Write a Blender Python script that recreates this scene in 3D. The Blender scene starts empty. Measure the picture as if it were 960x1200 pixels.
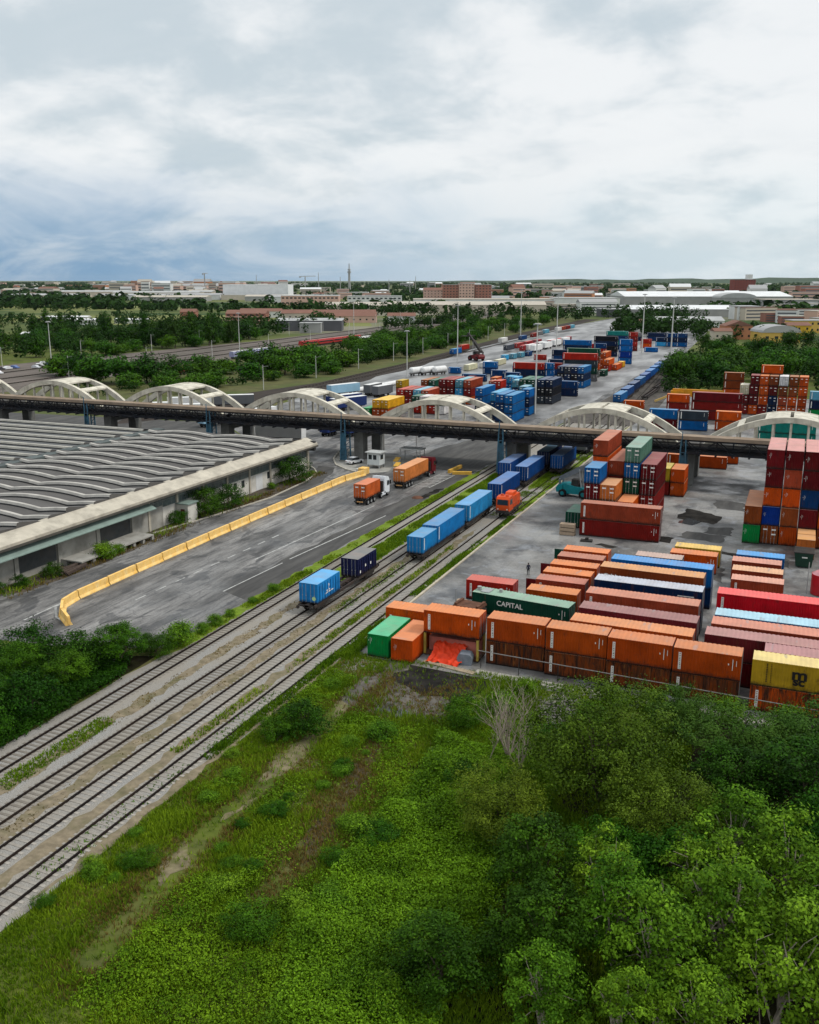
HAZE = 0.000008
EXPOSURE = 0.45
import bpy, math, random
import numpy as np
from mathutils import Vector, Matrix

sc = bpy.context.scene
C = sc.collection
R = math.radians
# ------------------------------------------------------------------ camera
cam = bpy.data.cameras.new('camera')
cam.sensor_fit = 'VERTICAL'; cam.sensor_height = 24.0; cam.lens = 22.18
cam.clip_start = 0.5; cam.clip_end = 60000
camo = bpy.data.objects.new('camera', cam); C.objects.link(camo)
camo.location = (0, 0, 39.0); camo.rotation_euler = (R(90 - 13.78), 0, R(22.5))
sc.camera = camo
# ------------------------------------------------------------------ exposure
vs = sc.view_settings
vs.view_transform = 'Standard'; vs.look = 'None'; vs.exposure = EXPOSURE; vs.gamma = 1.0; vs.use_curve_mapping = False
sc.render.engine = 'CYCLES'
sc.cycles.use_denoising = True
sc.cycles.max_bounces = 6; sc.cycles.diffuse_bounces = 1; sc.cycles.glossy_bounces = 2
sc.cycles.transmission_bounces = 3; sc.cycles.volume_bounces = 0; sc.cycles.transparent_max_bounces = 6
sc.cycles.caustics_reflective = False; sc.cycles.caustics_refractive = False
# ------------------------------------------------------------------ sun and overcast sky
SUN_EL = 52.0
sun_dir = Vector((math.cos(R(SUN_EL)) * 0.96, math.cos(R(SUN_EL)) * 0.28, math.sin(R(SUN_EL))))
sd = bpy.data.lights.new('sun', 'SUN'); sd.energy = 1.5; sd.angle = R(10); sd.color = (1.0, 0.95, 0.87)
so = bpy.data.objects.new('sun', sd); C.objects.link(so)
so.location = (0, 0, 200); so.rotation_euler = (-sun_dir).to_track_quat('-Z', 'Y').to_euler()

w = bpy.data.worlds.new('World'); sc.world = w; w.use_nodes = True
nt = w.node_tree; nt.nodes.clear()
def WN(t, **k):
    n = nt.nodes.new(t)
    for a, b in k.items(): setattr(n, a, b)
    return n
def wl(a, b): nt.links.new(a, b)
def wmath(op, a, b=None, c=None, clamp=False):
    n = WN('ShaderNodeMath', operation=op); n.use_clamp = clamp
    for i, x in enumerate((a, b, c)):
        if x is None: continue
        if isinstance(x, (int, float)): n.inputs[i].default_value = x
        else: wl(x, n.inputs[i])
    return n.outputs[0]
def wmap(x, a, b, c=0.0, d=1.0, smooth=True):
    n = WN('ShaderNodeMapRange'); n.interpolation_type = 'SMOOTHSTEP' if smooth else 'LINEAR'
    wl(x, n.inputs[0])
    for i, v in enumerate((a, b, c, d)): n.inputs[i + 1].default_value = v
    return n.outputs[0]
def wmix(f, a, b):
    n = WN('ShaderNodeMix', data_type='RGBA')
    if isinstance(f, (int, float)): n.inputs[0].default_value = f
    else: wl(f, n.inputs[0])
    for s, x in ((6, a), (7, b)):
        if isinstance(x, tuple): n.inputs[s].default_value = (*x, 1)
        else: wl(x, n.inputs[s])
    return n.outputs[2]
sky = WN('ShaderNodeTexSky', sky_type='NISHITA', sun_disc=False)
sky.sun_elevation = R(SUN_EL); sky.sun_rotation = math.atan2(sun_dir.x, sun_dir.y)
tc = WN('ShaderNodeTexCoord'); sep = WN('ShaderNodeSeparateXYZ'); wl(tc.outputs['Generated'], sep.inputs[0])
zz = wmath('MAXIMUM', sep.outputs[2], 0.0)
den = wmath('ADD', zz, 0.30)
cmb = WN('ShaderNodeCombineXYZ')
wl(wmath('DIVIDE', sep.outputs[0], den), cmb.inputs[0]); wl(wmath('DIVIDE', sep.outputs[1], den), cmb.inputs[1])
def wnoise(scale, detail, rough, off, dist=0.0):
    mp = WN('ShaderNodeMapping'); mp.inputs['Location'].default_value = off; wl(cmb.outputs[0], mp.inputs[0])
    n = WN('ShaderNodeTexNoise'); wl(mp.outputs[0], n.inputs['Vector'])
    n.inputs['Scale'].default_value = scale; n.inputs['Detail'].default_value = detail
    n.inputs['Roughness'].default_value = rough; n.inputs['Distortion'].default_value = dist
    return n.outputs[0]
big = wnoise(1.15, 6, 0.52, (3.1, 1.7, 0), 0.25)
med = wnoise(3.9, 8, 0.58, (7.3, 2.2, 0), 0.2)
wis = wnoise(2.4, 6, 0.6, (1.4, 9.2, 3), 0.6)
# brightness of the cloud deck: bright tops against grey bases
lum = wmath('ADD', wmath('MULTIPLY', big, 0.5), wmath('MULTIPLY', med, 0.5))
bright = wmap(lum, 0.40, 0.57)
white = (9.0, 9.2, 9.3); grey = (5.9, 6.7, 7.2)
deck = wmix(bright, grey, white)
# towards the left the air under the clouds is bluer and darker, towards the right pale
lf = wmath('ADD', wmath('MULTIPLY', sep.outputs[0], -0.95), wmath('MULTIPLY', sep.outputs[1], 0.18))
left = wmap(lf, 0.18, 0.82)
hzc = wmix(left, (6.6, 7.9, 8.5), (1.4, 3.1, 5.2))
low = wmap(wmath('ADD', zz, wmath('MULTIPLY', wis, 0.12)), 0.06, 0.185, 1.0, 0.0)
lowl = wmath('MULTIPLY', low, wmath('ADD', wmath('MULTIPLY', left, 0.42), 0.52))
deck2 = wmix(lowl, deck, hzc)
veil = wmix(wmap(wis, 0.46, 0.72, 0.0, 0.30), deck2, (7.6, 8.0, 8.3))
both = wmix(0.93, sky.outputs[0], veil)
# an overcast sky is brightest overhead
zen = WN('ShaderNodeVectorMath', operation='SCALE'); wl(both, zen.inputs[0]); wl(wmap(zz, 0.27, 0.75, 1.0, 1.40), zen.inputs['Scale']); both = zen.outputs[0]
bg = WN('ShaderNodeBackground'); wl(both, bg.inputs[0]); bg.inputs[1].default_value = 0.075
wo = WN('ShaderNodeOutputWorld'); wl(bg.outputs[0], wo.inputs[0])

# ------------------------------------------------------------------ helpers
class MB:
    """collects boxes, bars and prisms into one mesh"""
    def __init__(s): s.v = []; s.f = []; s.m = []
    def add(s, vs, fs, mi=0):
        o = len(s.v); s.v += [tuple(p) for p in vs]; s.f += [[i + o for i in f] for f in fs]; s.m += [mi] * len(fs)
    def box(s, x0, x1, y0, y1, z0, z1, mi=0):
        s.add([(x0, y0, z0), (x1, y0, z0), (x1, y1, z0), (x0, y1, z0), (x0, y0, z1), (x1, y0, z1), (x1, y1, z1), (x0, y1, z1)],
              [(3, 2, 1, 0), (4, 5, 6, 7), (0, 1, 5, 4), (1, 2, 6, 5), (2, 3, 7, 6), (3, 0, 4, 7)], mi); return s
    def cyl(s, p0, p1, r0, r1=None, n=8, mi=0):
        if r1 is None: r1 = r0
        p0 = Vector(p0); p1 = Vector(p1); d = p1 - p0
        if d.length < 1e-6: return s
        q = d.to_track_quat('Z', 'Y'); vs = []
        for p, r in ((p0, r0), (p1, r1)):
            for i in range(n):
                a = 2 * math.pi * i / n; vs.append(p + q @ Vector((r * math.cos(a), r * math.sin(a), 0)))
        fs = [(i, (i + 1) % n, n + (i + 1) % n, n + i) for i in range(n)] + [tuple(range(n - 1, -1, -1)), tuple(range(n, 2 * n))]
        s.add(vs, fs, mi); return s
    def bar(s, p0, p1, wd, ht, mi=0):
        """square bar between two points (wd sideways, ht upwards)"""
        p0 = Vector(p0); p1 = Vector(p1); d = (p1 - p0).normalized()
        up = Vector((0, 0, 1)) if abs(d.z) < 0.95 else Vector((0, 1, 0))
        sx = d.cross(up).normalized() * wd / 2; uz = sx.cross(d).normalized() * ht / 2
        vs = [p + a * sx + b * uz for p in (p0, p1) for a, b in ((-1, -1), (1, -1), (1, 1), (-1, 1))]
        s.add(vs, [(3, 2, 1, 0), (4, 5, 6, 7), (0, 1, 5, 4), (1, 2, 6, 5), (2, 3, 7, 6), (3, 0, 4, 7)], mi); return s
    def prism(s, pts, y0, y1, mi=0):
        """outline (x,z) extruded along y"""
        n = len(pts)
        vs = [(x, y0, z) for x, z in pts] + [(x, y1, z) for x, z in pts]
        s.add(vs, [tuple(range(n)), tuple(range(2 * n - 1, n - 1, -1))] + [((i + 1) % n, i, n + i, n + (i + 1) % n) for i in range(n)], mi); return s
    def prismx(s, pts, x0, x1, mi=0):
        n = len(pts)
        vs = [(x0, y, z) for y, z in pts] + [(x1, y, z) for y, z in pts]
        s.add(vs, [tuple(range(n)), tuple(range(2 * n - 1, n - 1, -1))] + [((i + 1) % n, i, n + i, n + (i + 1) % n) for i in range(n)], mi); return s
    def slab(s, pts, z0, z1, mi=0):
        n = len(pts)
        vs = [(x, y, z0) for x, y in pts] + [(x, y, z1) for x, y in pts]
        s.add(vs, [tuple(range(n - 1, -1, -1)), tuple(range(n, 2 * n))] + [(i, (i + 1) % n, n + (i + 1) % n, n + i) for i in range(n)], mi); return s
    def mesh(s, name, mats, smooth=False):
        me = bpy.data.meshes.new(name); me.from_pydata(s.v, [], s.f)
        for m in (mats if isinstance(mats, (list, tuple)) else [mats]): me.materials.append(m)
        me.polygons.foreach_set('material_index', s.m)
        if smooth: me.polygons.foreach_set('use_smooth', [True] * len(s.f))
        me.update(); return me
    def build(s, name, mats, parent=None, loc=None, rz=0, smooth=False):
        return link(name, s.mesh(name, mats, smooth), parent, loc, rz)
def link(name, me, parent=None, loc=None, rz=0, color=None, scale=None):
    o = bpy.data.objects.new(name, me); C.objects.link(o)
    if parent: o.parent = parent
    if loc is not None: o.location = loc
    if rz: o.rotation_euler[2] = rz
    if color: o.color = (*color, 1)
    if scale is not None: o.scale = scale
    return o
def tag(o, label=None, cat=None, group=None, kind=None):
    if label: o['label'] = label
    if cat: o['category'] = cat
    if group: o['group'] = group
    if kind: o['kind'] = kind
    return o
def thing(name, label, cat, loc=(0, 0, 0), rz=0, group=None):
    o = bpy.data.objects.new(name, None); C.objects.link(o); o.location = loc; o.rotation_euler[2] = rz
    o.empty_display_size = 0.3
    return tag(o, label, cat, group)
def kids(o): return [c for c in bpy.data.objects if c.parent == o]
def copy_tree(o, loc, rz=None, label=None, group=None, scale=None, color=None):
    r = o.copy(); C.objects.link(r); r.location = loc
    if rz is not None: r.rotation_euler[2] = rz
    if label: r['label'] = label
    if group: r['group'] = group
    if scale is not None: r.scale = scale
    if color: r.color = (*color, 1)
    for ch in o.children:
        c = ch.copy(); C.objects.link(c); c.parent = r
        if color: c.color = (*color, 1)
        for g in ch.children:
            d = g.copy(); C.objects.link(d); d.parent = c
            if color: d.color = (*color, 1)
    return r

# ------------------------------------------------------------------ materials
class MT:
    def __init__(s, name, rough=0.8, spec=0.3):
        s.m = bpy.data.materials.new(name); s.m.use_nodes = True; s.t = s.m.node_tree
        s.b = s.t.nodes['Principled BSDF']; s.b.inputs['Roughness'].default_value = rough
        s.b.inputs['Specular IOR Level'].default_value = spec
        s._c = None
    def n(s, t, **k):
        x = s.t.nodes.new(t)
        for a, b in k.items(): setattr(x, a, b)
        return x
    def l(s, a, b): s.t.links.new(a, b)
    def coord(s, which='Object'):
        if s._c is None: s._c = s.n('ShaderNodeTexCoord')
        return s._c.outputs[which]
    def noise(s, scale, detail=4, rough=0.55, stretch=(1, 1, 1), off=None, which='Object', dist=0.0):
        mp = s.n('ShaderNodeMapping'); s.l(s.coord(which), mp.inputs[0]); mp.inputs['Scale'].default_value = stretch
        if off is not None:
            if isinstance(off, tuple): mp.inputs['Location'].default_value = off
            else: s.l(off, mp.inputs['Location'])
        x = s.n('ShaderNodeTexNoise'); s.l(mp.outputs[0], x.inputs['Vector'])
        x.inputs['Scale'].default_value = scale; x.inputs['Detail'].default_value = detail; x.inputs['Roughness'].default_value = rough
        x.inputs['Distortion'].default_value = dist
        return x.outputs[0]
    def vor(s, scale, stretch=(1, 1, 1)):
        mp = s.n('ShaderNodeMapping'); s.l(s.coord(), mp.inputs[0]); mp.inputs['Scale'].default_value = stretch
        x = s.n('ShaderNodeTexVoronoi'); s.l(mp.outputs[0], x.inputs['Vector']); x.inputs['Scale'].default_value = scale
        return x
    def ramp(s, x, a, b, c=0.0, d=1.0):
        n = s.n('ShaderNodeMapRange'); s.l(x, n.inputs[0])
        for i, v in enumerate((a, b, c, d)): n.inputs[i + 1].default_value = v
        return n.outputs[0]
    def mix(s, f, a, b, mode='MIX'):
        n = s.n('ShaderNodeMix', data_type='RGBA', blend_type=mode)
        if isinstance(f, (int, float)): n.inputs[0].default_value = f
        else: s.l(f, n.inputs[0])
        for k, x in ((6, a), (7, b)):
            if isinstance(x, tuple): n.inputs[k].default_value = (*x, 1)
            else: s.l(x, n.inputs[k])
        return n.outputs[2]
    def math(s, op, a, b=None):
        n = s.n('ShaderNodeMath', operation=op)
        for i, x in enumerate((a, b)):
            if x is None: continue
            if isinstance(x, (int, float)): n.inputs[i].default_value = x
            else: s.l(x, n.inputs[i])
        return n.outputs[0]
    def col(s, c):
        if isinstance(c, tuple): s.b.inputs['Base Color'].default_value = (*c, 1)
        else: s.l(c, s.b.inputs['Base Color'])
        return s
    def bump(s, h, dist=0.02, strength=0.5):
        n = s.n('ShaderNodeBump'); s.l(h, n.inputs['Height']); n.inputs['Distance'].default_value = dist; n.inputs['Strength'].default_value = strength
        s.l(n.outputs[0], s.b.inputs['Normal']); return s
def sh(c, k): return tuple(min(1, x * k) for x in c)
def mat(name, c, rough=0.8, var=0.18, scale=1.0, dirt=None, dirt_amt=0.5, dscale=0.5, spec=0.18, metal=0.0, stretch=(1, 1, 1)):
    m = MT(name, rough, spec); m.b.inputs['Metallic'].default_value = metal
    x = m.mix(m.ramp(m.noise(scale, 6, 0.6, stretch), 0.3, 0.7), sh(c, 1 - var), sh(c, 1 + var))
    if dirt: x = m.mix(m.ramp(m.noise(dscale, 7, 0.65, stretch, (5, 3, 1)), 0.45, 0.75, 0, dirt_amt), x, dirt)
    m.col(x); return m.m
# ---- container paint: the object's own colour, weathered, with shade painted on the bottom rails
def paint(name, rust=0.62, fade_and_top_light=0.0, rough=0.6, lo=0.585):
    m = MT(name, rough, 0.06)
    oi = m.n('ShaderNodeObjectInfo')
    off = m.n('ShaderNodeCombineXYZ')
    k = m.math('MULTIPLY', oi.outputs['Random'], 57.0)
    for i in range(3): m.l(k, off.inputs[i])
    c = oi.outputs['Color']
    n1 = m.noise(0.55, 6, 0.6, off=off.outputs[0])
    c = m.mix(m.ramp(n1, 0.35, 0.7), m.mix(1.0, c, (0.72, 0.72, 0.72), 'MULTIPLY'), m.mix(1.0, c, (1.12, 1.1, 1.08), 'MULTIPLY'))
    if fade_and_top_light:
        gm_ = m.n('ShaderNodeGamma'); gm_.inputs[1].default_value = .62; m.l(c, gm_.inputs[0]); c = m.mix(fade_and_top_light, gm_.outputs[0], (0.72, 0.64, 0.58))  # chalky faded roofs, also lifted to put top light into the colour
        n3 = m.noise(1.1, 3, 0.4, (1.6, 0.3, 1), off.outputs[0])
        c = m.mix(m.ramp(n3, 0.66, 0.70, 0, 0.45), c, (0.30, 0.27, 0.27))
        n4 = m.noise(0.5, 5, 0.6, (1, 0.5, 1), off.outputs[0])
        c = m.mix(m.ramp(n4, 0.45, 0.75, 0, 0.35), c, (0.34, 0.24, 0.19))
    else:
        n2 = m.noise(2.2, 7, 0.65, (1, 1, 0.22), off.outputs[0])
        c = m.mix(m.ramp(n2, lo, lo + 0.14, 0, rust), c, (0.085, 0.030, 0.014))
        n5 = m.noise(0.9, 7, 0.7, (1, 1, 0.6), off.outputs[0])
        c = m.mix(m.ramp(n5, 0.575, 0.70, 0, rust * 0.8), c, (0.03, 0.02, 0.016))
        if lo < .5:                                   # streaks of black and bare rust down the corrugations
            n6 = m.noise(3.2, 5, 0.6, (1, 1, 0.10), off.outputs[0]); c = m.mix(m.ramp(n6, .50, .60, 0, .85), c, (.020, .013, .011))
            n7 = m.noise(2.1, 5, 0.6, (1, 1, 0.13), off.outputs[0]); c = m.mix(m.ramp(n7, .60, .66, 0, .8), c, (.22, .075, .020))
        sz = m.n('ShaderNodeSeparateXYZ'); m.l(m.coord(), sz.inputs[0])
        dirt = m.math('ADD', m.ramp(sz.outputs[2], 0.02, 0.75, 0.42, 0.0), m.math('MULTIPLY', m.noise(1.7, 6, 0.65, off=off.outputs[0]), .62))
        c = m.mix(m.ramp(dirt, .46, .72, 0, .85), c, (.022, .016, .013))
        c = m.mix(m.ramp(sz.outputs[2], .135, .165, .75, 0), c, (.014, .011, .010))  # dark bottom rail paints in the shadow line between stacked tiers
    m.col(c); return m.m
m_paint = paint('container_paint'); m_roof = paint('container_roof', fade_and_top_light=0.13, rough=0.7)
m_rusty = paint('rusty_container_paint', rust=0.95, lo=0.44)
m_white = mat('white_marking', (0.72, 0.70, 0.66), 0.6, 0.12, 3)
m_black = mat('black_rubber', (0.012, 0.012, 0.013), 0.8, 0.3, 3)
m_lettering = mat('black_lettering', (0.015, 0.013, 0.012), 0.7, 0.1, 3)
m_steel = mat('galvanised_steel', (0.34, 0.35, 0.35), 0.5, 0.15, 2, metal=0.3)
m_darksteel = mat('dark_steel', (0.035, 0.033, 0.031), 0.7, 0.35, 1.5, dirt=(0.07, 0.035, 0.02))
m_rust = mat('rusty_steel', (0.11, 0.05, 0.03), 0.85, 0.35, 1.2, dirt=(0.04, 0.025, 0.02))
m_glass = MT('dark_glass', 0.15, 0.6).col((0.02, 0.026, 0.03)).m

def corr(mb, L, y, H, sgn, mi=0, pitch=0.28, dep=0.036, axis='x'):
    n = int(L / pitch); p = L / n; xs = []
    for i in range(n):
        a = -L / 2 + i * p
        xs += [(a, 0), (a + p * .30, 0), (a + p * .5, -dep), (a + p * .80, -dep)]
    xs.append((L / 2, 0)); vs = []
    for z in (0.16, H - 0.11):
        for x, d in xs: vs.append((x, y + sgn * d, z) if axis == 'x' else (y + sgn * d, x, z))
    k = len(xs); fs = [(i, i + 1, k + i + 1, k + i) for i in range(k - 1)]
    if (sgn > 0) == (axis == 'x'): fs = [f[::-1] for f in fs]
    mb.add(vs, fs, mi)
def cont_body(L, W, H):
    mb = MB(); a, b = L / 2, W / 2; p = 0.13
    corr(mb, L - 0.2, b - 0.02, H, 1); corr(mb, L - 0.2, -b + 0.02, H, -1)
    corr(mb, W - 0.2, -a + 0.03, H, -1, axis='y')
    for sx in (-1, 1):
        for sy in (-1, 1):
            x0, x1 = sorted((sx * a, sx * (a - p))); y0, y1 = sorted((sy * b, sy * (b - p)))
            mb.box(x0, x1, y0, y1, 0, H)
    for sy in (-1, 1):
        y0, y1 = sorted((sy * (b - .004), sy * (b - .1)))
        mb.box(-a + p, a - p, y0, y1, 0.02, 0.16); mb.box(-a + p, a - p, y0, y1, H - .11, H - .006)
    for sx in (-1, 1):
        x0, x1 = sorted((sx * (a - .004), sx * (a - .1)))
        mb.box(x0, x1, -b + p, b - p, 0.02, 0.16); mb.box(x0, x1, -b + p, b - p, H - .11, H - .006)
    mb.add([(-a + .1, -b + .1, .05), (a - .1, -b + .1, .05), (a - .1, b - .1, .05), (-a + .1, b - .1, .05)], [(3, 2, 1, 0)])
    return mb
def cont_roof(L, W, H):
    mb = MB(); a, b = L / 2 - .008, W / 2 - .008; n = int(L / 0.42); vs = []; fs = []
    for i in range(2 * n + 1):
        x = -a + 2 * a * i / (2 * n); z = H - .012 if i % 2 else H + .016
        vs += [(x, -b, z), (x, b, z)]
    for i in range(2 * n): fs.append((2 * i, 2 * i + 2, 2 * i + 3, 2 * i + 1))
    mb.add(vs, fs); return mb
def cont_door(L, W, H, sy, bars=True):
    mb = MB(); a = L / 2; w2 = W / 2 - .14
    y0, y1 = (0.012, w2) if sy > 0 else (-w2, -0.012)
    mb.box(a - .09, a - .035, y0, y1, .17, H - .12)
    for k in range(4):
        z = .28 + (H - .5) * k / 4; mb.box(a - .035, a - .018, y0 + .05, y1 - .05, z, z + (H - .5) / 4 - .1)
    return mb
def lock_bar(L, W, H, sy):
    mb = MB(); a = L / 2
    for f in (.28, .72):
        y = sy * (0.012 + f * (W / 2 - .15)); mb.cyl((a + .006, y, .1), (a + .006, y, H - .07), .024, n=5)
        mb.box(a - .018, a + .03, y - .05, y + .05, .9, 1.0)
    return mb
_cm = {}
def cmesh(kind, L, W=2.44, H=2.52):
    key = (kind, L, W, H)
    if key in _cm: return _cm[key]
    n = kind
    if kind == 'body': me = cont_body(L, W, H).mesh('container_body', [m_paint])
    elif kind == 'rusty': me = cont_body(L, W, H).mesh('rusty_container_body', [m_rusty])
    elif kind == 'roof': me = cont_roof(L, W, H).mesh('container_roof', [m_roof])
    elif kind in ('doorR', 'doorL'): me = cont_door(L, W, H, 1 if kind[-1] == 'R' else -1).mesh('container_door', [m_paint])
    elif kind in ('barR', 'barL'): me = lock_bar(L, W, H, 1 if kind[-1] == 'R' else -1).mesh('locking_bar', [m_steel])
    elif kind == 'far':
        mb = cont_body(L, W, H); r = cont_roof(L, W, H); mb.add(r.v, r.f, 1)
        for s in (1, -1):
            d = cont_door(L, W, H, s); mb.add(d.v, d.f, 0)
        for yy, zz in ((-.6, .80), (.62, .80), (.62, .52)): mb.box(L / 2 + .002, L / 2 + .03, yy - .26, yy + .26, H * zz - .09, H * zz + .09, 2)
        for yy in (-.85, -.35, .35, .85): mb.box(L / 2 - .017, L / 2 + .02, yy - .03, yy + .03, .15, H - .15, 3)
        mb.box(-L / 2 + .45, -L / 2 + .66, -W / 2 - .012, -W / 2 + .002, H * .2, H * .9, 2); mb.box(-L / 2 - .004, -L / 2 + .02, .55, .72, H * .45, H * .85, 2); mb.box(L / 2 - .9, L / 2 - .82, -W / 2 - .012, -W / 2 + .002, H * .5, H * .85, 2)
        me = mb.mesh('container_shell', [m_paint, m_roof, m_white, m_darksteel])
    elif kind == 'plate':       # upright white panel on the long side
        mb = MB(); mb.box(-.13, .13, -.014, .014, -.85, .85)
        for i in range(9): mb.box(-.05, .06, -.019, -.0145, -.77 + i * .18, -.70 + i * .18 + .02 * (i % 3 - 1), 1)
        me = mb.mesh('marking_panel', [m_white, m_paint])
    elif kind == 'code':        # small columns of data lines
        mb = MB(); mb.box(-.03, .03, -.012, .012, -.55, .55); mb.box(.30, .35, -.012, .012, -.1, .45); mb.box(-.42, -.32, -.012, .012, -.06, .1)
        me = mb.mesh('data_panel', [m_white])
    elif kind == 'doorplate':
        mb = MB(); mb.box(-.012, .012, -.30, .30, -.1, .1)
        me = mb.mesh('door_label', [m_white])
    _cm[key] = me; return me
def roofcol(c): return tuple(min(.95, x * 1.0) for x in c)
def container(t, s, z, L, orient, color, label, H=2.52, W=2.44, near=True, rusty=False, group=None, doors='end', marks=(), tw=0.0, name='shipping_container', cat='container', roof_color=None):
    """(t, s) is the near left corner; 'row' lies along X, 'col' lies along Y"""
    if orient == 'row': cx, cy, rz = t + L / 2, s + W / 2, 0.0
    else: cx, cy, rz = t + W / 2, s + L / 2, (-math.pi / 2 if doors == 'end' else math.pi / 2)
    if orient == 'row' and doors == 'back': rz = math.pi
    rz += tw
    kind = 'far' if not near else ('rusty' if rusty else 'body')
    o = link(name, cmesh(kind, L, W, H), None, (cx, cy, z), rz, color)
    tag(o, label, cat, group)
    if not near: return o
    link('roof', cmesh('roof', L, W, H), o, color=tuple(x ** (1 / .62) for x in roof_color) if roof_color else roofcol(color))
    for k in 'RL':
        d = link('door', cmesh('door' + k, L, W, H), o, color=color)
        link('locking_bar', cmesh('bar' + k, L, W, H), d)
    sy = 1 if abs(rz) > 2 else -1        # the side that looks towards -Y
    for mk in marks:
        if mk == 'plate': link('marking_panel', cmesh('plate', 1), o, (-sy * -1 * (L / 2 - .62), sy * (W / 2 + .004), H * .50), color=color, rz=0 if sy < 0 else math.pi)
        if mk == 'code': link('data_panel', cmesh('code', 1), o, (sy * -1 * (L / 2 - .75), sy * (W / 2 + .004), H * .62), rz=0 if sy < 0 else math.pi)
        if mk == 'labels':
            for yy, zz in ((-.6, .80), (.62, .80), (.62, .55)): link('door_label', cmesh('doorplate', 1), o, (L / 2 + .02, yy, H * zz))
        if mk == 'endcode':
            mbx = cmesh('code', 1); link('data_panel', mbx, o, (-L / 2 + .002, .82 + rnd.uniform(-.1, .1), H * rnd.uniform(.6, .72)), rz=-math.pi / 2, scale=(rnd.uniform(.35, .6), 1, rnd.uniform(.5, .8)))
    return o
TIER = {1: ['on the ground'], 2: ['at the bottom', 'on top'], 3: ['at the bottom', 'in the middle', 'on top'],
        4: ['at the bottom', 'second up', 'third up', 'on top'], 5: ['at the bottom', 'second up', 'third up', 'fourth up', 'on top']}
PAL = dict(orange=(.48, .066, .005), dkorange=(.43, .062, .006), brown=(.19, .042, .010), tan=(.48, .14, .030), red=(.32, .016, .009), brightred=(.46, .006, .014),
           maroon=(.105, .006, .008), dkred=(.17, .010, .008), salmon=(.27, .042, .018), blue=(.003, .092, .30), skyblue=(.025, .24, .50), navy=(.004, .016, .052),
           dkblue=(.003, .036, .125), green=(.004, .21, .045), dkgreen=(.006, .050, .030), sage=(.085, .20, .135), teal=(.01, .19, .16), grey=(.14, .145, .15), slate=(.028, .038, .050),
           yellow=(.62, .30, .012), olive=(.42, .26, .016), cream=(.62, .56, .40), white=(.66, .66, .64), purple=(.13, .016, .020), black=(.008, .010, .014), ltblue=(.09, .30, .42), cobalt=(.003, .030, .22))
WORD = dict(orange='orange', dkorange='dull orange', brown='rust brown', tan='pale orange', red='red', brightred='bright red', maroon='maroon', dkred='dark red', salmon='brick red',
            blue='blue', skyblue='sky blue', navy='navy', dkblue='dark blue', green='bright green', dkgreen='dark green', sage='sage green', teal='teal', grey='grey', slate='slate grey',
            yellow='yellow', olive='mustard yellow', cream='cream', white='white', purple='plum red', black='black', ltblue='light blue', cobalt='cobalt blue')
rnd = random.Random(7)
def jit(c, k=0.17):
    f = 1 + rnd.uniform(-k, k); return tuple(max(.003, min(.9, x * f * (1 + rnd.uniform(-k / 3, k / 3)))) for x in c)
def stack(desc, t, s, L, orient, cols, H=2.52, z0=0.0, group=None, **kw):
    n = len(cols); out = []
    for i, c in enumerate(cols):
        if c is None: continue
        lab = '%s container %s %s' % (WORD[c], TIER[n][i], desc) if n > 1 else '%s container %s' % (WORD[c], desc)
        k = dict(kw)
        jt = rnd.uniform(-.05, .05); js = rnd.uniform(-.06, .06)
        out.append(container(t + jt, s + js, z0 + i * (H + .012), L, orient, jit(PAL[c]), lab, H=H, group=group, tw=kw.get('tw', 0) + rnd.uniform(-.003, .003), **{a: b for a, b in k.items() if a != 'tw'}))
    return out
def text(body, parent, loc, rot, size, m, name='lettering', sx=1.0):
    cu = bpy.data.curves.new(name, 'FONT'); cu.body = body; cu.size = size; cu.align_x = 'CENTER'; cu.align_y = 'CENTER'; cu.extrude = 0.006; cu.offset = 0.012 * size if name != 'emblem' else 0.045
    cu.materials.append(m); tmp = bpy.data.objects.new(name, cu); me = bpy.data.meshes.new_from_object(tmp); me.name = name; bpy.data.objects.remove(tmp); bpy.data.curves.remove(cu)
    if not me.materials: me.materials.append(m)
    o = bpy.data.objects.new(name, me); C.objects.link(o); o.parent = parent; o.location = loc; o.rotation_euler = rot; o.scale = (sx, 1, 1); return o
# ================================================================== ground
def sheet(name, m, pts, z, kind='structure'):
    mb = MB(); mb.add([(x, y, z) for x, y in pts], [tuple(range(len(pts)))])
    return tag(mb.build(name, m), kind=kind)
def wob(pts, step=2.0, amp=0.5, seed=1, closed=True):
    """breaks the straight edges of an outline into an uneven line"""
    r = random.Random(seed); out = []; n = len(pts)
    for i in range(n if closed else n - 1):
        a = Vector(pts[i]); b = Vector(pts[(i + 1) % n]); d = (b - a).length; k = max(1, int(d / step))
        nr = Vector((-(b - a).y, (b - a).x)).normalized()
        for j in range(k):
            q = a + (b - a) * (j / k) + nr * (r.uniform(-amp, amp) if j or not closed else 0); out.append((q.x, q.y))
    if not closed: out.append(pts[-1])
    return out
def band(line, wd, seed=1, amp=.35, step=1.2):
    """strip of varying width along a centre line"""
    r = random.Random(seed); L = wob(line, step, .15, seed, False); A = []; B = []
    for i, (x, y) in enumerate(L):
        a = Vector(L[max(0, i - 1)]); b = Vector(L[min(len(L) - 1, i + 1)]); d = (b - a).normalized(); nx, ny = -d.y, d.x
        f = min(1, (i + .4) / 4, (len(L) - i - .6) / 4)
        A.append((x + nx * (wd / 2 * f + r.uniform(-amp, amp) * f), y + ny * (wd / 2 * f + r.uniform(-amp, amp) * f)))
        B.append((x - nx * (wd / 2 * f + r.uniform(-amp, amp) * f), y - ny * (wd / 2 * f + r.uniform(-amp, amp) * f)))
    return A + B[::-1]
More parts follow.
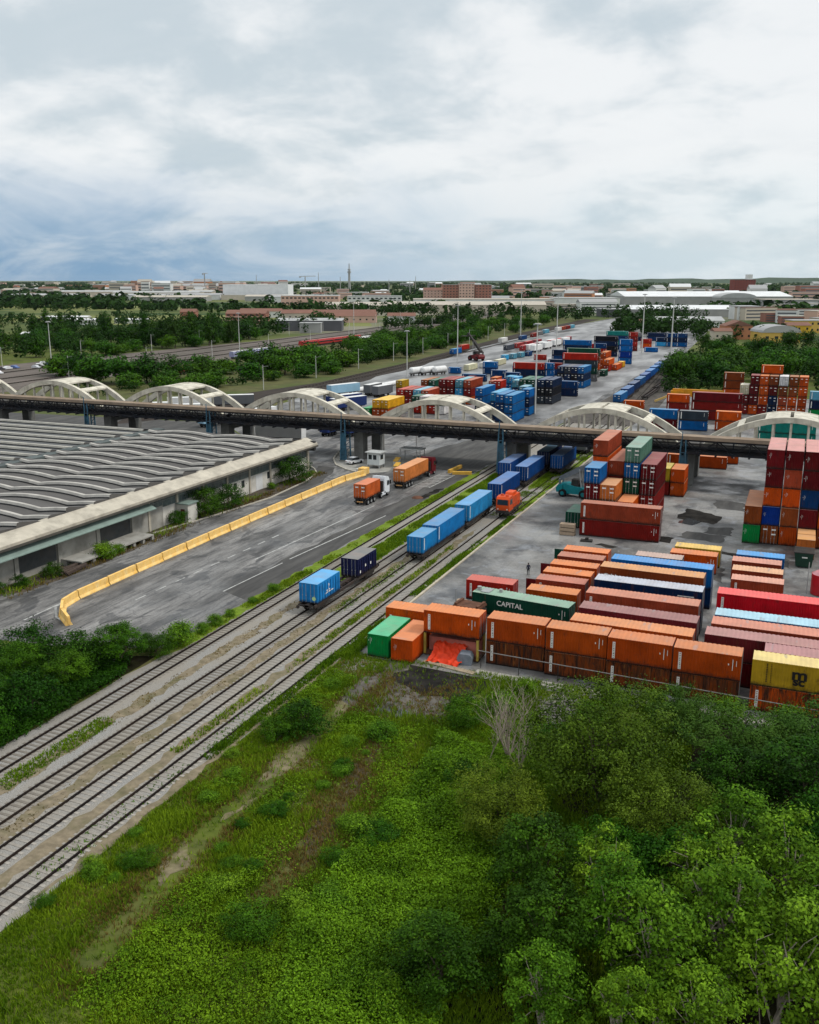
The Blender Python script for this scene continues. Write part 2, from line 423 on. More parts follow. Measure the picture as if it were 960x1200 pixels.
# open country: soil and grass near by, patchwork of fields far off
m = MT('field_ground', 0.95, 0.1)
a = m.mix(m.ramp(m.noise(.35, 8, .62), .35, .68), (.050, .075, .012), (.115, .135, .024))
a = m.mix(m.ramp(m.noise(.12, 6, .6, off=(9, 4, 0)), .50, .66, 0, .75), a, (.115, .095, .048))
b = m.mix(m.ramp(m.noise(.006, 4, .5), .42, .58), (.030, .058, .016), (.12, .135, .045))
b = m.mix(m.ramp(m.noise(.0035, 3, .5, off=(4, 1, 0)), .55, .62), b, (.20, .19, .14))
sp = m.n('ShaderNodeSeparateXYZ'); m.l(m.coord(), sp.inputs[0])
m.col(m.mix(m.ramp(sp.outputs[1], 300, 700), a, b)); m.bump(m.noise(2.5, 6, .6), .1, .6); m_field = m.m
G = 30000
sheet('ground', m_field, [(-G, -2000), (G, -2000), (G, G), (-G, G)], -0.02)

m = MT('asphalt', 0.62, 0.3)
a = m.mix(m.ramp(m.noise(.10, 7, .6, (2.2, .55, 1)), .35, .66), (.072, .070, .068), (.30, .29, .277))
a = m.mix(m.ramp(m.noise(.9, 8, .7, (2.0, .18, 1), (3, 8, 0)), .47, .66, 0, .80), a, (.030, .030, .033))
a = m.mix(m.ramp(m.noise(.22, 5, .5, (1, .6, 1), (13, 2, 0), dist=1.2), .57, .61, 0, .6), a, (.040, .041, .044))
v = m.n('ShaderNodeTexVoronoi', feature='DISTANCE_TO_EDGE'); mp = m.n('ShaderNodeMapping'); mp.inputs['Scale'].default_value = (.15, .07, 1); m.l(m.coord(), mp.inputs[0])
wv = m.n('ShaderNodeVectorMath', operation='ADD'); m.l(mp.outputs[0], wv.inputs[0])
nz = m.n('ShaderNodeTexNoise'); nz.inputs['Scale'].default_value = 3.0; m.l(mp.outputs[0], nz.inputs['Vector'])
vs_ = m.n('ShaderNodeVectorMath', operation='SCALE'); m.l(nz.outputs['Color'], vs_.inputs[0]); vs_.inputs['Scale'].default_value = .35; m.l(vs_.outputs[0], wv.inputs[1])
m.l(wv.outputs[0], v.inputs['Vector']); v.inputs['Scale'].default_value = 1.0
a = m.mix(m.ramp(v.outputs['Distance'], .003, .010, .38, 0), a, (.05, .05, .052))
m.col(a); a = m.mix(m.ramp(m.noise(3.5, 4, .8), .40, .62, .34, 0), a, (.02, .02, .02)); m.col(a)
m.l(m.ramp(m.noise(.16, 5, .6, (1.4, .7, 1), (2, 2, 2)), .42, .62, .80, .40), m.b.inputs['Roughness'])
m_asphalt = m.m
m = MT('concrete_paving', 0.6, 0.4)
a = m.mix(m.ramp(m.noise(.08, 7, .6), .38, .62), (.092, .090, .086), (.295, .286, .27))
a = m.mix(m.ramp(m.noise(.16, 7, .65, (1, .7, 1), (4, 4, 0)), .50, .64, 0, .85), a, (.040, .041, .045))
a = m.mix(m.ramp(m.noise(.30, 6, .55, off=(1, 9, 0), dist=.8), .56, .66, 0, .5), a, (.29, .305, .33))
a = m.mix(m.ramp(m.noise(1.5, 8, .7, (.3, 2, 1)), .58, .75, 0, .5), a, (.07, .068, .065))
br = m.n('ShaderNodeTexBrick'); m.l(m.coord(), br.inputs[0]); br.inputs['Scale'].default_value = 1.0; br.offset = 0
br.inputs['Brick Width'].default_value = 6.0; br.inputs['Row Height'].default_value = 6.0; br.inputs['Mortar Size'].default_value = .035
a = m.mix(m.math('MULTIPLY', br.outputs['Fac'], .45), a, (.05, .05, .048))
a = m.mix(m.ramp(m.noise(3.0, 4, .8), .40, .62, .34, 0), a, (.03, .03, .03))
m.col(a); m.l(m.ramp(m.noise(.14, 5, .6, off=(3, 3, 3)), .42, .58, .78, .30), m.b.inputs['Roughness'])
m_paving = m.m
m = MT('ballast_stone', 0.95, 0.15)
vn = m.vor(9.0)
a = m.mix(m.ramp(vn.outputs['Color'] if False else m.noise(14, 2, .8), .32, .68), (.075, .073, .070), (.40, .39, .37))
a = m.mix(m.ramp(m.noise(.28, 6, .6, (1.6, .35, 1)), .38, .62, .08, .75), a, (.25, .222, .182))
a = m.mix(m.ramp(m.noise(.8, 6, .7, (1.2, .5, 1), (5, 5, 0)), .60, .72, 0, .5), a, (.12, .11, .10))
m.col(a); m.bump(vn.outputs['Distance'], .05, .6); m_ballast = m.m
m_dirt = mat('dry_earth', (.190, .155, .105), .95, .35, 1.4, dirt=(.085, .085, .035), dirt_amt=.85, dscale=.5)
m_brown = mat('dark_earth', (.085, .068, .050), .95, .35, 1.0, dirt=(.035, .032, .028), dirt_amt=.8, dscale=.4)
m_soot = mat('sooty_earth', (.016, .015, .014), .95, .4, .9, dirt=(.060, .055, .048), dirt_amt=.6, dscale=.5, spec=.03)
m_gravel = mat('pale_gravel', (.20, .19, .17), .95, .4, 5, dirt=(.09, .08, .06), dirt_amt=.8, dscale=.5)
m_grassflat = mat('short_grass', (.120, .185, .012), .95, .3, 1.6, dirt=(.13, .12, .04), dirt_amt=.6, dscale=.35)
m_water = MT('puddle_water', 0.05, 0.5).col((.05, .052, .055)).m
m_line = mat('worn_road_paint', (.42, .42, .40), .7, .15, 3, dirt=(.14, .14, .135), dirt_amt=.95, dscale=1.2)

# roads and yards
sheet('road', m_asphalt, [(-93.5, 79), (-88, 73), (-70, 75.5), (-61.2, 79.5), (-61.2, 262), (-41.6, 285), (-47, 420), (-62, 560), (-71, 760), (-100, 1050), (-190, 1050), (-193, 780), (-186, 557), (-169, 420), (-160, 300), (-150, 225), (-112, 186), (-97, 178), (-94.3, 172)], 0.0)
sheet('street', m_asphalt, [(-128, 60), (-93, 66), (-88, 73), (-93.5, 79), (-94.3, 90), (-130, 90)], -0.004)
sheet('yard_paving', m_paving, [(-42.4, 85.5), (60, 80), (60, 345), (-43, 345), (-41, 299), (-42.4, 262)], 0.012)
kb = MB(); kb.box(-42.72, -42.42, 86, 262, -.05, .16); tag(kb.build('kerb', mat('yard_kerb', (.42, .37, .29), .9, .2, .8)), kind='structure')
sheet('track_bed', mat('dark_ballast', (.085, .075, .066), .95, .4, .5, dirt=(.04, .036, .03), dirt_amt=.7, dscale=.1, stretch=(1.5, .4, 1)), [(-61.4, 261), (-42.2, 261), (-41, 299), (-43.5, 400), (-50, 480), (-66, 480), (-61.0, 330)], .008)
sheet('ballast', m_ballast, wob([(-60.9, 20), (-42.6, 18), (-42.7, 150), (-43, 262), (-60.6, 262)], 3, .35, 4), 0.006)
# earth strips between the tracks
for i, (x, s0, s1, wd) in enumerate([(-55.4, 20, 150, 1.2), (-50.45, 20, 150, 1.3), (-46.4, 20, 140, 1.2), (-42.9, 40, 100, .9)]):
    sheet('earth_strip', m_dirt, band([(x, s0), (x, (s0 + s1) / 2), (x, s1)], wd, 20 + i, .35), 0.012)
for i, (x, s0, s1, wd) in enumerate([(-60.7, 76, 185, 2.1), (-55.7, 101, 200, 3.5), (-50.6, 162, 215, 2.4), (-43.6, 152, 215, 1.3), (-46.6, 172, 215, 2.6), (-43.1, 118, 152, .9)]):
    sheet('grass_strip', m_grassflat, band([(x, s0), (x, (s0 + s1) / 2), (x, s1)], wd, 40 + i, .3), 0.016)
# painted lines on the road
def line(p, q, wd, m=m_line, z=.009, name='road_marking'):
    a = Vector(p); b = Vector(q); n = Vector((-(b - a).y, (b - a).x)).normalized() * wd / 2
    return sheet(name, m, [tuple(a + n), tuple(b + n), tuple(b - n), tuple(a - n)], z)
line((-70.4, 112), (-68.4, 149), .22); line((-65.9, 114), (-63.6, 143), .22); line((-66.6, 98), (-65.9, 112), .18)
for i in range(9): line((-74.9 + .1 * i, 91 + 4.0 * i), (-74.85 + .1 * i, 93 + 4.0 * i), .22)
line((-82.4, 80), (-82.7, 88), .25)
pts = [(-76, 80.8), (-79.5, 82.2), (-82.4, 85.2), (-82.8, 92)]
for p, q in zip(pts, pts[1:]): line(p, q, .28, z=.0095)
for i in range(8): line((-68.2 + .35 * i * .3, 166 + i * 1.7), (-65.0 + .1 * i, 167.4 + i * 1.75), .32)
line((-68.4, 166), (-67.6, 180), .2, z=.0115); line((-64.9, 166.5), (-64.4, 179), .2, z=.0115)
sheet('tar_patch', m_soot, wob([(-64.3, 156.5), (-62.2, 157.5), (-61.9, 167), (-63.2, 166), (-63.6, 159)], 1, .25, 3), .0075)
sheet('wet_patch', m_water, wob([(-12, 139), (-8.2, 137.6), (-6.6, 139.2), (-10.5, 142)], 1.2, .35, 8), .018)
sheet('wet_patch', m_water, wob([(-17, 157), (-14.6, 156), (-13.4, 159), (-16, 161)], 1.2, .3, 9), .018)
sheet('oil_stain', m_soot, wob([(-14.8, 141), (-7.4, 138.2), (-5.4, 141), (-12.5, 143.6)], 1.2, .4, 12), .0155)
sheet('oil_stain', m_soot, wob([(-17.5, 160), (-11.5, 158), (-10.6, 164), (-16.8, 168)], 1.2, .5, 13), .0155)
m_dasph = mat('dark_asphalt', (.058, .056, .054), .8, .35, .5, dirt=(.13, .125, .115), dirt_amt=.7, dscale=.35, stretch=(1.6, .25, 1))
sheet('asphalt_patch', m_dasph, wob([(-66.3, 98), (-61.6, 96), (-61.5, 182), (-65.6, 182), (-66.2, 150)], 3, .5, 15), .0055)
sheet('asphalt_patch', m_dasph, wob([(-80, 186), (-61.5, 183), (-61.5, 232), (-72, 236), (-79, 210)], 3, .8, 16), .0055)
sheet('asphalt_patch', m_dasph, wob([(-93, 146), (-86.8, 150), (-86.2, 163), (-91, 178), (-95, 178), (-92, 168)], 2.5, .5, 17), .0055)
for i, (q, sd) in enumerate([([(-16, 148), (-9.5, 146.5), (-8.8, 151), (-15, 152)], 31), ([(-12.5, 152), (-8, 151.5), (-8.5, 157), (-12, 156)], 32), ([(-19, 144), (-16.5, 143.5), (-16.2, 147), (-18.6, 147.2)], 33), ([(-12, 170), (-7, 169), (-8, 176), (-13, 177)], 34), ([(-9.5, 128), (-7.4, 126), (-7.6, 133), (-9.4, 134)], 35), ([(-2, 138), (1, 136), (.6, 141), (-1.5, 142)], 36), ([(-27, 138.4), (-24, 137.4), (-23.4, 138.6), (-26.2, 139.6)], 37)]): sheet('oil_stain', m_soot if i in (2, 6) else m_dasph, wob(q, 1, .45, sd), .0165)
m_path = mat('worn_path', (.165, .140, .085), .95, .4, 1.2, dirt=(.075, .095, .014), dirt_amt=1.0, dscale=.8, spec=.03)
m_path2 = mat('dark_worn_path', (.070, .055, .036), .95, .4, 1.0, dirt=(.070, .085, .014), dirt_amt=.9, dscale=.7, spec=.03)
# waste ground in front of the yard
for k_, q_ in enumerate(([(-37.6, 79), (-37.3, 75), (-37.0, 71)], [(-37.0, 67.5), (-36.6, 63), (-37.1, 58.5)], [(-36.2, 56.5), (-36.9, 52.5)], [(-37.6, 49.5), (-36.9, 47), (-36.4, 44.5)])): sheet('dirt_path', m_path, band(q_, (2.4, 3.0, 2.0, 2.6)[k_], 161 + k_, 1.0, .9), .0)
sheet('dirt_path', m_path2, band([(-31.3, 70), (-30.9, 65), (-29.4, 56), (-28.8, 50)], 2.2, 62, .7), .002)
sheet('gravel_patch', m_gravel, wob([(-41.8, 78), (-38.6, 77), (-38.3, 84.5), (-41.8, 85)], 1.4, .5, 63), .003)
sheet('sooty_ground', m_soot, wob([(-35.6, 81.0), (-31, 78.6), (-26.4, 78.8), (-25.2, 86.0), (-34.5, 86.6)], 1.2, .6, 64), .006)
sheet('sooty_ground', mat('grey_bare_soil', (.115, .105, .092), .95, .4, 1.1, dirt=(.040, .037, .032), dirt_amt=.9, dscale=.35, spec=.03), wob([(-38.5, 75), (-33, 72.2), (-28.2, 73), (-26.2, 80), (-26.6, 86.5), (-38, 86)], 1.5, .8, 65), .002)
sheet('puddle', m_water, wob([(-34.3, 74.2), (-30.8, 72.6), (-31.2, 75.0), (-33.6, 76.0)], .8, .35, 66), .010)
sheet('gravel_patch', m_gravel, wob([(-20.4, 76.4), (-16.6, 76.6), (-16.2, 84), (-19.4, 84.4)], 1.2, .6, 67), .004)
sheet('kerb_slab', mat('pale_concrete_slab', (.40, .38, .34), .9, .2, 1.2, dirt=(.12, .11, .09)), [(-28.3, 85.6), (2, 84.4), (2, 85.4), (-28.3, 86.7)], .03)
m_floor = mat('painted_shade_floor', (.016, .014, .008), .95, .4, 1.5, dirt=(.02, .028, .006), dirt_amt=.6, spec=.02)  # near-black floor puts the shade between the plants into the ground colour
sheet('shade_floor', m_floor, wob([(-27.5, 66), (-27, 54), (-24.5, 44), (-22, 36), (-12, 33), (-12, 72), (-20, 72)], 1.5, .6, 71), -.008)
sheet('shade_floor', m_floor, wob([(-16.6, 60), (-14.5, 38), (12, 32), (16, 84), (-8, 84.5), (-15.5, 76)], 1.5, .5, 68), -.004)
sheet('shade_floor', m_floor, wob([(-61.2, 44), (-61.2, 77), (-70, 74), (-80, 72), (-84, 44)], 1.5, .3, 69), -.002)
sheet('service_lane', m_dasph, [(-262, 171), (-94.3, 172), (-97, 178), (-112, 186), (-150, 224), (-262, 214)], .003)
# far tracks and railway land on the left
m_railland = mat('railway_land', (.125, .105, .092), .95, .25, .08, dirt=(.06, .06, .045), dirt_amt=.7, dscale=.035, stretch=(1.6, .5, 1))
m_farasph = MT('pale_wet_sheen_asphalt', .5, .3); m_farasph.col(m_farasph.mix(m_farasph.ramp(m_farasph.noise(.05, 6, .6, (2, .6, 1)), .40, .62), (.10, .098, .096), (.30, .298, .296))); m_farasph = m_farasph.m  # lightened tone puts the wet sheen into the asphalt colour
sheet('yard_paving', m_farasph, wob([(-158, 275), (-112, 262), (-64, 268), (-64, 330), (-63, 440), (-68, 560), (-76, 760), (-110, 1000), (-186, 1000), (-189, 780), (-182, 557), (-166, 420)], 12, 1.5, 18), .012)
sheet('railway_land', m_railland, [(-345, 190), (-262, 190), (-268, 460), (-292, 720), (-330, 1100), (-392, 1300), (-430, 1300), (-372, 1000), (-338, 720), (-334, 540), (-348, 360)], .0)
sheet('track_bed', mat('dark_track_bed', (.036, .028, .023), .95, .35, .25, stretch=(2, .2, 1)), [(-176, 210), (-158.5, 245), (-160, 330), (-165.5, 420), (-176, 560), (-187, 720), (-196, 980), (-212, 980), (-202, 720), (-190, 560), (-178, 420), (-175, 330), (-190, 240)], .004)
sheet('verge', mat('dry_verge', (.085, .085, .030), .95, .3, .15, dirt=(.045, .080, .012), dirt_amt=.9, dscale=.05), [(-262, 200), (-176, 210), (-190, 240), (-175, 330), (-178, 420), (-190, 560), (-202, 720), (-212, 980), (-330, 1080), (-292, 720), (-268, 460)], -.004)
m_ygrass = mat('mown_field', (.150, .165, .050), .95, .15, .03, dirt=(.10, .13, .035), dirt_amt=.6, dscale=.01)
sheet('field', m_ygrass, [(-640, 800), (-480, 880), (-520, 990), (-690, 905)], .0)
sheet('field', m_ygrass, [(-480, 870), (-400, 720), (-350, 760), (-440, 940)], .002)
sheet('field', m_ygrass, [(-900, 1000), (-760, 1060), (-830, 1190), (-960, 1120)], .0)
sheet('field', m_ygrass, [(-760, 720), (-560, 690), (-520, 760), (-600, 880), (-800, 860)], .004)
sheet('field', m_ygrass, [(-1150, 1000), (-850, 1090), (-900, 1250), (-1200, 1150)], .004)
sheet('field', m_ygrass, [(-345, 800), (-300, 830), (-318, 905), (-372, 880)], .0)
# ------------------------------------------------------------------ railway tracks
m_rail = mat('rail_steel', (.014, .011, .010), .75, .25, 2, dirt=(.045, .026, .016), dirt_amt=.6, spec=.08)
m_slc = mat('concrete_sleeper', (.285, .262, .23), .95, .25, 1.5, dirt=(.16, .14, .115), dirt_amt=.8)
m_slw = mat('old_sleeper', (.185, .165, .14), .95, .25, 1.5, dirt=(.10, .085, .07), dirt_amt=.7)
def rail_mesh(s0, s1, x):
    mb = MB(); mb.prism([(x - .085, .0), (x + .085, .0), (x + .06, .03), (x + .055, .16), (x - .055, .16), (x - .06, .03)], s0, s1); return mb
slb = MB(); slb.prism([(-1.25, 0), (1.25, 0), (1.22, .10), (-1.22, .10)], -.12, .12)
me_slc = slb.mesh('sleeper', m_slc); me_slw = slb.mesh('old_sleeper', m_slw)
def track(label, x, s0, s1, me, n0, pitch=.62, buried=None, rz=0.0):
    t = thing('railway_track', label, 'railway track', (x, s0, -.042), rz, 'railway tracks beside the yard')
    for sg in (-1, 1): rail_mesh(0, s1 - s0, sg * .755).build('rail', m_rail, t, (0, 0, .07))
    n = int((s1 - s0) / pitch); rest = MB()
    for i in range(n):
        y = i * pitch; jx = rnd.uniform(-.05, .05)
        if n0 <= i < n0 + 95: link('sleeper', me, t, (jx, y, -.02), rnd.uniform(-.012, .012))
        elif buried is None or s0 + y < buried: rest.prism([(-1.25 + jx, -.02), (1.25 + jx, -.02), (1.22 + jx, .08), (-1.22 + jx, .08)], y - .12, y + .12)
    tag(rest.build('sleepers', me.materials[0], t), kind='stuff')
    return t
track('railway track nearest the asphalt road, half overgrown past the wagons', -58.25, 44, 262, me_slw, 6, buried=120, rz=.005)
track('railway track under the two single blue wagon boxes', -52.4, 36, 262, me_slw, 10, buried=150)
track('railway track under the long blue container train', -48.6, 32, 262, me_slc, 8, buried=150)
track('railway track nearest the concrete yard, with the orange locomotive', -44.55, 26, 262, me_slc, 8, buried=135)
def far_track(label, x, s0, s1, rz=0.0, group='tracks beyond the yard'):
    t = thing('railway_track', label, 'railway track', (x, s0, .03), rz, group)
    for sg in (-1, 1): rail_mesh(0, s1 - s0, sg * .755).build('rail', m_rail, t)
    mb = MB()
    for i in range(int((s1 - s0) / 3)): mb.box(-1.25, 1.25, i * 3, i * 3 + .3, -.01, .08)
    tag(mb.build('sleepers', m_slw, t), kind='stuff')
for i, x in enumerate((-281, -297, -316)): far_track('one of the main line tracks crossing the brown railway land on the left', x, 215, 900, .035, 'main line tracks on the left')
for x, a in ((-166, .04), (-171, .04)): far_track('siding between the green verge and the far asphalt yard', x, 300, 760, a, 'dark sidings')
far_track('track under the row of blue wagons beyond the bridge', -53.0, 262, 470, .04, 'yard tracks past the bridge'); far_track('rusty siding to the right of the blue wagon row', -46.5, 262, 440, .06, 'yard tracks past the bridge')
# ================================================================== warehouse
m_roofgrey = mat('grey_roof_felt', (.090, .085, .081), .9, .18, .25, dirt=(.13, .125, .12), dirt_amt=.5, dscale=.15, stretch=(.4, 1, 1))
m_rooflip = mat('pale_shell_edge', (.42, .40, .365), .9, .16, .6, dirt=(.26, .25, .23), dirt_amt=.7, dscale=.5)
m_cream = mat('cream_concrete', (.46, .42, .345), .9, .14, .5, dirt=(.20, .18, .15), dirt_amt=.75, dscale=.4)
m_wall = mat('whitewashed_wall', (.60, .58, .53), .9, .12, .5, dirt=(.27, .25, .21), dirt_amt=.7, dscale=.35)
m_concwall = mat('stained_concrete_wall', (.33, .32, .29), .9, .18, .5, dirt=(.15, .14, .12), dirt_amt=.8, dscale=.4)
m_band = MT('dirty_window_band', .35, .5); m_band.col(m_band.mix(m_band.ramp(m_band.noise(.8, 6, .6), .3, .7), (.045, .065, .068), (.12, .16, .16))); m_band = m_band.m
m_door = mat('dark_gate', (.055, .060, .062), .7, .2, 1, dirt=(.09, .08, .07))
m_canopy = mat('green_grey_canopy', (.20, .265, .235), .8, .12, .7, dirt=(.12, .15, .13), dirt_amt=.6)
m_mullion = mat('grey_mullion', (.28, .29, .28), .8, .1, 2)
ware = thing('warehouse', 'long grey warehouse with scalloped shell roof beside the road', 'warehouse', (-94.3, 75, 0))
X0, X1 = -94.3, -130.4
def arch(t):
    u = ((t - (-99.5)) / 14.4) % 1.0
    return .56 * (1 - (2 * u - 1) ** 2)
PER = 9.24
def shell_roof(tA, tB, s_from, s_to, archf, nm, nt_, slots):
    """saw-tooth shells: two stepped lips in every period, each lip a pale edge beam over a dark upright face"""
    mb = MB(); ts_ = [tA + (tB - tA) * i / nt_ for i in range(nt_ + 1)]
    prof = [(0, 0.0, 2), (0.03, .22, 1), (.14, .58, 1), (.62, .62, 0), (3.5, .36, 2), (3.53, .58, 1), (3.64, .94, 1), (4.12, .96, 0), (PER, 0.0, 0)]
    k0 = math.ceil((s_from - 119.9 + 3.5) / PER) - 1
    for k in range(k0, 60):
        base = 119.9 - 3.5 + k * PER
        if base > s_to: break
        for (a, za, mi), (b, zb, _) in zip(prof, prof[1:]):
            A, B = base + a, base + b
            if B <= s_from or A >= s_to: continue
            za_, zb_ = za, zb
            if A < s_from: za_ = za + (zb - za) * (s_from - A) / (B - A); A = s_from
            if B > s_to: zb_ = za + (zb - za) * (s_to - A) / (B - A); B = s_to
            o = []
            for t in ts_: o += [(t - X0, A - 75, 6.25 + archf(t) + za_), (t - X0, B - 75, 6.25 + archf(t) + zb_)]
            mb.add(o, [(2 * i, 2 * i + 1, 2 * i + 3, 2 * i + 2) for i in range(nt_)], mi)
        for tt, fl in ((ts_[0], 1), (ts_[-1], 0)):
            o = []
            for (a, za, mi) in prof:
                if s_from <= base + a <= s_to: o.append((tt - X0, base + a - 75, 6.25 + archf(tt) + za))
            if len(o) > 1:
                k2 = len(o); o += [(x_, y_, 5.9) for x_, y_, _ in o]
                mb.add(o, [(i, i + 1, k2 + i + 1, k2 + i) if fl else (i + 1, i, k2 + i, k2 + i + 1) for i in range(k2 - 1)], 3)
    return mb.build(nm, slots, ware)
slots = [m_roofgrey, m_rooflip, MT('lip_shadow_line', .5, .3).col((.02, .022, .024)).m, m_roofgrey]  # dark step faces paint in the shadow line beneath each lip
shell_roof(-94.6, -130.2, 62, 171.5, arch, 'shell_roof', 50, slots)
m_stripe2 = mat('cream_roof_strip', (.42, .40, .35), .9, .12, .4, dirt=(.22, .22, .21), dirt_amt=.6)
m_roofblue = mat('blue_grey_roof', (.100, .103, .104), .8, .2, .2, dirt=(.07, .07, .072), dirt_amt=.7, dscale=.15, stretch=(.3, 1.5, 1))
shell_roof(-131.6, -262, 62, 171.5, lambda t: .25, 'flat_shed_roof', 1, [m_roofblue, m_stripe2, slots[2], m_roofgrey])
mb = MB(); mb.box(-132.2 - X0, -129.7 - X0, -13, 96.4, 5.6, 7.02); mb.build('valley_gutter', mat('valley_gutter', (.085, .10, .098), .8, .25, .4), ware)
# parapet: broad pale coping along the road side, and the far edge
mb = MB(); mb.prism([(-.75, 5.5), (2.1, 5.35), (2.1, 6.0), (1.9, 6.12), (-.45, 7.02), (-.75, 7.0)], -14, 97.6); mb.build('parapet', m_cream, ware)
mb = MB(); mb.prism([(2.1, 5.32), (2.28, 5.32), (2.28, 5.62), (2.1, 5.62)], -14, 97.6); mb.build('gutter', mat('dark_gutter', (.075, .07, .06), .8, .2, 1), ware)
mb = MB(); mb.box(-168, 1.9, 96.5, 97.2, 4.5, 6.55); mb.build('rear_parapet', mat('dark_parapet', (.06, .06, .06), .9, .2, 1), ware)
mb = MB(); mb.box(-168, 0, -14, 96.4, .0, 5.5)
for v in (): pass
mb.build('wall', m_concwall, ware)
# road side, far half: white lower wall, glazed band between white posts
mb = MB(); mb.box(.005, .12, 43.5, 97, 0, 3.15); mb.build('white_wall', m_wall, ware)
mb = MB(); mb.box(-.05, .13, 96.6, 97.4, 0, 5.4)
mb.build('corner_post', m_cream, ware)
ys = [44 + i * 7.5 for i in range(8)]
for i in range(7):
    mb = MB(); mb.box(.006, .06, ys[i] + .25, ys[i + 1] - .25, 3.16, 5.48); f = mb.build('window_band', m_band, ware)
    mb = MB()
    for k in range(1, 6): y = ys[i] + .25 + (ys[i + 1] - ys[i] - .5) * k / 6; mb.box(.06, .09, y - .03, y + .03, 3.17, 5.47)
    mb.box(.06, .085, ys[i] + .26, ys[i + 1] - .26, 4.2, 4.26); mb.build('mullion', m_mullion, f)
for y in ys: MB().box(.004, .30, y - .25, y + .25, 0, 5.45).build('post', m_cream, ware)
for y in (68.6, 71.2, 80.4): MB().box(.121, .15, y, y + 1.0, 1.6, 2.9).build('window', m_glass, ware)
MB().box(.121, .16, 76.2, 78.6, .05, 3.0).build('door', mat('white_door', (.62, .63, .63), .7, .08, 1), ware)
# near half: loading gates under the canopy
for i, y in enumerate(range(-8, 43, 8)):
    MB().box(.004, .32, y - .35, y + .35, 0, 5.3).build('post', m_concwall, ware)
    if i % 2: MB().box(.003, .07, y + .5, y + 7.5, .9, 4.6).build('gate', m_door, ware)
    else:
        MB().box(.003, .16, y + .4, y + 7.6, .0, 3.5).build('wall_panel', m_concwall, ware)
        MB().box(.003, .05, y + .4, y + 7.6, 3.52, 4.7).build('opening', m_black, ware)
mb = MB(); mb.prism([(.02, 5.15), (2.55, 4.15), (2.55, 4.28), (.02, 5.32)], -14, 43); mb.build('canopy', m_canopy, ware)
pl = thing('loading_platform', 'crumbling concrete loading platform along the near warehouse wall', 'platform', (-94.3, 75, 0))
mb = MB(); mb.box(.33, 4.0, 24, 40, .75, .95); mb.build('platform_deck', m_concwall, pl)
mb = MB()
for y in np.arange(24.4, 40, 2.2): mb.box(3.2, 3.8, y, y + .5, 0, .75)
mb.box(.35, 1.2, 24, 40, 0, .75); mb.build('platform_pier', m_concwall, pl)
kk = thing('kiosk', 'small white brick hut built against the warehouse wall', 'hut', (-92.9, 127.4, 0))
MB().box(-1.2, 1.1, -1.3, 1.3, 0, 3.0).build('wall', m_wall, kk); MB().box(-1.2, 1.35, -1.5, 1.5, 3.0, 3.16).build('roof', m_canopy, kk)
MB().box(-.3, .5, -1.33, -1.302, 0.1, 2.2).build('door', mat('maroon_door', (.10, .03, .025), .7, .1, 1), kk)
# heap of old sleepers
hp = thing('sleeper_pile', 'pile of dark old timbers stacked by the platform', 'timber pile', (-90.6, 97.6, 0), .05)
for i in range(12):
    mb = MB(); mb.box(-.13, .13, -2.2, 2.2, 0, .22); mb.build('timber', mat('old_timber', (.075, .055, .045), .95, .3, 2) if i == 0 else bpy.data.materials['old_timber'], hp, (-.9 + (i % 5) * .42 + .1 * (i // 5), rnd.uniform(-.5, .5), .24 * (i // 4)), rnd.uniform(-.1, .1))
# ================================================================== arched viaduct behind the truss
m_arch = MT('weathered_cream_concrete', .9, .2)
a_ = m_arch.mix(m_arch.ramp(m_arch.noise(.5, 7, .6), .35, .68), (.42, .39, .32), (.66, .62, .52))
a_ = m_arch.mix(m_arch.ramp(m_arch.noise(1.6, 7, .65, (1, 1, .3), (2, 6, 1)), .54, .74, 0, .6), a_, (.17, .155, .13)); m_arch.col(a_); m_arch = m_arch.m
m_pier = mat('grey_pier_concrete', (.17, .17, .16), .9, .2, .5, dirt=(.07, .07, .065), dirt_amt=.7)
m_deckc = mat('dark_deck', (.09, .085, .08), .9, .2, .5)
SPANS = [(-213, 1), (-177.2, 1), (-141.5, 1), (-107.1, 1), (-72.2, 1), (-37.0, 1), (-1.3, 1), (36, 1)]
names = ['arch span hidden mostly left of the frame edge', 'arch span at the left over the striped roof', 'arch span with graffiti covered trailers behind it', 'arch span above the corner of the warehouse', 'arch span above the orange lorries', 'arch span above the tallest red container column', 'arch span in front of teal containers on the right', 'arch span to the right behind the plum red stacks']
SF, SR, HW, RISE, ZD = 189.3, 198.6, 15.6, 6.0, 8.1
def zarch(u): return ZD + RISE * (1 - u * u)
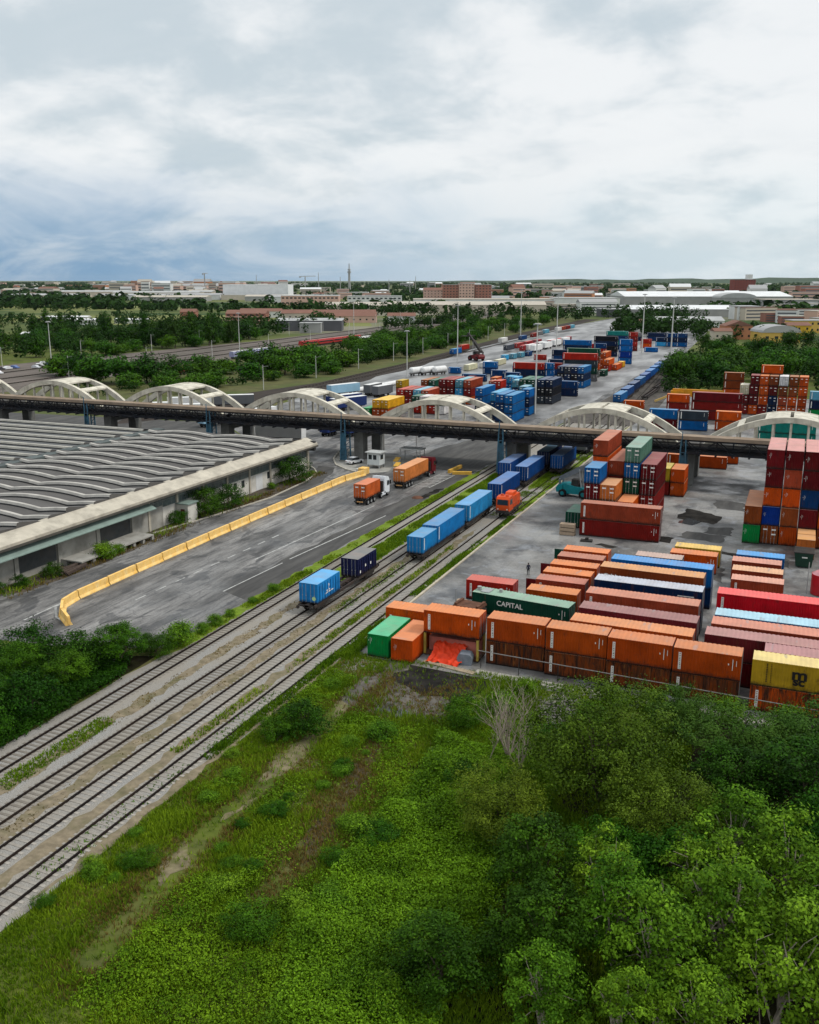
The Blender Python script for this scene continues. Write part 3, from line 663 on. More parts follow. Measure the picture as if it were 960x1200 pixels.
for ci, ((cx, _), nm) in enumerate(zip(SPANS, names)):
    vi = thing('arch_bridge_span', 'pale concrete ' + nm, 'arch bridge', (cx, 0, 0), 0, 'arched spans of the viaduct')
    n = 28
    for sy in (SF, SR):
        mb = MB()
        for i in range(n):
            q = []
            for j in (i, i + 1):
                u = -1 + 2 * j / n; x = u * HW; z = zarch(u)
                dz = -2 * u * RISE / HW; l = math.hypot(1, dz); nx, nz = -dz / l, 1 / l; th = .66 + .25 * abs(u)
                q.append(((x + nx * 0, z), (x - nx * th * 1.5, z - nz * th * 1.5)))
            (a, b), (c, d) = q
            vsx = [(p[0], y, p[1]) for y in (sy - .48, sy + .48) for p in (a, c, d, b)]
            fcs = [(0, 1, 2, 3)[::-1], (4, 5, 6, 7), (0, 1, 5, 4), (2, 3, 7, 6)]
            if i == 0: fcs.append((3, 0, 4, 7))
            if i == n - 1: fcs.append((1, 2, 6, 5))
            mb.add(vsx, fcs)
        mb.build('arch_rib', m_arch, vi)
        for k in range(1, 10):
            u = -1 + 2 * k / 10; z = zarch(u) - 1.5
            if z - ZD > .5: MB().box(u * HW - .2, u * HW + .2, sy - .22, sy + .22, ZD - .3, z + .35).build('hanger', m_arch, vi)
    # bracing slabs between the two ribs near the crown
    for u0, u1 in ((-.30, -.02), (.02, .30), (-.62, -.54), (.54, .62)):
        mb = MB(); vv = []
        for j in range(5):
            u = u0 + (u1 - u0) * j / 4; z = zarch(u) - .06
            for y in (SF + .49, SR - .49):
                vv += [(u * HW, y, z), (u * HW, y, z - .35)]
        f = []
        for j in range(4):
            o = 4 * j; f += [(o, o + 2, o + 6, o + 4)[::-1], (o + 1, o + 3, o + 7, o + 5), (o, o + 1, o + 5, o + 4), (o + 2, o + 6, o + 7, o + 3)]
        f += [(0, 2, 3, 1), (16, 17, 19, 18)]
        mb.add(vv, f); mb.build('bracing_slab', m_arch, vi)
    mb = MB(); mb.box(-17.85, 17.85, SF - .9, SR + .9, ZD - 1.1, ZD - .25)
    for y in (SF, SR): mb.box(-17.85, 17.85, y - .5, y + .5, ZD - 1.9, ZD + .12)
    mb.build('deck', m_deckc, vi)
    for y in (SF, SR):
        mb = MB(); mb.box(-19.1, -16.9, y - 1.2, y + 1.2, 0, ZD - 1.91); mb.build('pier', m_pier, vi)
    MB().box(-18.6, -17.4, SF + 1.25, SR - 1.25, 4.6, ZD - 1.92).build('pier_beam', m_pier, vi)
# ------------------------------------------------------------------ steel truss gangway on blue towers
m_truss = mat('dark_blue_black_steel', (.010, .012, .017), .65, .4, 1, dirt=(.045, .03, .022), dirt_amt=.5)
m_brownroof = mat('brown_gangway_roof', (.27, .205, .150), .85, .15, .5, dirt=(.11, .08, .06), dirt_amt=.7, dscale=.3)
m_bluesteel = mat('faded_blue_steel', (.045, .125, .185), .65, .25, .6, dirt=(.05, .045, .05), dirt_amt=.75, dscale=.4)
TW = [-235, -199, -163.2, -127.4, -92.4, -56.3, -20.0, 16, 52]
tr = thing('truss_gangway', 'long dark steel truss gangway with flat brown roof on blue towers', 'truss bridge', (0, 185.2, 0))
Y0, Y1 = -.2, 2.0
for a, b in zip(TW, TW[1:]):
    MB().box(a + .0, b - .012, Y0 - .35, Y1 + .3, 9.5, 10.15).build('roof_panel', m_brownroof, tr)
    mb = MB(); n = 12
    for y in (Y0, Y1):
        mb.bar((a, y, 9.3), (b, y, 9.3), .25, .3); mb.bar((a, y, 6.9), (b, y, 6.9), .25, .35)
        for i in range(n):
            x0 = a + (b - a) * i / n; x1 = a + (b - a) * (i + 1) / n
            mb.bar((x0, y, 6.95), (x0, y, 9.2), .12, .12)
            mb.bar((x0, y, 6.95 if i % 2 else 9.2), (x1, y, 9.2 if i % 2 else 6.95), .15, .15)
    for i in range(n + 1):
        x0 = a + (b - a) * i / n; mb.bar((x0, Y0, 6.85), (x0, Y1, 6.85), .2, .2); mb.bar((x0, Y0 - .5, 6.62), (x0, Y1 + .3, 6.62), .35, .22)
    mb.build('truss_panel', m_truss, tr)
    mb = MB(); mb.box(a + .02, b - .02, Y0 + .2, Y1 - .2, 7.08, 7.16); mb.cyl((a, Y1 - .5, 7.6), (b, Y1 - .5, 7.6), .35, n=8); mb.build('conveyor_floor', m_truss, tr)
for x in TW:
    f = MB()
    for sx in (-.55, .55):
        for y in (Y0 - .1, Y1 - .1): f.bar((x + sx * (1.3 if True else 1), y, 0), (x + sx * .75, y, 9.4), .24, .24)
    for i in range(5):
        z0, z1 = .4 + i * 1.3, 1.7 + i * 1.3; w0 = .55 * (1.3 - .055 * i * 1.4)
        for y in (Y0 - .1, Y1 - .1):
            f.bar((x - w0, y, z0), (x + w0, y, z1), .1, .1); f.bar((x - w0, y, z1), (x + w0, y, z1), .12, .12)
    f.box(x - .62, x + .62, Y0 - .02, Y0 + .03, .2, 6.6)
    f.build('tower', m_bluesteel, tr)
    MB().box(x - .9, x + .9, Y0 - .5, Y1 + .3, 0, .28).build('footing', m_pier, tr)
    MB().bar((x - .25, Y0 - .38, 9.4), (x - .25, Y0 - .38, 11.0), .14, .14).build('post_top', m_bluesteel, tr)
# ================================================================== containers, near yard
g = 'rusty two-high row along the yard edge'
PL = ('plate', 'code')
def two(t, s, L, lo, up, where, rusty=True, marks=PL, H=2.52, g=g):
    a = container(t + rnd.uniform(-.05, .05), s + rnd.uniform(-.05, .05), 0.02, L, 'row', jit(PAL[lo]), 'heavily rusted container at the bottom %s' % where, H=H, rusty=rusty, group=g, marks=('plate',))
    b = container(t, s, .02 + H + .012, L, 'row', jit(PAL[up]), 'weathered %s container on top %s' % (WORD[up], where), H=H, group=g, marks=marks, tw=rnd.uniform(-.004, .004)); return a, b
two(-27.96, 88.45, 6.15, 'brown', 'dkorange', 'of the front row, first right of the red tarpaulin')
two(-21.6, 88.1, 6.12, 'brown', 'dkorange', 'of the front row, below the lettered green container')
two(-15.35, 87.8, 6.15, 'brown', 'dkorange', 'of the front row, third right of the red tarpaulin')
two(-9.05, 87.55, 6.15, 'brown', 'dkorange', 'of the front row, by the gap before the yellow')
container(-1.95, 87.3, .02, 12.19, 'row', jit(PAL['dkorange']), 'rusted orange container below the yellow lettered container', rusty=True, group=g, marks=('plate',))
yc = container(-1.95, 87.3, 2.56, 12.19, 'row', PAL['olive'], 'mustard yellow container with big black letters at the right edge', group=g, marks=('code',), roof_color=(.72, .56, .20))
# stacked emblem: m over sc
em = thing
def emblem(parent, x, z):
    text('m', parent, (x, -1.24, z + .26), (math.pi / 2, 0, 0), 1.55, m_lettering, 'emblem', 1.15); text('sc', parent, (x - .02, -1.24, z - .40), (math.pi / 2, 0, 0), 1.15, m_lettering, 'emblem', 1.05)
emblem(yc, -2.0, 1.32)
mb = MB()
for i in range(11): mb.box(-4.85, -4.72, -1.236, -1.228, .5 + i * .17, .60 + i * .17); mb.box(-4.45, -4.38, -1.236, -1.228, .5 + i * .17, .58 + i * .17)
mb.build('side_lettering', m_lettering, yc)
# orange one on the yellow rack above the tarpaulin
container(-34.9, 88.2, 2.56, 6.15, 'row', PAL['orange'], 'orange container raised on a yellow rack above the crumpled red tarpaulin', group=g, marks=PL)
rk = thing('container_rack', 'yellow steel rack with junk inside, carrying an orange container', 'rack', (-34.9, 88.2, 0))
my = mat('worn_yellow_steel', (.40, .29, .055), .7, .25, 1, dirt=(.12, .08, .05), dirt_amt=.6)
for x in (.12, 6.03):
    for y in (.1, 2.3): MB().box(x - .12, x + .12, y - .1, y + .1, .2, 2.5).build('post', my, rk)
MB().box(0, 6.15, .02, 2.42, .12, .35).build('base_frame', m_rust, rk); MB().box(.24, 5.9, 2.34, 2.42, .36, 2.48).build('back_panel', mat('red_back_panel', (.30, .05, .035), .8, .3, 1), rk)
MB().box(.3, 5.9, .9, 2.3, .36, 1.9).build('crate', mat('pale_red_crate', (.42, .13, .10), .8, .3, 1), rk)
rnd2 = random.Random(3)
# red tarpaulin: a crumpled cloth hanging out of the rack to the ground
def cloth(x0, x1, y0, y1, zf, amp, seed, nx=34, ny=22):
    r = random.Random(seed); ph = [(r.uniform(.6, 3.2), r.uniform(.6, 3.2), r.uniform(0, 6)) for _ in range(9)]; vs = []; fs = []
    for j in range(ny + 1):
        for i in range(nx + 1):
            u, v = i / nx, j / ny; x = x0 + (x1 - x0) * u; y = y0 + (y1 - y0) * v
            w_ = sum(math.sin(a * x * 2.2 + b * y * 2.2 + c) * math.sin(b * x * 1.7 - a * y * 1.5 + c) for a, b, c in ph) / 4
            vs.append((x + .2 * math.sin(9 * v + seed) * (1 - v), y + .25 * math.sin(7 * u + seed), max(.02, zf(u, v) + amp * w_)))
    for j in range(ny):
        for i in range(nx):
            o = j * (nx + 1) + i; fs.append((o, o + 1, o + nx + 2, o + nx + 1))
    return vs, fs
mt_ = mat('red_tarpaulin', (.62, .045, .012), .55, .2, 1.5)
mb = MB(); mb.add(*cloth(-33.7, -30.2, 86.3, 89.6, lambda u, v: .12 + 1.45 * max(0, min(1, v * 1.3 - .05)) * (1 - .5 * u * (1 - v)), .26, 4)); o = mb.build('tarpaulin', mt_, smooth=False); tag(o, 'crumpled bright red tarpaulin spilling out of the yellow rack', 'tarpaulin')
mb = MB(); mb.prism([(-.75, 0), (.75, 0), (.8, .75), (.55, 1.15), (-.5, 1.2), (-.8, .8)], -.6, .7); o = mb.build('covered_bale', mat('grey_cover', (.17, .19, .22), .7, .25, 2), loc=(-30.0, 87.7, .02), rz=.15); tag(o, 'grey covered bale beside the red tarpaulin', 'bale')
mb = MB(); mb.box(-3, 3, -.35, .35, 0, .12); o = mb.build('plank', mat('pale_plank', (.30, .24, .17), .9, .2, 1), loc=(-31.2, 85.9, .02), rz=-.18); tag(o, 'long pale plank on the sooty ground before the rack', 'plank')
container(-38.3, 87.8, 2.56 if False else .02, 4.4, 'row', jit(PAL['dkorange']), 'hidden orange container under the left end of the front row', group=g, rusty=True) if False else None
container(-41.2 + .2, 92.0, .02, 6.06, 'row', jit(PAL['orange']), 'orange container behind the green and orange pair by the tracks', H=3.3, group=g, marks=('plate',))
gc = container(-40.3, 85.6, .02, 6.06, 'col', PAL['green'], 'bright green container standing end-on by the tracks', doors='back', marks=('endcode',), roof_color=(.03, .42, .20))
container(-37.45, 85.35, .02, 6.06, 'col', jit(PAL['orange']), 'orange container standing end-on beside the bright green one', doors='back', marks=('endcode',))
# second line: dark red, lettered green, flat racks
container(-36.75, 107.3, .02, 6.06, 'row', jit(PAL['red']), 'dark red container just behind the lettered green one', marks=PL)
cg = container(-34.4, 102.3, .02, 12.19, 'row', PAL['dkgreen'], 'long dark green container lettered CAPITAL in white', tw=-.12, marks=('code',), roof_color=(.20, .36, .27))
text('CAPITAL', cg, (-1.2, -1.245, 1.62), (math.pi / 2, 0, 0), 0.86, m_white, 'lettering', 1.0)
mb = MB(); mb.cyl((-5.6, -.2, 2.5), (-5.6, -.2, 3.0), .28); mb.cyl((-3.0, .3, 2.5), (-3.0, .3, 2.9), .22); mb.box(-5.2, -4.1, -.8, .7, 2.54, 2.62); mb.build('roof_fitting', m_steel, cg)
fr = thing('flat_rack_pile', 'pile of folded rusty flat racks against the lettered green container', 'flat racks', (-35.6, 99.3, 0), -.12)
for i in range(4):
    mb = MB(); mb.box(0, 3.3, 0, 2.3, .05 + i * .56, .28 + i * .56)
    for x in (.1, 2.9): mb.box(x, x + .3, .1, 2.2, .28 + i * .56, .52 + i * .56)
    mb.build('flat_rack', m_rust if i % 2 else m_darksteel, fr)
gl = 'rows of containers in the middle of the yard'
# six short ones on the ground
rows6 = [('orange', 106.45), ('salmon', 110.85), ('orange', 114.3), ('orange', 118.0), ('salmon', 122.0), ('orange', 125.5)]
where6 = ['in the left short row, nearest the camera', 'in the left short row, second from the camera', 'in the left short row, third from the camera', 'in the left short row, third from its far end', 'in the left short row, second from its far end', 'at the far end of the left short row']
for i, ((c, s), wh) in enumerate(zip(rows6, where6)):
    o = container(-28.75, s, .02, 6.2, 'row', jit(PAL[c]), '%s short container %s' % (WORD[c], wh), group=gl, marks=('plate',) if i == 1 else ())
    if i in (1, 3, 5):
        MB().box(-4.35, -3.12, -1.22, -1.16, .12, 2.45).build('open_door', m_paint, o).color = ((*PAL['maroon'], 1) if i < 5 else (*PAL['dkgreen'], 1))
# six long ones, two high
long6 = [(91.2, 'orange', 'salmon', 'closest behind the rusty front row', -19.9, -.015), (95.3, 'purple', 'maroon', 'in the row behind the front orange long one', -19.9, -.02), (100.6, 'brown', 'salmon', 'in the middle long row, nearer than the navy one', -20.3, -.01),
         (105.7, 'navy', 'navy', 'with a pale grey roof in the middle long row', -20.4, -.01), (111.1, 'maroon', 'brown', 'lettered CAI, just nearer than the blue one', -20.8, -.02), (114.9, 'dkblue', 'blue', 'with bright blue roof ending the long row', -20.2, -.02)]
for i, (s, lo, up, wh, t, tw) in enumerate(long6):
    up_c = dict(salmon=PAL['salmon'], orange=PAL['orange']).get(up, PAL[up])
    s -= .15
    lo_c, up_ = (lo, up)
    ucol = ['orange', 'purple', 'salmon', 'navy', 'brown', 'blue'][i]
    container(t, s + .1, .02, 12.19, 'row', jit(PAL[lo]), 'container underneath the %s one %s' % (WORD[ucol], wh) if i != 3 else 'navy long container hidden underneath the grey-roofed navy one', group=gl, tw=tw, doors='end')
    rc = {3: (.42, .45, .52), 4: (.58, .27, .10), 0: (.62, .22, .07), 1: (.27, .11, .11), 2: (.50, .18, .11), 5: (.025, .26, .62)}[i]
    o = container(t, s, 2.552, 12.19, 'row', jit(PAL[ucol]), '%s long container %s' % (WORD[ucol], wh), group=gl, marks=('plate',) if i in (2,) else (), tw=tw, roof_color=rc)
    if i == 4: text('CAI', o, (-4.9, -1.245, 1.3), (math.pi / 2, 0, 0), 1.05, m_white, 'lettering')
    if i == 3: text('', o, (0, 0, 0), (0, 0, 0), 1, m_white) if False else MB().box(3.4, 5.2, -1.246, -1.236, 1.75, 1.85).build('stripe', m_white, o)
# three at the far end of that block
container(-14.6, 133.0, .02, 6.2, 'row', PAL['olive'], 'mustard yellow short container at the far end of the middle block', group=gl, roof_color=(.70, .46, .10))
container(-14.8, 129.6, .02, 6.2, 'row', jit(PAL['orange']), 'orange short container just nearer than the mustard one', group=gl, marks=('code',))
container(-19.0, 126.3, .02, 6.2, 'row', jit(PAL['slate']), 'dark short container with a patchy pinkish roof behind the blue long one', group=gl, roof_color=(.46, .33, .28))
# right block
gr = 'right block of containers in the near yard'
for c, s, wh, tt in [('blue', 132.1, 'at the far end of the right block, with bright blue roof', -6.3), ('salmon', 128.7, 'second from the far end of the right block', -6.6), ('salmon', 124.5, 'with tan roof in the right block', -6.3), ('salmon', 120.2, 'just behind the bright red long one', -6.1)]:
    container(tt, s, .02, 6.2, 'row', jit(PAL[c]), '%s short container %s' % (WORD[c], wh), group=gr, marks=('plate',) if s == 120.2 else (), roof_color={132.1: (.04, .30, .66), 128.7: (.60, .26, .19), 124.5: (.66, .36, .20), 120.2: (.62, .29, .21)}[s])
for c, lo, s, t, wh, rc in [('brightred', 'dkred', 105.9, -6.7, 'at the right with a plain bright roof', (.80, .07, .075)), ('ltblue', 'dkblue', 98.5, -6.3, 'between the bright red and brick red ones at right', (.33, .56, .68)), ('salmon', 'maroon', 95.65, -6.4, 'between the light blue and plum ones at right', (.56, .20, .13)), ('purple', 'maroon', 92.3, -6.7, 'nearer than the salmon one at the right', (.36, .16, .155))]:
    container(t, s, .02, 12.19, 'row', jit(PAL[lo]), 'container underneath the %s one %s' % (WORD[c], wh), group=gr)
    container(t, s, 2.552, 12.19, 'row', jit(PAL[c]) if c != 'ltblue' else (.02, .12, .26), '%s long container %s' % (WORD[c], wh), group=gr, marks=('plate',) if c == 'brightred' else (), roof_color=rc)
container(-1.05, 89.78, .02, 12.19, 'row', jit(PAL['maroon']), 'maroon long container underneath the plum one behind the yellow one', group=gr)
container(-1.05, 89.78, 2.552, 12.19, 'row', PAL['purple'], 'plum red long container directly behind the yellow lettered one', group=gr, roof_color=(.37, .165, .17))
# pipe rail in front of the rusty row
pr = thing('pipe_rail', 'long grey pipe rail on low posts before the rusty front row', 'railing', (-28.4, 87.1, 0))
mb = MB(); mb.cyl((0, 0, 1.9), (34, -1.8, 1.85), .05, n=6); mb.build('pipe', mat('weathered_pipe', (.19, .185, .175), .7, .25, 2, dirt=(.09, .05, .03)), pr)
for i in range(9):
    x = .3 + i * 4.1; MB().cyl((x, -1.8 * x / 34, 0), (x, -1.8 * x / 34, 1.9), .04, n=6).build('post', m_darksteel, pr)
# the block by the reach stacker
gb = 'mixed stacks by the teal reach stacker'
container(-30.35, 142.95, .02, 12.19, 'row', jit(PAL['dkred']), 'dark red long container at the bottom, in front of the mixed stacks', H=2.62, group=gb, marks=PL)
container(-30.3, 143.0, 2.66, 12.19, 'row', jit(PAL['salmon']), 'brick red long container on top, in front of the mixed stacks', H=2.62, group=gb, marks=PL)
E = dict(group=gb)
container(-33.6, 147.2, .02, 6.06, 'col', jit(PAL['dkgreen']), 'dark green container peeping out left of the brick red long one', **E)
def col(desc, t, s, L, cols, H, marks=('labels',), doors='end', group=gb):
    n = len(cols)
    for i, c in enumerate(cols):
        if c is None: continue
        container(t + rnd.uniform(-.05, .05), s + rnd.uniform(-.08, .08), .02 + i * (H + .012), L, 'col', jit(PAL[c]), '%s container %s %s' % (WORD[c], TIER[n][i], desc), H=H, marks=marks if doors == 'end' else ('endcode',), doors=doors, group=group, tw=0)
col('of the column held by the reach stacker', -30.55, 145.9, 6.06, ['dkred', 'maroon', 'maroon', 'blue'], 2.56)
col('of the low column amid the mixed stacks', -27.95, 145.9, 6.06, ['orange', 'brown', 'tan'], 2.56)
col('of the short column behind the brick red long one', -25.3, 146.4, 6.06, ['dkred', 'brightred' if False else 'orange'], 2.56)
col('of the tallest column of the mixed stacks', -30.75, 153.0, 12.19, ['dkred', 'orange', 'dkorange', 'dkorange', 'salmon'], 2.70, doors='back')
col('of the column right of the tallest one', -28.15, 153.4, 12.19, ['dkred', 'salmon', 'dkred', 'salmon'], 2.56, doors='back')
col('of the column capped by the sage green one', -25.45, 152.3, 12.19, ['green', 'dkgreen', 'dkgreen', 'blue', 'sage'], 2.56)
col('of the dark red column right of the stacks', -22.8, 152.3, 12.19, ['dkred', 'dkred', 'maroon', 'maroon'], 2.56)
col('of the orange pair behind the mixed stacks', -20.95, 176.6, 6.06, ['dkorange', 'orange'], 2.56, doors='back')
col('of the pair left of the orange pair', -23.6, 176.8, 6.06, ['dkred', 'olive'], 2.56, doors='back')
# plum stacks at the right edge
gx = 'tall plum and orange stacks at the right edge'
HX = 2.88
col('of the leftmost, low column at the right edge', -6.45, 148.2, 12.19, ['green', 'brown'], HX, doors='back', group=gx)
for x, cs, d in [(-3.9, ['brown', 'cobalt', 'orange', 'maroon', 'maroon'], 'of the first full column at the right edge'), (-1.28, ['dkorange', 'brown', 'orange', 'salmon', 'maroon'], 'of the second full column at the right edge'), (1.34, ['dkorange', 'maroon', 'dkblue', 'maroon', 'maroon'], 'of the third full column at the right edge'), (3.95, ['brown', 'orange', 'orange', 'dkred', 'dkred'], 'of the column cut by the right frame edge')]:
    n0 = len(cs)
    for i, c in enumerate(cs):
        container(x + rnd.uniform(-.04, .04), 148.7 + (.3 if i > 1 else 0), .02 + i * (HX + .012), 12.19, 'col', jit(PAL[c]), '%s container %s %s' % (WORD[c], TIER[5][i], d), H=HX, marks=('labels',) if (i == 0 and x == -3.9) else ('endcode',), doors='end' if (i == 0 and x == -3.9) else 'back', group=gx, roof_color=(.58, .27, .25) if c == 'maroon' and i == 4 else None)
container(1.3, 141.0, .02, 4.0, 'col', jit(PAL['tan']), 'nearer of two tan containers before the right edge stacks', H=HX, doors='back', group=gx, roof_color=(.64, .27, .07)) if False else None
for s, d in ((142.2, 'nearer of two pale orange containers before the right edge stacks'), (145.5, 'farther of two pale orange containers before the right edge stacks')):
    container(1.3, s, .02, 3.1, 'col', (.44, .12, .025), d, H=HX, doors='back', group=gx, roof_color=(.66, .30, .07), name='half_length_container')
# dark green bin and the red tank at the right
bn = thing('skip_container', 'dark green open skip standing before the right edge stacks', 'skip', (1.2, 137.5, 0))
mb = MB(); mb.prism([(.15, .2), (2.2, .2), (2.4, 2.1), (-.1, 2.1)], 0, 3.2); mb.build('body', mat('dark_green_paint', (.010, .035, .022), .6, .2, 1), bn)
MB().box(-.16, 2.46, -.06, 3.26, 2.1, 2.22).build('rim', m_darksteel, bn); MB().box(.9, 1.6, -.03, -.012, 1.45, 1.62).build('marking_panel', m_white, bn)
tk = thing('tank', 'shiny red cylindrical tank with pale domed top at the right edge', 'tank', (4.6, 126.3, 0))
mb = MB(); mb.cyl((0, 0, .1), (0, 0, 2.7), 1.35, n=28); mb.build('body', mat('red_tank_paint', (.40, .008, .016), .25, .15, 1, spec=.5), tk, smooth=False)
mb = MB(); mb.cyl((0, 0, 2.7), (0, 0, 3.0), 1.3, .9, n=28); mb.cyl((0, 0, 3.0), (0, 0, 3.15), .4, n=16); mb.build('lid', mat('pale_pink_lid', (.50, .20, .22), .3, .2, 1, spec=.5), tk)
MB().cyl((-1.75, -.5, 0), (-1.75, -.5, 4.2), .05, n=6).build('pole', m_steel, tk)
# timber pile left of the block
tp = thing('timber_stack', 'two-layer stack of pale timber left of the brick red long container', 'timber stack', (-33.3, 142.0, 0))
for i in range(3): MB().box(0, 2.35, 0, 1.2, .06 + i * .62, .56 + i * .62).build('timber_bundle', mat('pale_timber', (.34, .255, .18), .9, .25, 2.5) if i == 0 else bpy.data.materials['pale_timber'], tp)
for i, y in enumerate((.3, .9)): MB().box(.05, 2.3, y - .06, y + .06, 0, .06).build('bearer', m_darksteel, tp)

# ================================================================== far containers (beyond the bridge)
F = dict(near=False)
def far(desc, t, s, L, orient, cols, H=2.6, group='containers beyond the bridge', **k): return stack(desc, t, s, L, orient, cols, H=H, group=group, near=False, **k)
far('in the orange pair seen below the bridge at the right', -25.5, 207, 12.19, 'row', ['dkorange']); far('long, seen below the bridge at the far right', -17.6, 214, 6.06, 'row', ['orange'])
far('short, beside the one seen below the bridge', -25, 216, 6.06, 'row', ['cream'])
far('under the yellow pair, left half', -115.1, 249.5, 12.19, 'col', ['dkorange', 'yellow']); far('under the yellow pair, right half', -112.55, 249.7, 12.19, 'col', ['dkorange', 'yellow'])
far('left of the yellow pair', -118.4, 250, 6.06, 'col', ['green'])
gA = 'stacks behind the arch with the orange lorries'
for x, c in [(-119.2, ['maroon', 'red']), (-116.5, ['dkred', 'dkred']), (-113.6, ['red', 'ltblue']), (-110.9, ['red', 'salmon'])]:
    far('of the %s column behind the yellow pair' % {-119.2: 'first', -116.5: 'second', -113.6: 'third', -110.9: 'fourth'}[x], x, 277.3, 12.19, 'col', c, group=gA)
for x, c in [(-108.1, ['red', 'dkgreen']), (-105.4, ['orange', 'white']), (-102.7, ['red', 'cream']), (-100.0, ['white', 'sage'])]:
    far('of a column behind the hangers, the %s' % {-108.1: 'leftmost', -105.4: 'second from left', -102.7: 'third from left', -100.0: 'rightmost'}[x], x, 262.5, 6.06, 'col', c, group=gA)
far('small, set back behind the red row', -130.2, 302, 6.06, 'col', ['dkorange', 'olive'])
for x, c in [(-122.9, ['dkred', 'brown']), (-120.1, ['dkgreen', 'dkgreen'])]: far('of the dull %s column behind the red row' % ('brown' if x < -121 else 'green'), x, 307.2, 12.19, 'col', c, group=gA)
for x, c, n in [(-108.8, ['maroon', 'dkred', 'maroon'], 'first'), (-106.2, ['white', 'maroon', 'dkred'], 'second'), (-103.2, ['skyblue', 'skyblue', 'ltblue'], 'third'), (-100.3, ['dkorange', 'dkred', 'salmon'], 'fourth')]:
    far('of the %s column in the three-high row' % n, x, 287.5, 12.19, 'col', c, group=gA)
far('of the lone blue block beside the three-high row', -89.7, 267.5, 12.19, 'col', ['navy', 'blue', 'blue'], group=gA)
gB = 'blue stacks behind the arch'
far('of the blue column closest behind the bridge', -76.4, 253.5, 12.19, 'col', ['blue', 'blue', 'blue'], group=gB); far('of the blue column left of the closest one', -79.4, 255.0, 12.19, 'col', ['dkblue', 'dkblue', 'blue'], group=gB)
far('of the blue column left of the paler pair', -82.1, 258.5, 12.19, 'col', ['navy', 'dkblue', 'skyblue'], group=gB)
far('of the blue column just right of a black end', -76.1, 269.8, 6.06, 'col', ['blue', 'navy', 'blue'], group=gB); far('of the blue column behind the pale roofs', -78.8, 276.5, 6.06, 'col', ['blue', 'navy', 'ltblue'], group=gB)
for x, d in ((-79.1, 'left'), (-76.4, 'right')): far('of the %s black column by the tall lamp mast' % d, x, 298.5, 12.19, 'col', ['slate', 'black', 'navy'], group=gB)
for x, d in ((-84.8, 'left'), (-82.1, 'right')): far('of the %s dark green column behind the lamp mast' % d, x, 297.6, 12.19, 'col', ['dkgreen', 'dkgreen', 'dkgreen'], group=gB)
far('of the short row behind the blue block', -91, 289.5, 6.06, 'col', ['red', 'brown', 'red'], group=gB); far('of a lower column before the red short row', -88, 280, 6.06, 'col', ['dkblue', 'salmon'], group=gB)
far('of the sky blue pair in the middle distance', -99.3, 330, 6.06, 'col', ['blue', 'skyblue'], group=gB); far('of the sky blue pair, right hand column', -96.5, 328, 6.06, 'col', ['skyblue', 'skyblue'], group=gB)
far('of the lone navy column in the middle distance', -104.5, 345, 6.06, 'row', ['navy', 'dkblue'], group=gB); far('of a blue column right of the tank wagons', -112, 352, 6.06, 'row', ['blue', 'dkblue'], group=gB)
far('of the navy and red long row', -105.0, 359, 12.19, 'row', ['navy', 'navy', 'red'], group=gB); far('of the blue block ending the navy row', -92.6, 360.5, 3.2, 'row', ['dkblue', 'blue', 'blue'], group=gB)
far('of the pale roofed column before the navy row', -93.2, 318, 6.06, 'col', ['dkblue', 'ltblue'], group=gB); far('of a second pale roofed column before the navy row', -90.4, 316, 6.06, 'col', ['dkblue', 'grey'], group=gB)
gC = 'tall stacks along the far asphalt yard'
for x, c, d in [(-84.8, ['black', 'black', 'navy'], 'first'), (-82.2, ['black', 'navy', 'slate'], 'second'), (-79.6, ['blue', 'black', 'navy'], 'third'), (-77.1, ['blue', 'navy', 'blue'], 'fourth')]:
    far('of the %s column in the black end-on block' % d, x, 348.2, 12.19, 'col', c, group=gC)
far('of the long red topped row', -89.2, 374.5, 13.7, 'row', ['grey', 'dkgreen', 'slate', 'red'], H=2.7, group=gC)
far('of the green row behind the red topped one', -91.6, 391, 13.7, 'row', ['grey', 'orange', 'brown', 'dkgreen'], H=2.9, group=gC)
far('of the blue row behind the green one', -110.5, 464, 13.7, 'row', ['navy', 'blue', 'navy', 'blue'], group=gC)
far('of the orange column at the bend', -84, 424, 12.19, 'col', ['orange', 'orange', 'dkorange'], group=gC); far('of the red column before the orange bend', -81.3, 418, 12.19, 'col', ['red', 'orange'], group=gC)
far('low, before the yellow one', -79.0, 424, 12.19, 'col', ['orange']); far('low, at the foot of the blue tower', -79.2, 440, 6.06, 'col', ['yellow']); far('lowest, standing before the orange column', -78.6, 396, 6.06, 'col', ['dkgreen'])
far('of the tower of four by the far yard road', -82.4, 459, 6.06, 'row', ['blue', 'cobalt', 'blue', 'blue'], H=2.9, group=gC)
far('of the navy block left of the tower', -103.5, 503, 12.19, 'row', ['navy', 'black', 'navy', 'black'], group=gC); far('of the red and blue block left of the tower', -99.5, 484, 6.06, 'row', ['orange', 'red', 'dkblue'], group=gC)
far('of the teal row far up the yard', -107.2, 555, 12.19, 'row', ['navy', 'teal', 'dkblue', 'teal'], group=gC); far('of the red block right of the teal row', -92.8, 547, 4.6, 'row', ['dkred', 'red', 'dkred', 'red'], group=gC)
far('standing alone on the far yard road', -83.2, 542, 7.2, 'row', ['blue']); far('behind the lone blue one', -90.5, 575, 6.06, 'row', ['orange', 'red'])
for i, x in enumerate((-84.5, -78.2, -71.9 - .3)): far('of the dark blue far block, part %s' % 'abc'[i] if False else 'of the far dark blue block, %s part' % ['left', 'middle', 'right'][i], x, 592, 6.06, 'row', ['blue', 'navy', 'dkblue'] if i else ['skyblue', 'navy'], group=gC)
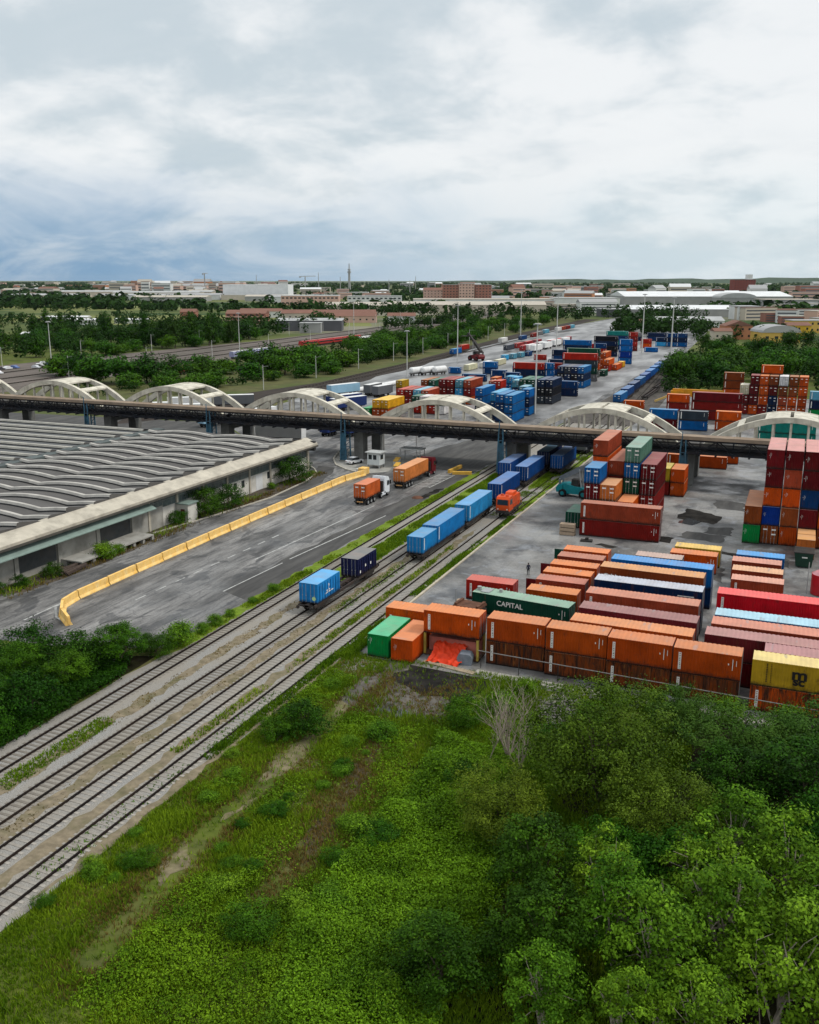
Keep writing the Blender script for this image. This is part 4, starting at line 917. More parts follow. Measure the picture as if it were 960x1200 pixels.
far('of the far wall of boxes, left', -112, 640, 12.19, 'row', ['navy', 'grey'], group=gC); far('of the far wall of boxes, right', -98, 645, 12.19, 'row', ['dkblue', 'navy'], group=gC)
for t, s, o, c, d in [(-97.2, 296, 'col', ['dkblue', 'ltblue'], 'left of the red short row'), (-94.4, 301, 'col', ['navy', 'blue'], 'just behind the red short row'), (-99.8, 312, 'col', ['dkred', 'salmon'], 'behind the three-high row'), (-103, 324, 'col', ['red', 'orange'], 'left of the sky blue pair'), (-86.2, 311, 'col', ['skyblue', 'skyblue'], 'behind the dark green columns'), (-87.6, 330, 'row', ['dkgreen', 'navy'], 'before the navy and red row'), (-80.5, 322, 'row', ['navy', 'dkblue'], 'behind the black columns'), (-112, 322, 'col', ['dkred', 'maroon'], 'behind the dull green column'), (-117, 333, 'row', ['white', 'dkblue'], 'low behind the red rows'), (-109, 372, 'row', ['navy', 'blue'], 'behind the lone navy column'), (-100, 392, 'row', ['dkblue', 'dkred'], 'left of the long red topped row'), (-104, 410, 'row', ['red', 'navy'], 'left of the green row'), (-108, 432, 'row', ['orange', 'dkblue', 'navy'], 'before the far blue row'), (-96, 436, 'row', ['navy', 'dkblue', 'blue'], 'left of the orange bend'), (-113, 520, 'row', ['dkblue', 'red'], 'left of the far navy block'), (-118, 575, 'row', ['navy', 'dkred'], 'left of the teal row')]:
    far('of the pile %s' % d, t, s, 6.06 if o == 'col' else 9.1, o, c, group=gC)
# right hand far stacks
gD = 'orange and maroon stacks behind the right arch'
far('alone behind the arch with the tall red column', -51, 297, 6.06, 'row', ['orange'])
far('of the pair below the yellow girder', -38, 297, 6.6, 'row', ['dkred', 'orange'], group=gD); far('of the swap body pair, left', -37.6, 260, 7.3, 'row', ['maroon', 'blue'], group=gD); far('of the swap body pair, right', -29.7, 259.5, 7.3, 'row', ['blue', 'slate'], group=gD)
far('of the orange front pair', -20.6, 262, 6.4, 'row', ['dkorange', 'orange'], group=gD); far('of the long maroon three-high row', -29.0, 281.5, 13.7, 'row', ['dkred', 'dkred', 'maroon'], group=gD)
far('of the tan column left of the orange wall', -23.4, 318, 6.06, 'row', ['orange', 'dkorange', 'brown', 'brown'], group=gD); far('of the low orange row behind the maroon one', -30.5, 306, 6.6, 'row', ['dkorange', 'dkorange'], group=gD)
wall = [(-17.1, ['dkred', 'maroon', 'cream']), (-14.4, ['orange', 'maroon', 'maroon', 'maroon']), (-11.75, ['dkred', 'orange', 'dkorange', 'orange']), (-9.1, ['navy', 'navy', 'maroon', 'brown']), (-6.4, ['dkorange', 'salmon', 'brown', 'white']), (-3.7, ['orange', 'orange', 'brown', 'brown']), (-1.0, ['orange', 'dkorange', 'orange', 'orange'])]
for (x, c), d in zip(wall, ['first', 'second', 'third', 'fourth', 'fifth', 'sixth', 'seventh']): far('of the %s column in the orange wall' % d, x, 298, 6.06, 'col', c, H=2.9, group=gD)
far('alone on top of the orange wall', -11.8, 303, 6.06, 'row', ['orange'], H=2.6, z0=11.72, group=gD)
far('of the grey-blue column right of the orange wall', 2.2, 296, 12.19, 'row', ['green', 'navy', 'ltblue'], group=gD)
far('seen through the right arch hangers', -9.3, 246, 13.3, 'row', ['teal', 'teal'], group=gD); far('seen low through the right arch hangers', 5, 246, 12.19, 'row', ['teal'], group=gD)
# yellow girder behind
yg = thing('yellow_girder', 'yellow steel crane girder lying behind the orange pair', 'girder', (-44, 318, 0))
myg = mat('orange_yellow_steel', (.60, .26, .012), .6, .15, 1, dirt=(.2, .1, .03))
MB().box(5, 21, 0, 1.2, 2.2, 4.6).build('beam', myg, yg); MB().box(4.5, 8.5, -.6, 2, 1.0, 4.0).build('end_carriage', myg, yg)
mb = MB(); mb.bar((-.5, 0, .3), (4.6, .5, 2.6), .8, .6); mb.build('ramp', mat('pale_yellow_steel', (.62, .42, .13), .7, .1, 1), yg); MB().box(18, 20, -.3, 1.5, 0, 2.2).build('support', m_darksteel, yg)
# light blue and white boxes on the far asphalt
for i in range(4): far('short, in the far row on the asphalt, number %s from the left' % ['one', 'two', 'three', 'four'][i], -140.2 + 1.3 * i, 457 + 10 * i, 6.06, 'col', [['skyblue', 'ltblue', 'ltblue', 'dkblue'][i]], group='light boxes on the far asphalt')
far('in the far asphalt, redder of two', -126, 467, 6.06, 'row', ['red']); far('square, nearest on the far asphalt', -141, 384, 5, 'row', ['blue']); far('square, right of the lamp mast on the far asphalt', -126.5, 387, 6.06, 'row', ['dkblue', 'blue'])
for i in range(3): far('long, in the pale group on the far asphalt, %s' % ['left', 'middle', 'right'][i], -139 + 2.2 * i, 398 + 15 * i, 12.19, 'col', [['cream', 'white', 'cream'][i]], group='light boxes on the far asphalt')
# ================================================================== rolling stock
m_wagon = mat('wagon_frame', (.035, .030, .028), .8, .3, 1, dirt=(.08, .04, .025))
def wheelset_mesh():
    mb = MB()
    for y in (-.755, .755): mb.cyl((0, y - .07, .46), (0, y + .07, .46), .46, n=14); 
    mb.cyl((0, -.8, .46), (0, .8, .46), .08, n=6); return mb.mesh('wheelset', m_darksteel)
me_ws = wheelset_mesh()
def wagon(label, t, s, L, group='flat wagons under the blue boxes'):
    """flat wagon along Y, near end at s"""
    w_ = thing('flat_wagon', label, 'rail wagon', (t, s, .22), math.pi / 2, group)
    mb = MB()
    for y in (-1.05, 1.05): mb.box(0, L, y - .1, y + .1, .72, 1.06)
    mb.box(0, L, -.25, .25, .75, 1.03)
    for i in range(int(L / 2) + 1): x = min(L - .12, i * 2); mb.box(x, x + .12, -.95, .95, .8, 1.0)
    mb.build('frame', m_wagon, w_)
    for xb in (2.2, L - 2.2):
        b = MB(); b.box(-1.3, 1.3, -1.02, -.92, .35, .68); b.box(-1.3, 1.3, .92, 1.02, .35, .68); b.box(-.2, .2, -.9, .9, .4, .71)
        bo = b.build('bogie', m_darksteel, w_, (xb, 0, 0))
        for d in (-.9, .9): link('wheelset', me_ws, bo, (d, 0, 0))
    for x0, sx in ((0, -1), (L, 1)):
        for y in (-.88, .88):
            mb = MB(); mb.cyl((x0, y, .88), (x0 + sx * .5, y, .88), .08, n=8); mb.cyl((x0 + sx * .5, y, .88), (x0 + sx * .56, y, .88), .22, n=12); mb.build('buffer', m_darksteel, w_)
    return w_
wagon('flat wagon with the sky blue and the navy box, standing apart', -52.4, 94.3, 18.2)
swap = container(-53.7, 94.95, 1.30, 5.9, 'col', (.018, .22, .56), 'sky blue box with white emblem on the separate wagon', H=2.45, W=2.5, doors='end', roof_color=(.05, .36, .70), group='boxes on the separate flat wagon')
for z, y0, wd in ((.95, .2, .9), (.70, -.3, 2.0), (.66, .8, .5)):
    MB().box(y0 - wd / 2, y0 + wd / 2, 1.255, 1.268, z, z + .14).build('white_lettering', m_white, swap)
mb = MB(); mb.cyl((.1, 1.256, 1.62), (.1, 1.27, 1.62), .20, n=14); mb.box(.05, .15, 1.256, 1.27, 1.15, 1.5); mb.build('emblem', m_white, swap)
mb = MB(); mb.cyl((2.96, .75, .62), (2.985, .75, .62), .26, n=14); mb.build('round_sticker', mat('pale_green_sticker', (.45, .62, .30), .6, .1, 2), swap)
for i in range(8): MB().box(-2.6 + i * .7, -2.5 + i * .7, 1.245, 1.31, .2, 2.2).build('side_rib', m_paint, swap).color = (.018, .22, .56, 1)
nb = container(-53.7, 106.2, 1.30, 5.7, 'col', (.012, .016, .06), 'navy box with grey roof on the separate wagon', H=2.45, W=2.5, roof_color=(.13, .145, .15), group='boxes on the separate flat wagon')
for i in range(8): MB().box(-2.5 + i * .7, -2.4 + i * .7, 1.245, 1.31, .2, 2.2).build('side_rib', m_paint, nb).color = (.012, .016, .06, 1)
for x, z in ((-1.0, .9), (.6, 1.0), (2.2, .5)): MB().box(x, x + .28, 1.312, 1.322, z, z + .35).build('door_label', m_white, nb)
gt = 'boxes of the long blue train'
for s, L, n in [(119.2, 18, 'first, nearest'), (138.3, 13.8, 'second'), (155.4, 13.6, 'third'), (172.4, 15, 'fourth'), (189, 14, 'last, below the bridge')]: wagon('flat wagon of the blue train, %s' % n, -48.6, s, L)
def tb(t, s, L, c, lab, H=2.6, rc=None, z=1.3):
    o = container(t, s, z, L, 'col', c, lab, H=H, doors='end', group=gt, roof_color=rc)
    MB().box(L / 2 - .62, L / 2 - .42, 1.222, 1.24, H * .22, H * .92).build('marking_panel', m_white, o); return o
tb(-49.85, 119.4, 5.6, (.012, .20, .50), 'short blue box at the near end of the long train', 2.45, (.055, .27, .50))
tb(-49.8, 125.2, 11.8, (.010, .17, .46), 'long blue box second in the train', 2.75, (.04, .24, .50))
tb(-49.8, 139.2, 12.1, (.022, .23, .50), 'long sky blue box in the middle of the train', 2.75, (.085, .32, .60))
tb(-49.8, 156.3, 12.1, (.005, .045, .19), 'long dark blue box beside the orange locomotive', 2.8, (.03, .15, .40))
tb(-49.8, 173.3, 13.2, (.005, .050, .20), 'long dark blue box just before the bridge', 2.85, (.04, .17, .42))
tb(-49.9, 190, 12.1, (.012, .022, .07), 'dark box with pale blue roof under the bridge', 2.8, (.10, .33, .52), 1.5)
wagon('flat wagon half under the bridge on the left track', -53.2, 177, 13.6); tb(-54.5, 177.5, 12.1, (.010, .06, .24), 'dark blue box on the track left of the train by the bridge pier', 2.5, (.03, .12, .30))
wagon('flat wagon under the bridge on the right track', -45.2, 187, 14); tb(-46.4, 187.6, 12.9, (.010, .08, .28), 'blue open-topped box on the right track below the bridge', 2.8, (.05, .17, .38))
# blue wagon row beyond the bridge
for i in range(9):
    s = 300 + i * 17.2; t = -53.8 - i * .72
    wagon('flat wagon in the blue row beyond the bridge', t, s, 14.5, 'flat wagons of the far blue row')
    c = [(.012, .10, .28), (.010, .05, .18), (.012, .03, .09), (.014, .07, .20), (.012, .05, .2), (.012, .10, .36), (.012, .09, .32), (.012, .06, .22), (.05, .07, .10)][i]
    o = container(t - 1.22, s + .8, 1.3, 12.19, 'col', c, 'blue box in the wagon row beyond the bridge, %s' % ['hidden behind the arch', 'first past the arch', 'second past the arch', 'third past the arch', 'in the middle', 'fourth from the far end', 'third from the far end', 'second from the far end', 'at the far end'][i], H=2.6, group='boxes of the far blue row', near=False)
for i in range(3): wagon('rusty empty wagon right of the far blue row', -48.4 - .8 * i, 322 + 30 * i, 26, 'rusty empty wagons')
# --------------------------------------------------------- orange shunting locomotive
m_loco = mat('orange_red_paint', (.62, .075, .012), .45, .12, 1, dirt=(.16, .05, .03), dirt_amt=.5)
lo = thing('shunting_locomotive', 'small orange shunting locomotive with dark windscreen beside the train', 'locomotive', (-44.6, 148.2, .22), math.pi / 2)
mb = MB(); mb.box(0, 8.0, -1.15, 1.15, .75, 1.05); mb.build('frame', m_darksteel, lo)
for x in (1.3, 3.0, 5.2, 6.8): link('wheelset', me_ws, lo, (x, 0, 0))
mb = MB(); mb.prism([(.15, 1.06), (2.6, 1.06), (2.6, 3.35), (2.3, 3.5), (.55, 3.5), (.25, 3.1), (.15, 2.1)], -1.12, 1.12); mb.build('cab', m_loco, lo)
mb = MB(); mb.prism([(2.61, 1.06), (7.8, 1.06), (7.85, 2.2), (7.5, 3.0), (3.3, 3.05), (2.61, 2.9)], -.88, .88); mb.build('bonnet', m_loco, lo)
mb = MB(); mb.prism([(3.6, 3.05), (6.4, 3.0), (6.2, 3.55), (3.9, 3.6)], -.62, .62); mb.build('exhaust_housing', m_loco, lo)
mb = MB(); mb.add([(.14, -.95, 2.15), (.14, .95, 2.15), (.235, .9, 3.05), (.235, -.9, 3.05)], [(0, 1, 2, 3)][::-1]); mb.build('windscreen', m_glass, lo)
for sy in (-1, 1): MB().box(.8, 2.2, sy * 1.125 - .01, sy * 1.125 + .01, 2.1, 3.0).build('side_window', m_glass, lo)
for y in (-.8, .8):
    mb = MB(); mb.cyl((.16, y, 1.45), (.08, y, 1.45), .12, n=10); mb.build('headlight', mat('lamp_glass', (.7, .68, .6), .2, .05, 1) if y < 0 else bpy.data.materials['lamp_glass'], lo)
    mb = MB(); mb.cyl((0, y, .9), (-.45, y, .9), .09, n=8); mb.cyl((-.45, y, .9), (-.5, y, .9), .22, n=12); mb.build('buffer', m_darksteel, lo)
mb = MB()
for sy in (-1.1, 1.1):
    mb.cyl((2.7, sy, 1.95), (7.9, sy, 1.9), .035, n=5)
    for x in (2.8, 4.4, 6.0, 7.8): mb.cyl((x, sy, 1.05), (x, sy, 1.95), .03, n=5)
mb.build('handrail', m_loco, lo); MB().box(.01, .16, -1.14, 1.14, 1.02, 1.25).build('buffer_beam', m_darksteel, lo)
for x, y in ((1.0, -.5), (1.5, .5)): MB().box(x, x + .4, y - .25, y + .25, 3.51, 3.72).build('roof_fitting', m_loco, lo)
# --------------------------------------------------------- reach stacker
def reach_stacker(label, loc, rz, body_m, boom_m, zt, reach, scale=1.0):
    r = thing('reach_stacker', label, 'reach stacker', loc, rz); r.scale = (scale,) * 3
    mb = MB(); mb.prism([(-3.4, 1.0), (-3.5, 1.9), (-3.2, 2.5), (-1.8, 2.75), (.2, 2.3), (3.0, 2.0), (3.3, 1.2), (2.6, .7), (-2.8, .7)], -1.25, 1.25)
    mb.prism([(-3.5, .9), (-3.62, 1.7), (-3.3, 2.3), (-2.2, 2.5), (-2.2, .85)], -1.5, 1.5); mb.build('body', body_m, r)
    for x, ys, rad in ((-2.1, (-1.55, 1.55), .80), (2.4, (-1.55, -1.05, 1.05, 1.55), .92)):
        for y in ys:
            mb = MB(); mb.cyl((x, y - .24, rad), (x, y + .24, rad), rad, n=20); wh = mb.build('wheel', m_black, r)
            mb = MB(); sg = 1 if y > 0 else -1; mb.cyl((x, y + sg * .241, rad), (x, y + sg * .27, rad), rad * .5, n=14); mb.build('rim', body_m, wh)
    mb = MB(); mb.prism([(-.6, 2.35), (1.1, 2.1), (1.2, 3.2), (.9, 3.7), (-.5, 3.7)], -.75, .75); cb = mb.build('cab', m_darksteel, r)
    for sy in (-1, 1): MB().box(-.4, .95, sy * .757 - .006, sy * .757 + .006, 2.6, 3.5).build('window', m_glass, cb)
    p0 = Vector((-3.2, 0, 3.5)); p1 = Vector((reach, 0, zt))
    mb = MB()
    for y in (-.95, .95): mb.bar((-2.9, y, 2.2), (-3.0, y, 3.6), .3, .5)
    mb.build('boom_support', boom_m, r)
    mid = p0 + (p1 - p0) * .62
    mb = MB(); mb.bar(p0, mid, .95, .95); mb.build('boom', boom_m, r); mb = MB(); mb.bar(mid - (p1 - p0) * .05, p1, .7, .7); mb.build('inner_boom', boom_m, r)
    mb = MB()
    for y in (-.62, .62): mb.cyl((1.6, y, 1.9), (mid.x - .6, y * .8, mid.z - .35), .14, n=8)
    mb.build('lift_cylinder', m_steel, r)
    mb = MB(); mb.bar(p1, (p1.x + .1, 0, p1.z - .9), .6, .6); mb.box(p1.x - .8, p1.x + .9, -3.0, 3.0, p1.z - 1.25, p1.z - .95); mb.build('spreader', boom_m, r)
    return r
m_teal = mat('teal_machine_paint', (.008, .20, .23), .4, .12, 1, dirt=(.02, .06, .06), dirt_amt=.5)
reach_stacker('teal reach stacker with raised dark boom beside the mixed container stacks', (-37.2, 169.8, .02), -.15, m_teal, mat('dark_boom', (.13, .15, .17), .5, .2, 1), 7.9, 4.6, .9)
reach_stacker('dark red reach stacker with long raised boom on the far asphalt', (-151.2, 452, .02), 2.55, mat('dark_red_machine', (.13, .015, .018), .5, .2, 1), m_darksteel, 10.5, 5.6, 1.25)
# --------------------------------------------------------- lorries
m_tyre = m_black
def lorry(label, t, s, L, cabcol, blen, group='lorries at the gate'):
    """lorry pointing to +Y; trailer rear at s"""
    r = thing('lorry', label, 'lorry', (t, s, .012), math.pi / 2, group)
    mb = MB()
    for y in (-.45, .45): mb.box(.05, L + 3.2, y - .08, y + .08, .95, 1.2)
    for x in (.2, L * .5, L - .2): mb.box(x, x + .15, -1.2, 1.2, 1.05, 1.2)
    mb.box(.02, .12, -1.2, 1.2, .55, .8); mb.build('chassis', m_darksteel, r)
    MB().box(-.02, .02, -.6, .6, .58, .78).build('number_plate_panel', mat('rear_marker', (.55, .30, .12), .6, .1, 2) if 'rear_marker' not in bpy.data.materials else bpy.data.materials['rear_marker'], r)
    for x in [1.0, 2.35, 3.7] + [L + .4] + [L + 3.3]:
        for y in (-1.0, 1.0):
            mb = MB(); mb.cyl((x, y - .19, .52), (x, y + .19, .52), .52, n=16); wh = mb.build('wheel', m_tyre, r)
            sg = 1 if y > 0 else -1; mb = MB(); mb.cyl((x, y + sg * .191, .52), (x, y + sg * .21, .52), .28, n=10); mb.build('rim', m_steel, wh)
    mc = mat('lorry_cab_paint_' + ('white' if cabcol[0] > .5 else 'dark_red'), cabcol, .35, .06, 1)
    x0 = L + 1.6
    mb = MB(); mb.prism([(x0, .75), (x0 + 2.3, .6), (x0 + 2.42, 1.9), (x0 + 2.15, 3.25), (x0 + 1.7, 3.6), (x0 + .1, 3.85), (x0, 3.4)], -1.22, 1.22); cab = mb.build('cab', mc, r)
    mb = MB(); mb.add([(x0 + 2.43, -1.05, 1.95), (x0 + 2.43, 1.05, 1.95), (x0 + 2.19, 1.0, 3.1), (x0 + 2.19, -1.0, 3.1)], [(0, 1, 2, 3)]); mb.build('windscreen', m_glass, cab)
    for sy in (-1, 1):
        MB().box(x0 + 1.15, x0 + 2.05, sy * 1.225 - .008, sy * 1.225 + .008, 1.95, 2.85).build('side_window', m_glass, cab)
        MB().box(x0 + 2.2, x0 + 2.4, sy * 1.4 - .12, sy * 1.4 + .12, 2.1, 2.8).build('mirror', m_black, cab)
        mb = MB(); mb.box(x0 - .9, x0 + .6, sy * 1.1 - .12, sy * 1.1 + .12, .45, 1.0); mb.build('side_skirt', mc, r)
    MB().box(x0 - .35, x0 - .02, -1.0, 1.0, .95, 3.0).build('rear_wall', m_darksteel, r)
    return r
lorry('lorry with white cab and short orange container on its trailer', -70.8, 147.9, 6.4, (.70, .73, .76), 6.06)
container(-72.05, 148.0, 1.26, 6.06, 'col', (.56, .115, .028), 'short orange container on the white lorry', H=2.55, doors='end', marks=('labels',), roof_color=(.60, .16, .055), group='containers on the lorries')
lorry('lorry with dark red cab and long pale orange container', -69.8, 163.3, 12.6, (.12, .008, .014), 12.19)
container(-71.05, 163.4, 1.26, 12.19, 'col', (.58, .19, .05), 'long pale orange container on the dark red lorry', H=2.65, doors='end', marks=('labels',), roof_color=(.66, .27, .09), group='containers on the lorries')
# car
cr = thing('parked_car', 'small white car parked by the blue tower foot', 'car', (-89.0, 183.4, .012), 1.25)
m_car = mat('white_car_paint', (.72, .73, .74), .25, .04, 1, spec=.5)
mb = MB(); mb.prism([(-1.95, .35), (1.95, .35), (2.0, .75), (1.1, .88), (-1.7, .92), (-2.0, .8)], -.85, .85)
mb.build('body', m_car, cr); mb = MB(); mb.prism([(-1.65, .92), (1.05, .88), (.45, 1.42), (-1.2, 1.46)], -.74, .74); mb.build('cabin', m_glass, cr)
MB().box(-1.15, .42, -.70, .70, 1.462, 1.50).build('roof', m_car, cr)
for x in (-1.25, 1.25):
    for y in (-.8, .8): mb = MB(); mb.cyl((x, y - .1, .32), (x, y + .1, .32), .32, n=14); mb.build('wheel', m_tyre, cr)
for y in (-.6, .6): MB().box(-2.0, -1.96, y - .16, y + .16, .62, .78).build('tail_light', mat('red_lamp', (.35, .02, .02), .3, .05, 1) if 'red_lamp' not in bpy.data.materials else bpy.data.materials['red_lamp'], cr)
# gate booth and canopy
bt = thing('gate_booth', 'white prefabricated gate booth with dark windows on short legs', 'booth', (-82.8, 181.2, .012), -.05)
mb = MB(); mb.box(-1.45, 1.45, -1.25, 1.25, .75, 3.3); mb.build('wall', mat('white_panel', (.55, .58, .58), .6, .06, 1), bt)
MB().box(-1.85, 1.85, -1.6, 1.6, 3.3, 3.48).build('roof', mat('grey_panel_roof', (.42, .43, .42), .7, .1, 1), bt)
for x in (-1.3, 1.3):
    for y in (-1.1, 1.1): MB().box(x - .1, x + .1, y - .1, y + .1, 0, .75).build('leg', m_steel, bt)
for x in (-.75, .35): MB().box(x - .4, x + .4, -1.27, -1.252, 1.9, 2.9).build('window', m_glass, bt)
MB().box(1.452, 1.47, -.8, .5, 1.9, 2.9).build('window', m_glass, bt)
cp = thing('gate_canopy', 'flat white canopy roof on thin posts behind the long lorry', 'canopy', (-78.0, 190, .012))
MB().box(-2.6, 2.6, -1.6, 1.6, 2.9, 3.1).build('roof', mat('pale_canopy', (.55, .56, .55), .7, .08, 1), cp)
for x in (-2.3, 2.3):
    for y in (-1.3, 1.3): MB().box(x - .07, x + .07, y - .07, y + .07, 0, 2.9).build('post', m_steel, cp)
for i, (x, y) in enumerate(((-80.0, 186.0), (-77.6, 180.5))):
    k = thing('kerb_block', 'pale block with yellow top at the gate island, %s' % ('behind the booth' if i == 0 else 'right of the booth'), 'kerb block', (x, y, .012), .25)
    MB().box(-.5, .5, -2.0, 2.0, 0, 1.0).build('block', m_wall, k); MB().box(-.52, .52, -2.02, 2.02, 1.0, 1.25).build('yellow_cap', mat('yellow_cap', (.62, .36, .06), .7, .15, 1) if i == 0 else bpy.data.materials['yellow_cap'], k)
# yellow kerb wedge
yk = thing('kerb_wedge', 'V shaped pair of pale yellow kerbs on the asphalt by the grass', 'kerb', (-66.2, 181.2, .012))
mb = MB(); mb.bar((0, 0, .35), (.4, 6.4, .35), .55, .7); mb.build('kerb_stone', bpy.data.materials['yellow_cap'], yk); mb = MB(); mb.bar((1.0, -.6, .3), (4.8, .6, .3), .7, .6); mb.build('kerb_stone', bpy.data.materials['yellow_cap'], yk)
# manhole mound
mb = MB(); mb.cyl((0, 0, 0), (0, 0, .25), 1.1, .7, n=14); o = mb.build('soil_heap', m_rust, loc=(-63.7, 157.6, .012)); tag(o, 'small rust brown heap on the asphalt edge', 'heap')
# traffic island
sheet('traffic_island', m_concwall, [(-87.2, 176.5), (-91.7, 180.2), (-95.5, 186.5), (-98.3, 194.6), (-97, 199), (-88, 197), (-76, 194), (-78, 178.5), (-82.5, 174)], .012)
kb = MB(); q = [(-82.5, 173.8), (-87.4, 176.3), (-91.9, 180.2), (-95.7, 186.5), (-98.5, 194.6), (-97, 199.5)]
for a, b in zip(q, q[1:]): kb.bar((*a, .1), (*b, .1), .3, .22)
tag(kb.build('kerb', mat('pale_kerb', (.42, .39, .33), .9, .15, 1)), kind='structure')
kb = MB(); q = [(-92.8, 118), (-90.6, 131), (-88.6, 147), (-89.6, 162), (-91.4, 170.5), (-94.0, 174.4), (-97.5, 178)]
for a, b in zip(q, q[1:]): kb.bar((*a, .08), (*b, .08), .25, .2)
tag(kb.build('kerb', bpy.data.materials['pale_kerb']), kind='structure')
sheet('verge_strip', m_brown, wob([(-94.1, 84), (-90.0, 88), (-89.2, 100), (-90.3, 118), (-92.0, 128), (-90.7, 133), (-88.8, 147), (-89.8, 162), (-91.6, 170), (-94.1, 173.5)], 3, .3, 70), .008)
# --------------------------------------------------------- yellow concrete barrier
m_bar = MT('yellow_barrier_paint', .75, .25); c_ = m_bar.mix(m_bar.ramp(m_bar.noise(.9, 6, .6), .3, .7), (.74, .41, .075), (.86, .60, .24))
c_ = m_bar.mix(m_bar.ramp(m_bar.noise(2.0, 7, .65, (1, 1, .4), (1, 5, 2)), .56, .70, 0, .75), c_, (.42, .33, .20)); m_bar.col(c_); m_bar = m_bar.m
def barrier(p, q, label):
    a = Vector(p); b = Vector(q); L = (b - a).length - .22
    mb = MB(); mb.prismx([(-.42, 0), (.42, 0), (.40, .10), (.22, .38), (.16, 1.12), (-.16, 1.12), (-.22, .38), (-.40, .10)], .04, L)
    for x in (.0, L): mb.box(x - .0, x + .05, -.1, .1, .15, .95)
    o = mb.build('barrier_block', m_bar, None, (a.x + rnd.uniform(-.05, .05), a.y, .012), math.atan2((b - a).y, (b - a).x) + rnd.uniform(-.008, .008))
    return tag(o, label, 'barrier', 'blocks of the yellow barrier')
q = [(-76.2, 80.6), (-79.0, 82.6), (-81.2, 85.2), (-81.9, 88.6)]
for (a, b), n in zip(zip(q, q[1:]), ['at its curved tip, by the bushes', 'second round its curved tip', 'third round its curved tip']): barrier(a, b, 'yellow concrete barrier block ' + n)
bp = [(-81.9 - .019 * (s - 88.6) - .0006 * (s - 88.6) * (140 - s) * .5, s) for s in np.linspace(88.6, 172, 15)]
bp[-1] = (-81.6, 173.0)
nth = ['first straight one from the tip', 'second from the tip', 'third from the tip', 'fourth from the tip', 'fifth from the tip', 'sixth from the tip', 'seventh, in the middle of the run', 'seventh from the gate end', 'sixth from the gate end', 'fifth from the gate end', 'fourth from the gate end', 'third from the gate end', 'second from the gate end', 'last, beside the white lorry']
for (a, b), n in zip(zip(bp, bp[1:]), nth): barrier(a, b, 'yellow concrete barrier block, ' + n)
k = thing('barrier_end', 'wider yellow block closing the gate end of the barrier', 'barrier', (-82.3, 173.8, .012), 0)
MB().box(-.8, .8, -.9, 1.2, 0, 1.3).build('block', m_bar, k); MB().box(-1.3, -.81, -.8, 1.1, 0, 1.1).build('side_block', m_wall, k)
# --------------------------------------------------------- person on the paving
def person(loc, rz, label, h=1.78):
    """standing figure: one skinned surface, limbs tapered"""
    me = bpy.data.meshes.new('person_body')
    J = dict(pel=(0, 0, .95), sp=(0, 0, 1.18), ch=(0, 0, 1.38), nk=(0, .01, 1.52), hd=(0, .03, 1.64), tp=(0, .02, 1.76))
    for sx, n in ((-1, 'l'), (1, 'r')):
        J.update({n + 'hip': (sx * .10, 0, .90), n + 'kn': (sx * .11, .03, .50), n + 'an': (sx * .12, -.02, .09), n + 'to': (sx * .13, .17, .04), n + 'sh': (sx * .19, 0, 1.43), n + 'el': (sx * .26, -.03, 1.15), n + 'wr': (sx * .24, .12, .93), n + 'ha': (sx * .235, .16, .85)})
    rad = dict(pel=.135, sp=.125, ch=.15, nk=.055, hd=.095, tp=.06, hip=.095, kn=.062, an=.045, to=.04, sh=.065, el=.045, wr=.035, ha=.04)
    ks = list(J); ix = {k: i for i, k in enumerate(ks)}
    ed = [('pel', 'sp'), ('sp', 'ch'), ('ch', 'nk'), ('nk', 'hd'), ('hd', 'tp')]
    for n in 'lr': ed += [('pel', n + 'hip'), (n + 'hip', n + 'kn'), (n + 'kn', n + 'an'), (n + 'an', n + 'to'), ('ch', n + 'sh'), (n + 'sh', n + 'el'), (n + 'el', n + 'wr'), (n + 'wr', n + 'ha')]
    me.from_pydata([J[k] for k in ks], [(ix[a], ix[b]) for a, b in ed], [])
    o = link('person', me, None, loc, rz); o.modifiers.new('skin', 'SKIN'); sub = o.modifiers.new('sub', 'SUBSURF'); sub.levels = sub.render_levels = 2
    for k in ks:
        r_ = rad[k if k in rad else k[1:]]; me.skin_vertices[0].data[ix[k]].radius = (r_, r_); me.skin_vertices[0].data[ix[k]].use_root = (k == 'pel')
    mp_ = MT('dark_clothes_and_skin', .9, .2); sp_ = mp_.n('ShaderNodeSeparateXYZ'); mp_.l(mp_.coord(), sp_.inputs[0])
    mp_.col(mp_.mix(mp_.ramp(sp_.outputs[2], 1.545, 1.55), mp_.mix(mp_.ramp(sp_.outputs[2], .93, .94), (.02, .022, .028), (.022, .026, .045)), (.28, .16, .11))); me.materials.append(mp_.m)
    mb = MB(); mb.cyl((0, -.005, 1.66), (0, -.005, 1.79), .105, .07, n=10); mb.build('hair', m_black, o)
    return tag(o, label, 'person')
person((-32.1, 119.6, .015), .6, 'person in dark clothes standing alone on the grey paving')
# small things on the paving by the lone container
bk = thing('tool_trolley', 'small wooden trolley with a pale post near the flat racks', 'trolley', (-36.9, 104.0, .015))
MB().box(0, 1.2, 0, .8, .25, .8).build('tray', bpy.data.materials['pale_timber'], bk); mb = MB(); mb.cyl((-.1, .2, 0), (-.1, .2, 2.2), .06, n=6); mb.build('post', m_steel, bk)
for x in (.2, 1.0): mb = MB(); mb.cyl((x, 0, .14), (x, .8, .14), .13, n=8); mb.build('wheel', m_black, bk)
mb = MB(); mb.box(-.9, .9, -.5, .5, .0, .25); mb.box(-.2, .3, -.3, .2, .25, .6); o = mb.build('debris_pile', m_darksteel, loc=(-28.5, 139.8, .015), rz=.1); tag(o, 'dark scrap on the paving before the dark red long container', 'scrap')
